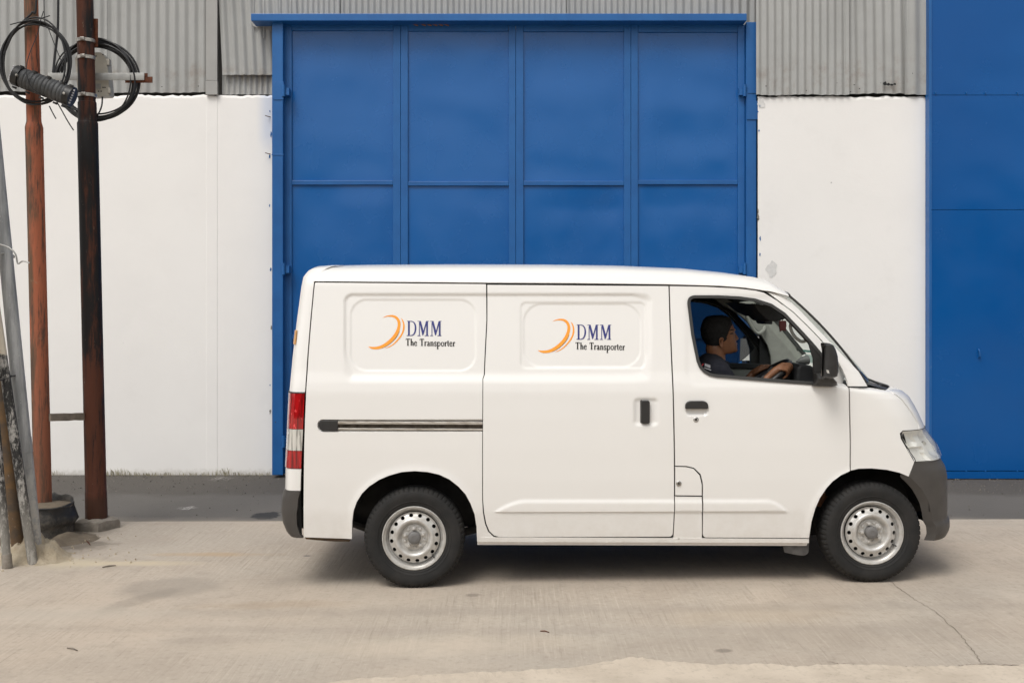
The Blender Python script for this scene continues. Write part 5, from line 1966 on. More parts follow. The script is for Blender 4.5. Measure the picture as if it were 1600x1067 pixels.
def logo(dx, dy, parent):
    d = Decal(dx, dy)
    o_ = cr([(350, 155), (430, 122), (510, 116), (570, 140), (608, 190), (620, 250), (608, 330), (573, 410), (510, 490), (430, 560), (340, 605), (260, 619), (190, 609), (140, 577)])
    i_ = cr([(200, 583), (270, 579), (340, 556), (420, 506), (490, 440), (540, 370), (570, 300), (577, 240), (565, 195), (535, 160), (490, 141), (430, 137)])
    d.poly(zq(o_ + i_))
    o_ = cr([(625, 155), (657, 190), (676, 240), (680, 300), (667, 360), (632, 430), (572, 502), (502, 562), (440, 592), (385, 605)])
    i_ = cr([(440, 581), (505, 542), (572, 472), (618, 410), (646, 350), (656, 290), (654, 240), (640, 190)])
    d.poly(zq(o_ + i_))
    d.build('crescent_emblem', M['logo_orange'], parent)
    d = Decal(dx, dy)
    d.stroke(zq(cr([(604, 352), (560, 440), (490, 515), (420, 567), (345, 602)])), [.1, .5, .7, .6, .1] if False else 0.6)
    d.build('emblem_line', M['logo_black'], parent)
    # big capitals
    d = Decal(dx, dy)
    d.poly(zd_([(132, 205), (184, 205), (184, 612), (132, 612)]))
    d.poly(zd_([(104, 200), (200, 200), (200, 216), (150, 222), (104, 212)]))
    d.poly(zd_([(96, 604), (150, 596), (200, 604), (200, 620), (96, 620)]))
    bo = cr([(196, 200), (255, 207), (310, 240), (348, 300), (366, 400), (352, 500), (310, 580), (250, 614), (196, 620)])
    bi = cr([(196, 598), (235, 592), (280, 560), (310, 490), (320, 400), (310, 310), (276, 248), (235, 226), (196, 220)])
    d.poly(zd_(bo + bi))
    for ox in (0, 350):
        q = lambda L: zd_([(x + ox, y) for x, y in L])
        d.poly(q([(400, 205), (492, 205), (492, 217), (450, 224), (400, 216)]))
        d.poly(q([(440, 212), (492, 212), (572, 500), (545, 615), (532, 600)]))
        d.poly(q([(438, 250), (460, 260), (460, 610), (438, 610)]))
        d.poly(q([(396, 608), (441, 598), (482, 608), (482, 621), (396, 621)]))
        d.poly(q([(541, 612), (550, 520), (632, 212), (664, 212), (658, 260), (566, 575)]))
        d.poly(q([(640, 212), (688, 212), (688, 612), (640, 612)]))
        d.poly(q([(636, 205), (716, 205), (716, 216), (680, 224), (636, 217)]))
        d.poly(q([(598, 609), (640, 599), (690, 599), (712, 609), (712, 623), (598, 623)]))
    d.build('lettering', M['logo_blue'], parent)
    # small line of text
    d = Decal(dx, dy)
    X = 0

    def letter(ch, x0, x1, base):
        w = x1 - x0
        xh, cap, desc = 118, 193, 85
        S = lambda L, wd: d.stroke(zd_([(x0 + a * w, base - b * xh) for a, b in L]), (wd * 1.0 + 3) / 17.78)
        C = lambda L: cr(L)
        st = 30
        if ch == 'T':
            k = cap / xh
            S([(.5, 0), (.5, k)], 34); S([(.0, k - .03), (1.0, k - .03)], 13); S([(.04, k - .06), (.0, k - .33)], 11); S([(.96, k - .06), (1.0, k - .33)], 11); S([(.25, .05), (.75, .05)], 11)
        elif ch == 'h':
            k = cap / xh
            S([(.24, 0), (.24, k)], st); S([(.05, k - .04), (.3, k - .04)], 11); S(C([(.3, .72), (.5, .93), (.72, .9), (.82, .66)]), 17); S([(.80, .72), (.80, 0)], st); S([(.04, .04), (.44, .04)], 10); S([(.6, .04), (1.0, .04)], 10)
        elif ch == 'n':
            S([(.24, 0), (.24, .98)], st); S([(.04, .92), (.3, .95)], 11); S(C([(.3, .72), (.5, .93), (.72, .9), (.82, .66)]), 17); S([(.80, .72), (.80, 0)], st); S([(.04, .04), (.44, .04)], 10); S([(.6, .04), (1.0, .04)], 10)
        elif ch == 'e':
            S(C([(.9, .30), (.72, .06), (.46, .03), (.2, .22), (.12, .52), (.24, .84), (.5, .97), (.76, .86), (.86, .60)]), 19); S([(.16, .57), (.9, .57)], 12); S(C([(.3, .16), (.13, .5), (.3, .85)]), 16)
        elif ch == 'r':
            S([(.32, 0), (.32, .98)], st); S([(.04, .92), (.4, .95)], 11); S([(.04, .04), (.66, .04)], 10); S(C([(.40, .66), (.56, .86), (.74, .95), (.95, .86)]), 19)
        elif ch == 'a':
            S(C([(.14, .74), (.3, .95), (.58, .94), (.70, .72)]), 17); S([(.70, .76), (.70, .14)], st); S(C([(.70, .08), (.84, .02), (1.0, .1)]), 13); S(C([(.68, .58), (.36, .46), (.12, .26), (.26, .05), (.5, .07), (.68, .24)]), 17)
        elif ch == 's':
            S(C([(.84, .72), (.66, .94), (.36, .94), (.16, .74), (.34, .55), (.66, .45), (.88, .26), (.7, .05), (.36, .04), (.12, .28)]), 19)
        elif ch == 'p':
            S([(.24, -desc / xh), (.24, .98)], st); S([(.02, .92), (.3, .95)], 11); S([(.02, -desc / xh + .04), (.46, -desc / xh + .04)], 10); S(C([(.28, .74), (.5, .94), (.76, .86), (.9, .5), (.76, .12), (.5, .04), (.28, .2)]), 19); S(C([(.8, .8), (.88, .5), (.8, .2)]), 16)
        elif ch == 'o':
            S(C([(.5, .96), (.2, .8), (.13, .5), (.2, .2), (.5, .04), (.8, .2), (.87, .5), (.8, .8), (.5, .96)]), 20)
        elif ch == 't':
            S([(.42, 1.32), (.42, .16)], st); S([(.0, .93), (.9, .93)], 12); S(C([(.42, .14), (.6, .02), (.95, .14)]), 15)
    for ch, a, b in (('T', 75, 185), ('h', 202, 292), ('e', 302, 386), ('T', 463, 575), ('r', 585, 655), ('a', 662, 742), ('n', 750, 845), ('s', 858, 925), ('p', 932, 1036), ('o', 1045, 1138), ('r', 1146, 1216), ('t', 1222, 1275), ('e', 1284, 1366), ('r', 1374, 1446)):
        letter(ch, a, b, 888 + 22 * (a - 75) / 1370)
    d.build('lettering', M['logo_black'], parent)


logo(0, 0, QUARTER_O)
logo(265.2, 5.8, SLIDE_O)

# ---- wheel arches, floor, axle
def arch(name, px_pts, y0, y1):
    P = [vat(px, py, 0.02) for px, py in px_pts]
    v, f = [], []
    for i, p in enumerate(P):
        v += [(p.x, y0, p.z), (p.x, (y0 + y1) / 2, p.z + 0.01), (p.x, y1, p.z + 0.01)]
        if i:
            for k in range(2): f.append((3 * i - 3 + k, 3 * i + k, 3 * i + 1 + k, 3 * i - 2 + k))
    n = len(P)
    f.append(tuple(3 * i + 2 for i in range(n)))
    for far in (False, True):
        vv = [(a, 2 * HW - b if far else b, c) for a, b, c in v]
        obj(name, vv, f if not far else [q[::-1] for q in f], M['liner'], van, angle=50, world_coords=False)


arch('wheel_arch', [(742, 812), (741, 803), (735, 787), (727, 772), (716, 760), (702, 749), (686, 741.5), (668, 737.5), (648, 736), (628, 737.5), (608, 743), (592, 750), (577, 760), (566, 771), (558, 784), (553, 800)], 0.03, 0.40)
arch('wheel_arch', [(1266, 842), (1268, 815), (1274, 794), (1281, 778), (1291, 763), (1301, 752), (1314, 742.5), (1329, 735.5), (1342, 732.5), (1362, 732), (1386, 734.3), (1406, 739), (1420, 745.5), (1431, 754), (1440, 764), (1446, 774), (1452, 786), (1454, 800)], 0.03, 0.36)
mb = MB()
mb.box((-0.70, 0.42, 0.36), (3.10, 2 * HW - 0.42, 0.46))
mb.box((0.42, 0.10, 0.27), (2.22, 2 * HW - 0.10, 0.38))
mb.box((-0.62, 0.46, 0.27), (2.9, 0.54, 0.362))
mb.box((-0.62, 2 * HW - 0.54, 0.27), (2.9, 2 * HW - 0.46, 0.362))
mb.box((-0.66, 0.12, 0.33), (-0.40, 2 * HW - 0.12, 0.44))
mb.build('floor_pan', M['liner'], van, smooth=False, world_coords=False)
mb = MB()
mb.box((2.42, 0.62, 0.17), (2.95, 1.05, 0.42), 0.03)
mb.build('engine_sump', M['liner'], van, world_coords=False)
RW = vat(647, 845, 0.035)
FW = vat(1363, 833.5, 0.035)
mb = MB()
mb.tube([(RW.x, 0.16, RW.z), (RW.x, 2 * HW - 0.16, RW.z)], 0.042, 14)
mb.lathe([(0.0, -0.13), (0.08, -0.11), (0.12, 0.0), (0.08, 0.11), (0.0, 0.13)], (RW.x, HW, RW.z), 'y', 18)
mb.build('rear_axle', M['liner'], van, world_coords=False)
for y in (0.42, 2 * HW - 0.42):
    mb = MB()
    mb.tube(catmull([(RW.x - 0.55, y, RW.z + 0.09), (RW.x - 0.25, y, RW.z - 0.02), (RW.x, y, RW.z - 0.05), (RW.x + 0.3, y, RW.z - 0.02), (RW.x + 0.6, y, RW.z + 0.08)], 5), 0.025, 8)
    mb.build('leaf_spring', M['liner'], van, world_coords=False)
    mb = MB()
    mb.tube([(FW.x - 0.02, y - 0.05, FW.z), (FW.x - 0.02, y - 0.02, FW.z + 0.30)], 0.05, 12)
    mb.build('strut', M['liner'], van, world_coords=False)
MB().tube([(2.2, 1.1, 0.24), (1.0, 1.15, 0.23), (0.5, 1.2, 0.25), (0.2, 1.22, 0.33), (-0.3, 1.2, 0.30), (-0.72, 1.2, 0.27)], 0.025, 10).build('exhaust_pipe', M['rust'], van, world_coords=False)
MB().tube([(1.7, 1.1, 0.235), (1.15, 1.14, 0.23)], 0.075, 14).build('silencer', M['liner'], van, world_coords=False)
# flap behind the front wheel and scuffed bracket under the tail
slab('mud_flap', [(1222, 846), (1264.5, 846), (1263.5, 865, 4), (1256, 868.5, 4), (1240, 866), (1226, 863)], 0.06, 0.02, simple('mud_flap_rubber', (0.09, 0.085, 0.08, 1), 0.8, var=0.4), van, 0.003)
slab('tow_bracket', [(476, 838), (548, 842), (546, 846), (520, 845.5), (500, 844), (478, 842)], 0.05, 0.05, M['brown'], van)

# ---- wheels
def ring_with_holes():
    """flat wheel disc with sixteen vent holes, in the wheel's own plane"""
    n = 96
    outer = np.array([(0.1475 * math.cos(2 * math.pi * k / n), 0.1475 * math.sin(2 * math.pi * k / n)) for k in range(n)])
    inner = np.array([(0.1155 * math.cos(2 * math.pi * k / n), 0.1155 * math.sin(2 * math.pi * k / n)) for k in range(n)])
    hs_ = []
    for h in range(16):
        a = 2 * math.pi * (h + 0.35) / 16
        c = np.array((0.1305 * math.cos(a), 0.1305 * math.sin(a)))
        tr_, rr_ = np.array((-math.sin(a), math.cos(a))), np.array((math.cos(a), math.sin(a)))
        hs_.append(np.array([c + tr_ * 0.0118 * math.cos(2 * math.pi * k / 12) + rr_ * 0.0104 * math.sin(2 * math.pi * k / 12) for k in range(12)]))
    V, T = tri_fill(outer, [inner] + hs_, 0.010)
    r = np.hypot(V[:, 0], V[:, 1])
    y = 0.006 + (r - 0.1155) / 0.032 * 0.014 + 0.012 * sm((r - 0.141) / 0.0065)
    v = np.stack([V[:, 0], y, V[:, 1]], 1)
    v = v.tolist()
    f = [tuple(t) for t in T]
    for h in hs_:                             # walls of the holes
        c = len(v)
        rr = np.hypot(h[:, 0], h[:, 1])
        yy = 0.006 + (rr - 0.1155) / 0.032 * 0.014
        for (a, b), q in zip(h, yy): v.append((a, q, b))
        for (a, b), q in zip(h, yy): v.append((a, q + 0.005, b))
        for k in range(12):
            l = (k + 1) % 12
            f.append((c + k, c + l, c + 12 + l, c + 12 + k))
    return v, f


def wheel_meshes():
    RT = 0.2905
    # tyre: sidewall rings then tread; the shoulder has cut lugs
    prof = [(0.183, 0.006), (0.190, -0.002), (0.197, -0.004), (0.199, -0.0025), (0.212, -0.009), (0.214, -0.0075), (0.235, -0.012), (0.250, -0.0115), (0.262, -0.008), (0.268, -0.0055), (0.270, -0.0025), (0.279, 0.004), (0.2865, 0.016), (RT - 0.001, 0.032), (RT, 0.055), (RT, 0.078), (RT, 0.100), (RT - 0.001, 0.122), (0.2865, 0.138), (0.279, 0.150), (0.262, 0.162), (0.235, 0.166), (0.205, 0.160), (0.183, 0.150)]
    n = 300
    v, f = [], []
    for i, (r, h) in enumerate(prof):
        for k in range(n):
            a = 2 * math.pi * k / n
            rr, hh = r, h
            if i in (10, 11, 12, 13) and k % 5 == 0: rr, hh = r - (0.0035 if i > 10 else 0.001), h + 0.004
            if i in (14, 15, 16) and (k + 2 * i) % 6 == 0: rr -= 0.006
            # the tyre stands flattened on the ground
            v.append((rr * math.cos(a), hh, rr * math.sin(a)))
    for i in range(len(prof) - 1):
        for k in range(n):
            l = (k + 1) % n
            f.append((i * n + k, i * n + l, (i + 1) * n + l, (i + 1) * n + k)[::-1])
    ty = (v, f)
    r1 = MB()
    r1.lathe([(0.1835, 0.012), (0.1845, 0.004), (0.1825, -0.001), (0.1785, -0.002), (0.1765, 0.002), (0.173, 0.010), (0.168, 0.015), (0.1655, 0.017), (0.1625, 0.024), (0.1600, 0.034), (0.1560, 0.038), (0.1520, 0.040), (0.1490, 0.046), (0.1480, 0.075), (0.150, 0.14)], n=96, axis='y')
    dv, df = ring_with_holes()
    r1.add(dv, [q for q in df])
    r1.lathe([(0.1155, 0.006), (0.1145, 0.0035), (0.1120, 0.0015), (0.106, -0.002), (0.099, -0.002), (0.092, 0.003), (0.086, 0.012), (0.081, 0.024), (0.0785, 0.032), (0.0765, 0.034), (0.074, 0.031), (0.066, 0.030), (0.036, 0.030)], n=96, axis='y')
    return ty, (r1.v, r1.f)


TY, RM = wheel_meshes()
TY_ME = RM_ME = None


def wheel(cx, cz, far, rot):
    w = part('wheel')
    w.location = (cx, 0.035 if not far else 2 * HW - 0.035, cz)
    w.rotation_euler = (0, rot, math.pi if far else 0)
    global TY_ME, RM_ME
    if TY_ME is None:
        a = obj('tyre', *TY, M['tyre'], w, angle=40, world_coords=False)
        b = obj('rim', *RM, M['rim'], w, angle=50, world_coords=False)
        TY_ME, RM_ME = a.data, b.data
    else:
        for nm, me in (('tyre', TY_ME), ('rim', RM_ME)):
            o = bpy.data.objects.new(nm, me)
            COL.objects.link(o)
            o.parent = w
    MB().lathe([(0.0, -0.004), (0.012, -0.004), (0.013, -0.0055), (0.028, -0.004), (0.034, 0.0), (0.0365, 0.008), (0.037, 0.024)], n=32, axis='y').build('hub_cap', M['cap'], w, world_coords=False)
    MB().lathe([(0.0, 0.10), (0.147, 0.10), (0.147, 0.06)], n=48, axis='y').build('brake_drum', M['dark'], w, world_coords=False)
    for k in range(5):
        a = 2 * math.pi * k / 5 + 1.62
        c = (0.0545 * math.cos(a), 0.0, 0.0545 * math.sin(a))
        mb = MB()
        mb.lathe([(0.0, 0.002), (0.0045, 0.002), (0.005, 0.006), (0.0085, 0.006), (0.0095, 0.010), (0.0095, 0.024), (0.0150, 0.0245), (0.0165, 0.032)], c, 'y', 12)
        mb.build('lug_nut', M['rim'], w, world_coords=False)
        a += math.pi / 5
        c = (0.058 * math.cos(a), 0.0, 0.058 * math.sin(a))
        mb = MB()
        mb.lathe([(0.0, 0.022), (0.008, 0.024), (0.013, 0.0315)], c, 'y', 12)
        mb.build('rim_boss', M['rim'], w, world_coords=False)
    mb = MB()
    c_, s_ = math.cos(-0.75), math.sin(-0.75)
    mb.tube([(0.150 * c_, 0.03, 0.150 * s_), (0.146 * c_, 0.008, 0.146 * s_), (0.158 * c_, -0.004, 0.158 * s_)], 0.0045, 8)
    mb.build('valve', M['blackp'], w, world_coords=False)


TYR = 0.2905
RW.z = TYR - 0.003
FW.z = TYR - 0.003 + 0.0205
for far in (False, True):
    wheel(RW.x, RW.z, far, 0.0)
    wheel(FW.x, FW.z, far, -0.25)

# ================================================================== DRIVER
YD_ = 0.42


def hp(px, py, y=YD_): return vat(px, py, y)


def ball(mb, c, r, sq=(1, 1, 1)):
    bm = bmesh.new()
    bmesh.ops.create_uvsphere(bm, u_segments=16, v_segments=10, radius=1.0)
    for q in bm.verts: q.co = Vector((c[0] + q.co.x * r * sq[0], c[1] + q.co.y * r * sq[1], c[2] + q.co.z * r * sq[2]))
    mb.bm(bm)


def limb(mb, pts, rad, n=14, sub=5):
    P = catmull(pts, sub)
    rr = np.interp(np.linspace(0, 1, len(P)), np.linspace(0, 1, len(pts)), rad)
    mb.tube(P, list(rr), n)
    ball(mb, P[0], rr[0])
    ball(mb, P[-1], rr[-1])


def slices(rows, expo=2.2, n=36):
    """closed loft of horizontal slices: rows of (py, px back, px front, half width back, half width front)"""
    v, f = [], []
    for (py, xb, xf, wb, wf) in rows:
        a, b = hp(xb, py), hp(xf, py)
        cx, hx = a.x * 0.5 + b.x * 0.5, (b.x - a.x) / 2
        for k in range(n):
            q = 2 * math.pi * k / n
            c_, s_ = math.cos(q), math.sin(q)
            wd = wb + (wf - wb) * (c_ + 1) / 2
            v.append((cx + hx * math.copysign(abs(c_) ** (2 / expo), c_), YD_ + wd * math.copysign(abs(s_) ** (2 / expo), s_), a.z))
    m_ = len(rows)
    for j in range(m_ - 1):
        for k in range(n):
            l = (k + 1) % n
            f.append((j * n + k, (j + 1) * n + k, (j + 1) * n + l, j * n + l))
    f += [tuple(range(n)), tuple((m_ - 1) * n + k for k in range(n - 1, -1, -1))]
    return v, f


HEAD = [(494.2, 1116, 1127, .020, .016), (495.5, 1108, 1134, .045, .040), (498, 1103, 1139.5, .062, .052), (503, 1099.5, 1143.3, .072, .060), (509, 1097.8, 1145.4, .077, .064), (515, 1097, 1147.4, .0785, .066), (520, 1097.2, 1147.6, .078, .064), (526, 1098.5, 1148.0, .075, .062), (532, 1101.5, 1149.2, .070, .058), (537, 1105, 1150.8, .064, .052), (542, 1109, 1151.2, .059, .046), (546, 1113, 1151.0, .056, .040), (549.5, 1118, 1149.5, .052, .033), (552.5, 1121, 1143, .048, .026)]


def remeshed(name, mb, vox, mat, smooth_it=4, parent=None, label=None):
    """voxel-fuse the shapes in mb into one continuous surface"""
    me = bpy.data.meshes.new(name)
    me.from_pydata([tuple(p) for p in to_world(mb.v)], [], mb.f)
    tmp = bpy.data.objects.new(name + '_source', me)
    COL.objects.link(tmp)
    r_ = tmp.modifiers.new('fuse', 'REMESH')
    r_.mode, r_.voxel_size = 'VOXEL', vox
    s_ = tmp.modifiers.new('smooth', 'SMOOTH')
    s_.factor, s_.iterations = 0.5, smooth_it
    ev = tmp.evaluated_get(bpy.context.evaluated_depsgraph_get())
    m2 = ev.to_mesh()
    v = np.array([tuple(q.co) for q in m2.vertices])
    f = [tuple(q.vertices) for q in m2.polygons]
    ev.to_mesh_clear()
    bpy.data.objects.remove(tmp)
    bpy.data.meshes.remove(me)
    return obj(name, v, f, mat, parent, angle=180)


body = MB()
hv, hf = slices(HEAD)
body.add(hv, hf)
# nose, brow, lips, chin, ears
limb(body, [hp(1146.2, 519), hp(1148.6, 524), hp(1151.3, 529)], [.007, .009, .011])
for s_ in (-1, 1): ball(body, hp(1149.5, 530.5, YD_ + s_ * .011), .0085)
limb(body, [hp(1147.2, 515, YD_ - .03), hp(1148.2, 515.2), hp(1147.2, 515, YD_ + .03)], [.006, .006, .006])
limb(body, [hp(1149.3, 537.2, YD_ - .020), hp(1151.2, 537), hp(1149.3, 537.2, YD_ + .020)], [.004, .0062, .004])
limb(body, [hp(1149.0, 541.4, YD_ - .018), hp(1150.8, 541.6), hp(1149.0, 541.4, YD_ + .018)], [.004, .0062, .004])
ball(body, hp(1148.5, 546.5), .016)
for s_ in (-1, 1):
    ye = YD_ + s_ * .076
    limb(body, [hp(1125.5, 540.5, ye), hp(1124.5, 534, ye + s_ * .006), hp(1125, 530, ye + s_ * .009), hp(1128.5, 528, ye + s_ * .007), hp(1130.8, 531, ye + s_ * .002)], [.004, .0055, .006, .0055, .004], 10)
    limb(body, [hp(1125.5, 540, ye), hp(1128, 542.5, ye + s_ * .002)], [.006, .0065], 10)
    limb(body, [hp(1128, 531, ye - s_ * .006), hp(1128.5, 540, ye - s_ * .006)], [.008, .007], 10)
# neck, trunk, limbs
limb(body, [hp(1117, 545), hp(1119, 556), hp(1117, 568)], [.058, .056, .066])
SHZ = hp(1114, 577)
hip = Vector((SHZ.x - 0.02, YD_, 0.80))
limb(body, [Vector((SHZ.x, YD_ - .14, SHZ.z - .01)), Vector((SHZ.x - .01, YD_, SHZ.z)), Vector((SHZ.x, YD_ + .14, SHZ.z - .01))], [.062, .08, .062])
for s_ in (-.07, 0, .07):
    limb(body, [Vector((SHZ.x, YD_ + s_, SHZ.z - .06)), Vector((SHZ.x + .02, YD_ + s_, SHZ.z - .22)), Vector((hip.x + .02, YD_ + s_, hip.z + .04))], [.10, .105, .11])
nh, fh = swp(-0.95), swp(1.25)
arms = []
for s_, hand in ((-1, nh), (1, fh)):
    sh = Vector((SHZ.x, YD_ + s_ * .185, SHZ.z - .015))
    el = Vector((SHZ.x + .14, YD_ + s_ * .235, SHZ.z - .235))
    wr = hand + Vector((-.105, s_ * .010, -.045))
    arms.append((sh, el, wr))
    limb(body, [sh, sh.lerp(el, .5), el], [.050, .044, .036])
    limb(body, [el, el.lerp(wr, .4), wr], [.034, .031, .021])
    knee = Vector((SHZ.x + .44, YD_ + s_ * .13, .86))
    foot = Vector((SHZ.x + .62, YD_ + s_ * .12, .48))
    limb(body, [Vector((hip.x, YD_ + s_ * .09, hip.z)), Vector((hip.x + .22, YD_ + s_ * .11, .835)), knee], [.095, .085, .062])
    limb(body, [knee, knee.lerp(foot, .4), foot], [.058, .056, .038])
    limb(body, [foot + Vector((-.03, 0, -.02)), foot + Vector((.12, 0, -.06)), foot + Vector((.20, 0, -.03))], [.04, .036, .028])


def hand(c, wr, s_):
    """hand closed on the rim at c; the back of the hand faces outwards"""
    # palm
    kn = c + Vector((-.012, s_ * .006, .030))
    limb(body, [wr, wr.lerp(kn, .5) + Vector((0, s_ * .006, .004)), kn], [.020, .0235, .0175])
    tan = (e1 * (-math.sin(-0.95 if s_ < 0 else 1.25)) + ey * math.cos(-0.95 if s_ < 0 else 1.25)).normalized()
    if tan.x < 0: tan = -tan
    lens = (1.0, 1.08, 1.02, .85)
    for i in range(4):
        o_ = tan * (0.026 - 0.0185 * i) + Vector((0, 0, -0.003 * i))
        b0 = kn + o_ * 0.85 + Vector((-.004, s_ * .010, -.004))
        up = Vector((0.030, s_ * .010, .010)) * lens[i]
        q1 = c + o_ + Vector((.022, s_ * .012, .020))
        q2 = c + o_ + Vector((.030, -s_ * .004, -.010))
        q3 = c + o_ + Vector((.010, -s_ * .014, -.026))
        limb(body, [b0, q1, q2, q3], [.0098, .0092, .0082, .0070], 10, 4)
    limb(body, [wr.lerp(kn, .45) + Vector((0, -s_ * .018, .006)), c + Vector((-.035, -s_ * .026, .012)), c + tan * .03 + Vector((-.012, -s_ * .022, .016))], [.013, .0115, .009], 10)


hand(nh, arms[0][2], -1)
hand(fh, arms[1][2], 1)
person = remeshed('person', body, 0.0042, M['skin'], 3)
setp(person, 'driver in a navy shirt seen in profile with both hands on the steering wheel', 'person')
# hair: a close cap over the crown and nape, hairline as in the photo
HP = np.array(HEAD)
pyd = np.linspace(HP[0, 0], 551, 74)
dense = [(p,) + tuple(np.interp(p, HP[:, 0], HP[:, k]) for k in range(1, 5)) for p in pyd]
nh_ = 110
hv, hf = slices(dense, 2.2, nh_)
hv = np.array(hv)
HLY = [490, 495, 498, 502, 508, 513, 518, 524, 530, 533, 536, 541, 546, 552]
HLX = [1152, 1147, 1144.5, 1143.6, 1141.5, 1137.5, 1135, 1133.2, 1131.8, 1128.5, 1122.5, 1119, 1116.5, 1114]
sx_, sy_ = vproj(hv[:, 0], np.full(len(hv), YD_), hv[:, 2])
hl_ = np.interp(sy_, HLY, HLX)
mid_ = np.array([np.interp(p, HP[:, 0], (HP[:, 1] + HP[:, 2]) / 2) for p in sy_])
nv = hv - np.stack([vat(1122, 518, YD_).x * np.ones(len(hv)), np.full(len(hv), YD_), np.full(len(hv), vat(1122, 518, YD_).z)], 1)
nv /= np.linalg.norm(nv, axis=1, keepdims=True)
tuft = np.array([noise.noise(Vector((p[0] * 90, p[1] * 90, p[2] * 45))) + 0.6 * noise.noise(Vector((p[0] * 210, p[1] * 210, p[2] * 120))) for p in hv])
off_ = 0.0075 * np.clip((hl_ - sx_) / 6.0, 0.10, 1.0) * (1 + 0.45 * tuft) * np.clip((552 - sy_) / 10, 0.2, 1)
hv2 = hv + nv * off_[:, None]
keep = []
jag_ = 1.3 * tuft
for q in hf[:-2]:
    if np.mean(sx_[list(q)]) < np.mean(hl_[list(q)]) + np.mean(jag_[list(q)]): keep.append(q)
keep.append(hf[-2])
hair_o = obj('hair', to_world(hv2), keep, M['hair'], person, angle=80)
for s_ in (-1, 1):
    m2 = MB()
    limb(m2, [hp(1138.5, 516.8, YD_ + s_ * .058), hp(1143, 515.2, YD_ + s_ * .048), hp(1147, 516, YD_ + s_ * .028)], [.0025, .0042, .0030], 8)
    MB().add(to_world(m2.v), m2.f).build('eyebrow', M['hair'], person)
    m2 = MB()
    limb(m2, [hp(1141, 521.8, YD_ + s_ * .055), hp(1143.6, 521.0, YD_ + s_ * .047), hp(1146, 521.6, YD_ + s_ * .034)], [.0025, .0052, .0030], 8)
    MB().add(to_world(m2.v), m2.f).build('eye', simple('dark_eye', (0.02, 0.014, 0.010, 1), 0.3), person)
# shirt
shirt = MB()
limb(shirt, [Vector((SHZ.x - .005, YD_ - .155, SHZ.z - .006)), Vector((SHZ.x - .015, YD_, SHZ.z + .012)), Vector((SHZ.x - .005, YD_ + .155, SHZ.z - .006))], [.078, .094, .078])
for s_ in (-.085, 0, .085):
    limb(shirt, [Vector((SHZ.x - .005, YD_ + s_, SHZ.z - .05)), Vector((SHZ.x + .03, YD_ + s_, SHZ.z - .20)), Vector((hip.x + .03, YD_ + s_, hip.z + .0))], [.112, .122, .128])
for (sh, el, wr) in arms:
    limb(shirt, [sh, sh.lerp(el, .55), sh.lerp(el, .85)], [.074, .068, .064])
# collar
ck = [hp(1117.5, 562) + Vector((math.cos(q) * .074 + .004, math.sin(q) * .074, -.022 * math.cos(q))) for q in np.linspace(0.5, 2 * math.pi - 0.5, 22)]
limb(shirt, ck, [.013] * 22, 8, 2)
limb(shirt, [p + Vector((0, 0, -.018)) for p in ck], [.017] * 22, 8, 2)
remeshed('shirt', shirt, 0.006, M['shirt'], 4, person)
trou = MB()
for s_ in (-1, 1):
    knee = Vector((SHZ.x + .44, YD_ + s_ * .13, .86))
    foot = Vector((SHZ.x + .62, YD_ + s_ * .12, .48))
    limb(trou, [Vector((hip.x, YD_ + s_ * .08, hip.z)), Vector((hip.x + .22, YD_ + s_ * .11, .835)), knee], [.108, .097, .074])
    limb(trou, [knee, knee.lerp(foot, .4), knee.lerp(foot, .85)], [.070, .066, .058])
limb(trou, [Vector((hip.x, YD_ - .07, hip.z)), Vector((hip.x, YD_ + .07, hip.z))], [.118, .118])
remeshed('trousers', trou, 0.009, M['shirt'], 3, person)
# sleeve badge
def badge(pts, mat, y):
    P = [vat(px, py, y) for px, py in pts]
    n = len(P)
    v = to_world([tuple(p) for p in P] + [(p.x, p.y + .002, p.z) for p in P])
    obj('sleeve_badge', v, [tuple(range(n - 1, -1, -1)), tuple(range(n, 2 * n))], mat, person, smooth=False)


yb = YD_ - .185 - .078
badge([(1095.8, 571.2), (1099.2, 567.4), (1099.9, 568.4), (1097.0, 571.8)], M['redp'], yb)
for k in range(3):
    x = 1101.4 + k * 3.0
    yy_ = 567.6 + k * 1.1
    badge([(x, yy_), (x + .8, yy_ + .2), (x + .8, yy_ + 5.0), (x, yy_ + 4.8)], M['white'], yb)
    badge([(x + 1.5, yy_ + .3), (x + 2.3, yy_ + .5), (x + 2.3, yy_ + 5.3), (x + 1.5, yy_ + 5.1)], M['white'], yb)
badge([(1100.4, 574.0), (1111, 577.6), (1111, 578.8), (1100.4, 575.0)], M['white'], yb)

# charm hanging from the mirror
mb = MB()
P = [vat(px, py, 0.80) for px, py in fillet([(1218.2, 501, 1), (1228.6, 501, 1), (1229, 509), (1227.6, 517.5), (1225.5, 516.3), (1221, 516.8), (1218.9, 518.6), (1217.8, 509)])]
n = len(P)
mb.add([tuple(p) for p in P] + [(p.x, p.y + .012, p.z) for p in P], [tuple(range(n - 1, -1, -1)), tuple(range(n, 2 * n))] + [(i, (i + 1) % n, n + (i + 1) % n, n + i) for i in range(n)])
mb.tube([vat(1223, 501, 0.806), vat(1219, 490, 0.815), vat(1213, 493, 0.83)], 0.003, 6)
charm = MB().add(to_world(mb.v), mb.f).build('hanging_charm', M['charm'], smooth=False)
setp(charm, 'dark red cloth charm hanging inside the windscreen of the van', 'charm')

# ================================================================== POLES AT THE LEFT
random.seed(21)


def pole_line(p_lo, p_hi, z_lo, z_hi):
    """points of a straight pole through two 3-D points, between two heights"""
    p_lo, p_hi = Vector(p_lo), Vector(p_hi)
    d = (p_hi - p_lo) / (p_hi.z - p_lo.z)
    return lambda z: p_lo + d * (z - p_lo.z)


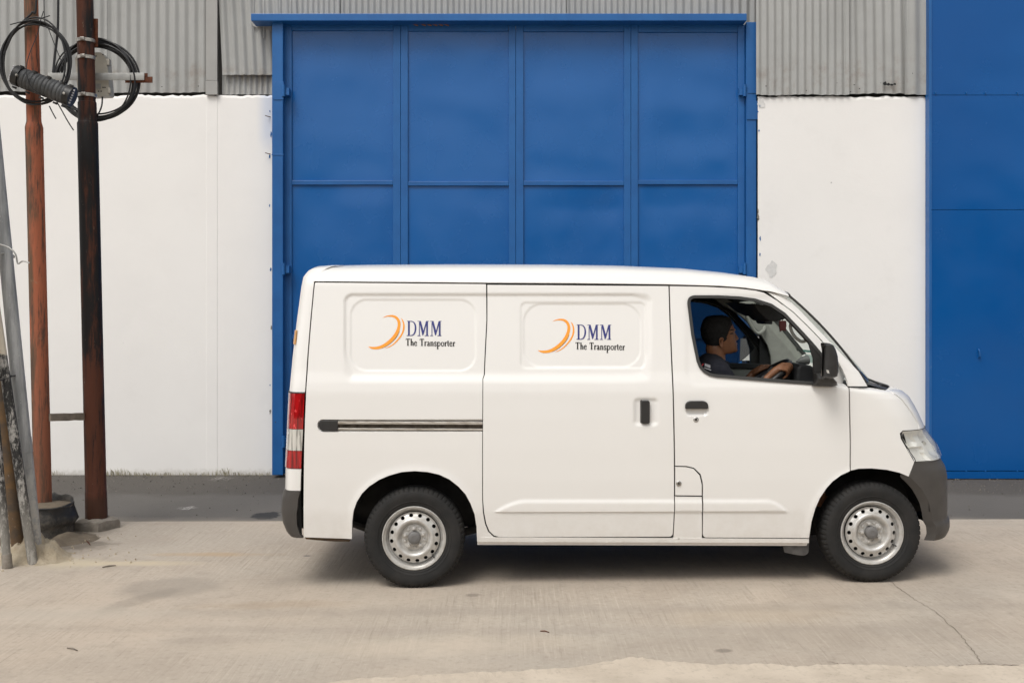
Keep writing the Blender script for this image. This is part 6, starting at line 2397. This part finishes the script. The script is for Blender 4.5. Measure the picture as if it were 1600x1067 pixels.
# --- orange pole standing in a rubber drum
YO = 1.40
o_lo, o_hi = W(67, 775, YO), W(48.5, 0, YO)
ol = pole_line(o_lo, o_hi, 0, 6)
zs = [0.05, 0.6, 1.4, 2.2, W(0, 212, YO).z, W(0, 200, YO).z, W(0, 190, YO).z, 3.6, 4.4, 5.6]
rs = [0.060, 0.060, 0.060, 0.060, 0.0605, 0.061, 0.050, 0.048, 0.046, 0.045]
orange = empty('steel_pole', ol(0.05), 'orange rusty steel pole rising from the black rubber drum', 'pole')
dz_ = []
for i in range(len(zs) - 1):
    dz_ += [zs[i] + (zs[i + 1] - zs[i]) * k / 6 for k in range(6)]
dz_.append(zs[-1])
MB().tube([ol(z) for z in dz_], list(np.interp(dz_, zs, rs)), 24).build('pole_tube', M['orange'], orange)

dc = Vector((o_lo.x + 0.010, YO - 0.02, 0))
drum = empty('rubber_drum', dc, 'black rubber drum filled with soil around the orange pole foot', 'drum')
prof = [(0.205, -0.01), (0.212, 0.03), (0.205, 0.075), (0.215, 0.10), (0.228, 0.125), (0.222, 0.16), (0.212, 0.20), (0.205, 0.235), (0.208, 0.255), (0.200, 0.262), (0.192, 0.250), (0.186, 0.20)]
v, f = [], []
n = 48
for i, (r, h) in enumerate(prof):
    for k in range(n):
        a = 2 * math.pi * k / n
        w_ = 1 + 0.12 * noise.noise(Vector((math.cos(a) * 1.7, math.sin(a) * 1.7, h * 5))) + 0.05 * noise.noise(Vector((math.cos(a) * 6, math.sin(a) * 6, h * 20)))
        dip = (0.14 * max(0.0, noise.noise(Vector((math.cos(a) * 2, math.sin(a) * 2, 5)))) + 0.03 * math.cos(a + 0.8)) * (h / 0.26) ** 2
        v.append((dc.x + r * w_ * math.cos(a), dc.y + r * w_ * math.sin(a), h - dip))
for i in range(len(prof) - 1):
    for k in range(n):
        l = (k + 1) % n
        f.append((i * n + k, i * n + l, (i + 1) * n + l, (i + 1) * n + k))
obj('drum_wall', v, f, M['drum'], drum, angle=50)
v, f = [(dc.x, dc.y, 0.25)], []
for j, r in enumerate((0.06, 0.12, 0.17, 0.205)):
    for k in range(n):
        a = 2 * math.pi * k / n
        v.append((dc.x + r * math.cos(a), dc.y + r * math.sin(a), 0.245 - 0.008 * j + 0.012 * noise.noise(Vector((r * 20 * math.cos(a), r * 20 * math.sin(a), 1)))))
f += [(0, 1 + k, 1 + (k + 1) % n) for k in range(n)]
for j in range(3):
    for k in range(n):
        l = (k + 1) % n
        f.append((1 + j * n + k, 1 + (j + 1) * n + k, 1 + (j + 1) * n + l, 1 + j * n + l))
obj('soil_fill', v, f, M['soil'], drum, angle=60)

v, f = [], []
for j in range(25):
    for i in range(25):
        x, y = (i / 24 - 0.5) * 0.9, (j / 24 - 0.5) * 0.6
        r = math.hypot(x / 0.36, y / 0.27)
        h = 0.06 * max(0.0, 1 - r ** 2) * (0.7 + 0.8 * noise.noise(Vector((x * 9, y * 9, 4)))) + 0.012 * noise.noise(Vector((x * 26, y * 26, 1))) * (r < 1)
        v.append((dc.x + 0.06 + x, dc.y - 0.10 + y, max(-0.004, h) if r < 1 else -0.004))
for j in range(24):
    for i in range(24):
        a = j * 25 + i
        f.append((a, a + 1, a + 26, a + 25))
setp(obj('dirt_pile', v, f, M['soil'], angle=60), 'thin pile of brown dirt around the foot of the rubber drum', 'dirt')

# --- dark pole on a small concrete foot
YK = 1.69
k_lo, k_hi = W(151, 818, YK), W(132.5, 0, YK)
kl = pole_line(k_lo, k_hi, 0, 6)
zz = lambda py: W(0, py, YK).z
zs = [0.02, zz(768), zz(766), zz(500), zz(193), zz(190), zz(160.5), zz(160), 4.4, 5.6]
rs = [0.079, 0.077, 0.075, 0.0735, 0.0735, 0.066, 0.066, 0.061, 0.059, 0.058]
dark = empty('utility_pole', kl(0.0), 'tall black and brown rusty steel pole on a concrete foot', 'pole')
dz_ = []
for i in range(len(zs) - 1):
    dz_ += [zs[i] + (zs[i + 1] - zs[i]) * k / 5 for k in range(5)]
dz_.append(zs[-1])
MB().tube([kl(z) for z in dz_], list(np.interp(dz_, zs, rs)), 28).build('pole_tube', M['darkpole'], dark)
v, f = [], []
n = 14
c0 = kl(0.0)
for i, (r, h) in enumerate(((0.135, -0.01), (0.138, 0.03), (0.128, 0.065), (0.085, 0.075), (0.07, 0.08))):
    for k in range(n):
        a = 2 * math.pi * k / n + 0.2
        w_ = (1 + 0.26 * noise.noise(Vector((math.cos(a) * 2.2, math.sin(a) * 2.2, 2 + h)))) / max(abs(math.cos(a + .3)), abs(math.sin(a + .3))) ** 0.6
        v.append((c0.x + r * w_ * math.cos(a), c0.y + r * w_ * math.sin(a), h + 0.008 * random.uniform(-1, 1)))
for i in range(4):
    for k in range(n):
        l = (k + 1) % n
        f.append((i * n + k, i * n + l, (i + 1) * n + l, (i + 1) * n + k))
obj('concrete_foot', v, f, M['roughcon'], dark, angle=30)
for py in (64.5, 91, 150):
    z = zz(py)
    mb = MB()
    c = kl(z)
    mb.lathe([(0.0615 if py < 120 else 0.067, -0.013), (0.066 if py < 120 else 0.071, -0.012), (0.066 if py < 120 else 0.071, 0.012), (0.0615 if py < 120 else 0.067, 0.013)], tuple(c), 'z', 28)
    mb.box((c.x - 0.01, c.y - 0.083, c.z - 0.012), (c.x + 0.02, c.y - 0.060, c.z + 0.012), 0.002)
    mb.build('steel_band', M['band'], dark)
a, b = W(145, 30, YK + 0.03), W(153.5, 74, YK + 0.03)
mb = MB()
mb.box((a.x, YK + 0.02, b.z), (b.x, YK + 0.03, a.z), 0.002)
mb.build('rust_plate', M['rust'], dark)

# --- crossbar, junction box, coils, closure
a, b = W(75, 114.5, YK + 0.09), W(226, 126, YK + 0.09)
bar_ = empty('cable_bracket', (kl(a.z).x, YK + 0.09, b.z), 'grey flat steel crossbar with a rusted end behind the dark pole', 'bracket')
mb = MB()
mb.box((a.x, YK + 0.085, b.z), (b.x - 0.03, YK + 0.093, a.z), 0.002)
mb.box((W(196, 0, YK).x, YK + 0.080, b.z), (b.x + 0.0, YK + 0.0848, a.z), 0.002)
mb.build('flat_bar', M['galvbar'], bar_)
mb = MB()
mb.box((W(196, 0, YK + .1).x, YK + 0.094, W(0, 130, YK + .1).z), (W(238.5, 0, YK + .1).x, YK + 0.100, W(0, 120.5, YK + .1).z), 0.001)
mb.box((W(222, 0, YK + .1).x, YK + 0.094, W(0, 121, YK + .1).z), (W(231, 0, YK + .1).x, YK + 0.099, W(0, 115, YK + .1).z), 0.001)
mb.build('rusty_lug', M['rust'], bar_)

jb = empty('junction_box', W(147, 151, YK + 0.14), 'beige plastic cable junction box fixed behind the dark pole', 'junction box')
Yj = YK + 0.13
P = [W(x, y, Yj) for x, y in fillet([(117, 90, 4), (126, 83, 5), (160, 82, 6), (167, 96), (171, 140), (172, 150, 4), (122, 152, 4)])]
n = len(P)
mb = MB()
mb.add([tuple(p) for p in P] + [(p.x, p.y + 0.09, p.z) for p in P], [tuple(range(n)), tuple(range(2 * n - 1, n - 1, -1))] + [(i, n + i, n + (i + 1) % n, (i + 1) % n) for i in range(n)])
bx = mb.build('box_shell', M['beigebox'], jb, angle=30)
for (x0, y0, x1, y1) in ((166, 92, 170.5, 102), (168, 137, 172.5, 146)):
    a, b = W(x0, y0, Yj - 0.012), W(x1, y1, Yj - 0.012)
    mb = MB()
    mb.box((a.x, Yj - 0.012, b.z), (b.x, Yj + 0.03, a.z), 0.003)
    mb.build('latch', M['beigebox'], jb)
a, b = W(149, 131, Yj - 0.01), W(157, 139, Yj - 0.01)
mb = MB()
mb.box((a.x, Yj - 0.010, b.z), (b.x, Yj - 0.001, a.z), 0.002)
mb.build('name_plate', M['galvbar'], jb)
for (x, y) in ((161, 137), (164, 137), (154, 143), (158, 143), (150, 88), (161, 86)):
    p = W(x, y, Yj - 0.002)
    mb = MB()
    mb.lathe([(0.0, -0.002), (0.005, -0.001), (0.005, 0.003)], tuple(p), 'y', 8)
    mb.build('screw', M['blackp'], jb)


def coil(name, cx, cy, rx, ry, turns, Y, spread, label, tails=(), rw=0.0075, drift=0.0):
    s = (Y - CAM[1]) / F_PX
    c = W(cx, cy, Y)
    e = empty(name, c - Vector((0, 0, ry * s)), label, 'cable coil', 'coils of spare cable on the poles')
    for k in range(turns):
        fx, fz = 1 + random.uniform(-spread, spread), 1 + random.uniform(-spread, spread)
        ox, oz = random.uniform(-spread, spread) * rx * s * 0.7, random.uniform(-spread, spread) * ry * s * 0.7
        ph = random.random() * 6.28
        dy = random.uniform(-0.022, 0.022)
        pts = []
        for i in range(56):
            a = 2 * math.pi * i / 56
            wob = 1 + 0.025 * math.sin(2 * a + ph) + 0.012 * math.sin(3 * a + 2 * ph)
            pts.append((c.x + ox + rx * s * fx * wob * math.cos(a), Y + dy + 0.012 * math.sin(a + ph), c.z + oz + ry * s * fz * wob * math.sin(a)))
        MB().tube(pts, rw * random.uniform(0.75, 1.1), 8, closed=True).build('cable_turn', M['cable'], e)
    return e


coil('cable_coil', 150, 126, 61, 58, 11, YK + 0.115, 0.09, 'thick coil of black cable hung behind the dark pole')
c1 = coil('cable_coil', 55, 99, 53, 65, 6, YO - 0.085, 0.055, 'thin loop of black cable around the orange pole', rw=0.0065)
# splice closure hung in the left coil
YS = YO - 0.15
A, B = W(27, 119, YS), W(113, 152, YS)
cl = empty('splice_closure', (A + B) / 2 - Vector((0, 0, 0.12)), 'dark grey ribbed plastic cable joint closure hung on the orange pole', 'cable closure')
ax = (B - A).normalized()
L = (B - A).length
pts, rr = [], []
nr = 70
for i in range(nr + 1):
    t = i / nr
    pts.append(A + ax * L * t)
    r = 0.066
    if 0.10 < t < 0.90: r += 0.0045 * (1 if math.sin(t * 2 * math.pi * 15) > -0.45 else -0.35)
    if t < 0.10 or t > 0.90: r = 0.058
    rr.append(r)
MB().tube(pts, rr, 20).build('ribbed_body', M['closure'], cl, angle=50)
up = Vector((0, -1, 0)).cross(ax).normalized()
for t in (0.02, 0.95):
    p = A + ax * L * t
    MB().tube([p - ax * 0.022, p + ax * 0.022], 0.072, 14).build('end_cap', M['blackp'], cl, angle=30)
for t in (0.06, 0.30, 0.55, 0.80, 0.95):
    for s_ in (-1, 1):
        p = A + ax * L * t + up * s_ * 0.072
        m2 = MB()
        m2.tube([p - up * 0.018 - Vector((0, 0.03, 0)), p + up * s_ * 0.004 - Vector((0, 0.03, 0))], 0.017, 8)
        m2.build('clamp', M['blackp'], cl, angle=30)
for t, s_ in ((0.08, 0), (0.93, 0)):
    p = A + ax * L * t - Vector((0, 0.078, 0))
    MB().lathe([(0.0, -0.006), (0.009, -0.005), (0.010, 0.006)], tuple(p), 'y', 10).build('bolt', M['band'], cl)
p = A - ax * 0.024
for k in range(7):
    q = p + up * (0.05 - 0.0165 * k) - Vector((0, 0.03, 0))
    MB().tube([q, q - ax * 0.012], 0.007, 8).build('port', M['white'], cl)
p = B + ax * 0.004
for k in range(6):
    q = p + up * (0.045 - 0.018 * k) - Vector((0, 0.03, 0))
    MB().tube([q, q + ax * 0.010], 0.006, 8).build('port', M['white'], cl)


def wire(name, pts, r, label, cat='cable', mat=None, parent=None):
    o = MB().tube(catmull(pts, 8), r, 8).build(name, mat or M['cable'])
    return setp(o, label, cat)


wire('drop_cable', [W(92, -200, YO), W(91, 0, YO - 0.02), W(90, 50, YO - 0.02), W(86, 85, YO - 0.03), W(83, 114, YO - 0.05)], 0.009, 'thick black cable dropping from above between the two rusty poles')
wire('drop_cable', [W(62, -200, YO - 0.08), W(57, 0, YO - 0.08), W(50, 20, YO - 0.085), W(38, 32, YO - 0.09), W(22, 50, YO - 0.095), W(6, 85, YO - 0.09)], 0.007, 'black cable curving from above into the left coil across the orange pole')
wire('thin_wire', [W(69, -120, YO - 0.10), W(69, 18, YO - 0.10), W(74, 40, YO - 0.10), W(86, 72, YO - 0.10), W(99, 105, YO - 0.10), W(102, 122, YO - 0.11)], 0.003, 'thin grey wire forking down to the right of the orange pole', 'wire')
wire('thin_wire', [W(68, 18, YO - 0.102), W(63, 34, YO - 0.10), W(58, 55, YO - 0.10), W(46, 85, YO - 0.16), W(41, 110, YO - 0.235), W(48, 135, YO - 0.235), W(62, 147, YO - 0.22)], 0.003, 'thin grey wire looped over the ribbed cable closure', 'wire')
wire('tie_wire', [W(16, 39, YO - 0.11), W(40, 33, YO - 0.115), W(60, 30, YO - 0.11), W(78, 25, YO - 0.11)], 0.004, 'short black tie sticking out across the top of the left coil', 'tie')
wire('cable_tail', [W(88, 158, YO - 0.12), W(96, 172, YO - 0.11), W(106, 190, YO - 0.10), W(115, 204, YO - 0.09)], 0.004, 'long loose cable end hanging below the closure beside the dark pole')
wire('cable_tail', [W(77, 166, YO - 0.12), W(82, 176, YO - 0.11), W(87.5, 186, YO - 0.10)], 0.004, 'short loose cable end hanging below the left coil')
wire('box_lead', [W(160, 151, YK + 0.16), W(159, 165, YK + 0.15), W(154, 178, YK + 0.13), W(148, 186, YK + 0.12)], 0.006, 'black lead leaving the bottom of the beige junction box')

# --- wooden spacer between the two rusty poles
Ya, Yb_ = YO, YK
p0, p1 = W(76, 652, YO - 0.01), W(132, 650.5, YK - 0.03)
d_ = (p1 - p0)
d_.z = 0
d_.normalize()
nrm_ = Vector((-d_.y, d_.x, 0))
mb = MB()
sec_ = []
for i in range(7):
    t = i / 6
    c = p0.lerp(p1, t)
    h = 0.026 + 0.003 * noise.noise(Vector((t * 5, 1, 2)))
    sec_.append([c + nrm_ * 0.02 + Vector((0, 0, h)), c - nrm_ * 0.022 + Vector((0, 0, h * 0.95)), c - nrm_ * 0.022 - Vector((0, 0, h)), c + nrm_ * 0.02 - Vector((0, 0, h))])
vv = [tuple(p) for s in sec_ for p in s]
ff = [(4 * i + k, 4 * i + (k + 1) % 4, 4 * i + 4 + (k + 1) % 4, 4 * i + 4 + k) for i in range(6) for k in range(4)] + [(3, 2, 1, 0), (24, 25, 26, 27)]
sp_ = MB().add(vv, ff).build('wooden_spacer', M['wood'], angle=30)
setp(sp_, 'short weathered wooden batten wedged between the orange and dark poles', 'batten')

# --- leaning poles at the far left edge
def lean_pole(name, lo, hi, Ylo, Yhi, r, mat, label, cat='pole'):
    p = pole_line(W(lo[0], lo[1], Ylo), W(hi[0], hi[1], Yhi), 0, 5)
    e = empty(name, p(0.0), label, cat)
    zs_ = np.linspace(0.0, 4.6, 30)
    MB().tube([p(z) for z in zs_], r, 20).build('pole_tube', mat, e)
    return e, p


YP = 0.60
g_e, g_p = lean_pole('galvanised_pole', (54, 850), (9, 400), YP + 0.06, YP + 0.10, 0.043, M['galv'], 'grey galvanised pipe leaning left with white paint marks and a coupling')
c = g_p(W(0, 697, YP).z)
axd = (g_p(1.0) - g_p(0.0)).normalized()
MB().tube([c - axd * 0.05, c - axd * 0.049, c + axd * 0.049, c + axd * 0.05], [0.043, 0.0455, 0.0455, 0.043], 20).build('coupling', M['galv'], g_e)
s_e, s_p = lean_pole('spotted_pole', (47, 850), (7, 580), YP - 0.05, YP - 0.02, 0.030, M['spotted'], 'slim black pole spattered white with a cream top beside the galvanised pipe')
b_e, b_p = lean_pole('brown_pole', (28, 852), (3, 620), YP + 0.08, YP + 0.12, 0.040, M['brown'], 'brown rust speckled pole behind the spotted black pole')
w_e, w_p = lean_pole('white_pole', (11, 878), (0, 745), YP - 0.16, YP - 0.14, 0.026, M['spotted'], 'slim white and black pole at the bottom left corner')
zc_ = 0.085
MB().tube([w_p(0.0), w_p(zc_), w_p(zc_ + .001)], [0.031, 0.030, 0.026], 16).build('pole_socket', M['roughcon'], w_e)


def tie(z, label, tail):
    a, b = g_p(z), s_p(z)
    c = (a + b) / 2
    r = (a - b).length / 2 + 0.055
    d = (a - b).normalized()
    pts = []
    for k in range(33):
        q = 2 * math.pi * k / 32
        pts.append(c + d * r * math.cos(q) + Vector((0, -1, 0)) * 0.062 * math.sin(q) + Vector((0, 0, 0.012 * math.sin(q * 2))))
    mb = MB()
    mb.tube(pts, 0.0045, 6)
    if tail: mb.tube(catmull(tail, 6), 0.005, 6)
    o = mb.build('tie_wire', M['galvbar'] if tail else M['cable'])
    setp(o, label, 'wire')


zt1 = W(0, 398, YP).z
tie(zt1, 'grey twisted binding wire with a bent end round the leaning pipes', [W(0, 382, YP - .04), W(14, 387, YP - .06), W(24, 397, YP - .06), W(27, 410, YP - .05), W(29, 412, YP - .05), W(36, 408, YP - .05), W(46, 411, YP - .05)])
tie(W(0, 590, YP).z, 'dark binding wire round the lower part of the leaning pipes', None)

# --- dry cement heap round the foot of the pipes
hc = G(50, 872)
v, f = [], []
nx = 44
for j in range(nx + 1):
    for i in range(nx + 1):
        x, y = (i / nx - 0.5) * 0.64, (j / nx - 0.5) * 0.56
        r = math.hypot(x / 0.24, y / 0.20)
        h = 0.155 * max(0.0, 1 - r ** 1.5) ** 1.1
        nz_ = noise.noise(Vector((x * 14, y * 14, 3))) * 0.024 + noise.noise(Vector((x * 40, y * 40, 7))) * 0.010
        h = h * (1 + 1.2 * nz_ / 0.05) + nz_ * 0.3 * (r < 1.15)
        v.append((hc.x + x, hc.y + y, max(-0.004, h) if r < 1.2 else -0.004))
for j in range(nx):
    for i in range(nx):
        a = j * (nx + 1) + i
        f.append((a, a + 1, a + nx + 2, a + nx + 1))
heap = obj('cement_heap', v, f, M['heap'], angle=60)
setp(heap, 'small pale heap of dry cement around the foot of the leaning pipes', 'heap')
mb = MB()
for k in range(170):                           # crumbs round the heap and the drum
    a = random.random() * 6.283
    d0 = hc if k < 100 else Vector((dc.x + 0.05, dc.y - 0.15, 0))
    rr_ = (0.22 + 0.35 * random.random() ** 2)
    r = 0.003 + 0.010 * random.random() ** 2.2
    c = Vector((d0.x + rr_ * math.cos(a) * 1.4, d0.y + rr_ * math.sin(a) * 0.8, r * 0.4))
    vv = [c + Vector((math.cos(a + q * 1.571) * r * random.uniform(.6, 1.2), math.sin(a + q * 1.571) * r * random.uniform(.6, 1.2), -r * 0.5)) for q in range(4)] + [c + Vector((0, 0, r * 0.8))]
    mb.add(vv, [(0, 1, 4), (1, 2, 4), (2, 3, 4), (3, 0, 4)])
setp(mb.build('cement_crumbs', M['heap'], smooth=False), 'cement crumbs strewn around the heap and the drum', 'rubble', kind='stuff')
# litter: twigs and a leaf on the concrete
def twig(a, b, r, label, mat='wood'):
    p, q = G(*a), G(*b)
    p.z, q.z = r + ground_z(p.x, p.y), r + ground_z(q.x, q.y)
    m_ = p.lerp(q, 0.5) + Vector((0, 0.006, 0.002))
    o = MB().tube([p, m_, q], [r * 0.7, r, r * 0.6], 6).build('twig', M[mat])
    setp(o, label, 'twig')


twig((160, 887), (181, 884), 0.005, 'short brown twig on the concrete right of the cement heap')
twig((105, 1013), (121, 1017), 0.004, 'pale twig on the concrete at the lower left')
twig((844, 988), (858, 990), 0.003, 'tiny dark twig on the concrete in front of the van', 'rust')
twig((134, 845), (141, 852), 0.004, 'dark twig beside the concrete foot of the dark pole', 'rust')
twig((1093, 1000), (1100, 996), 0.003, 'tiny dark twig on the concrete below the front door', 'rust') if False else None
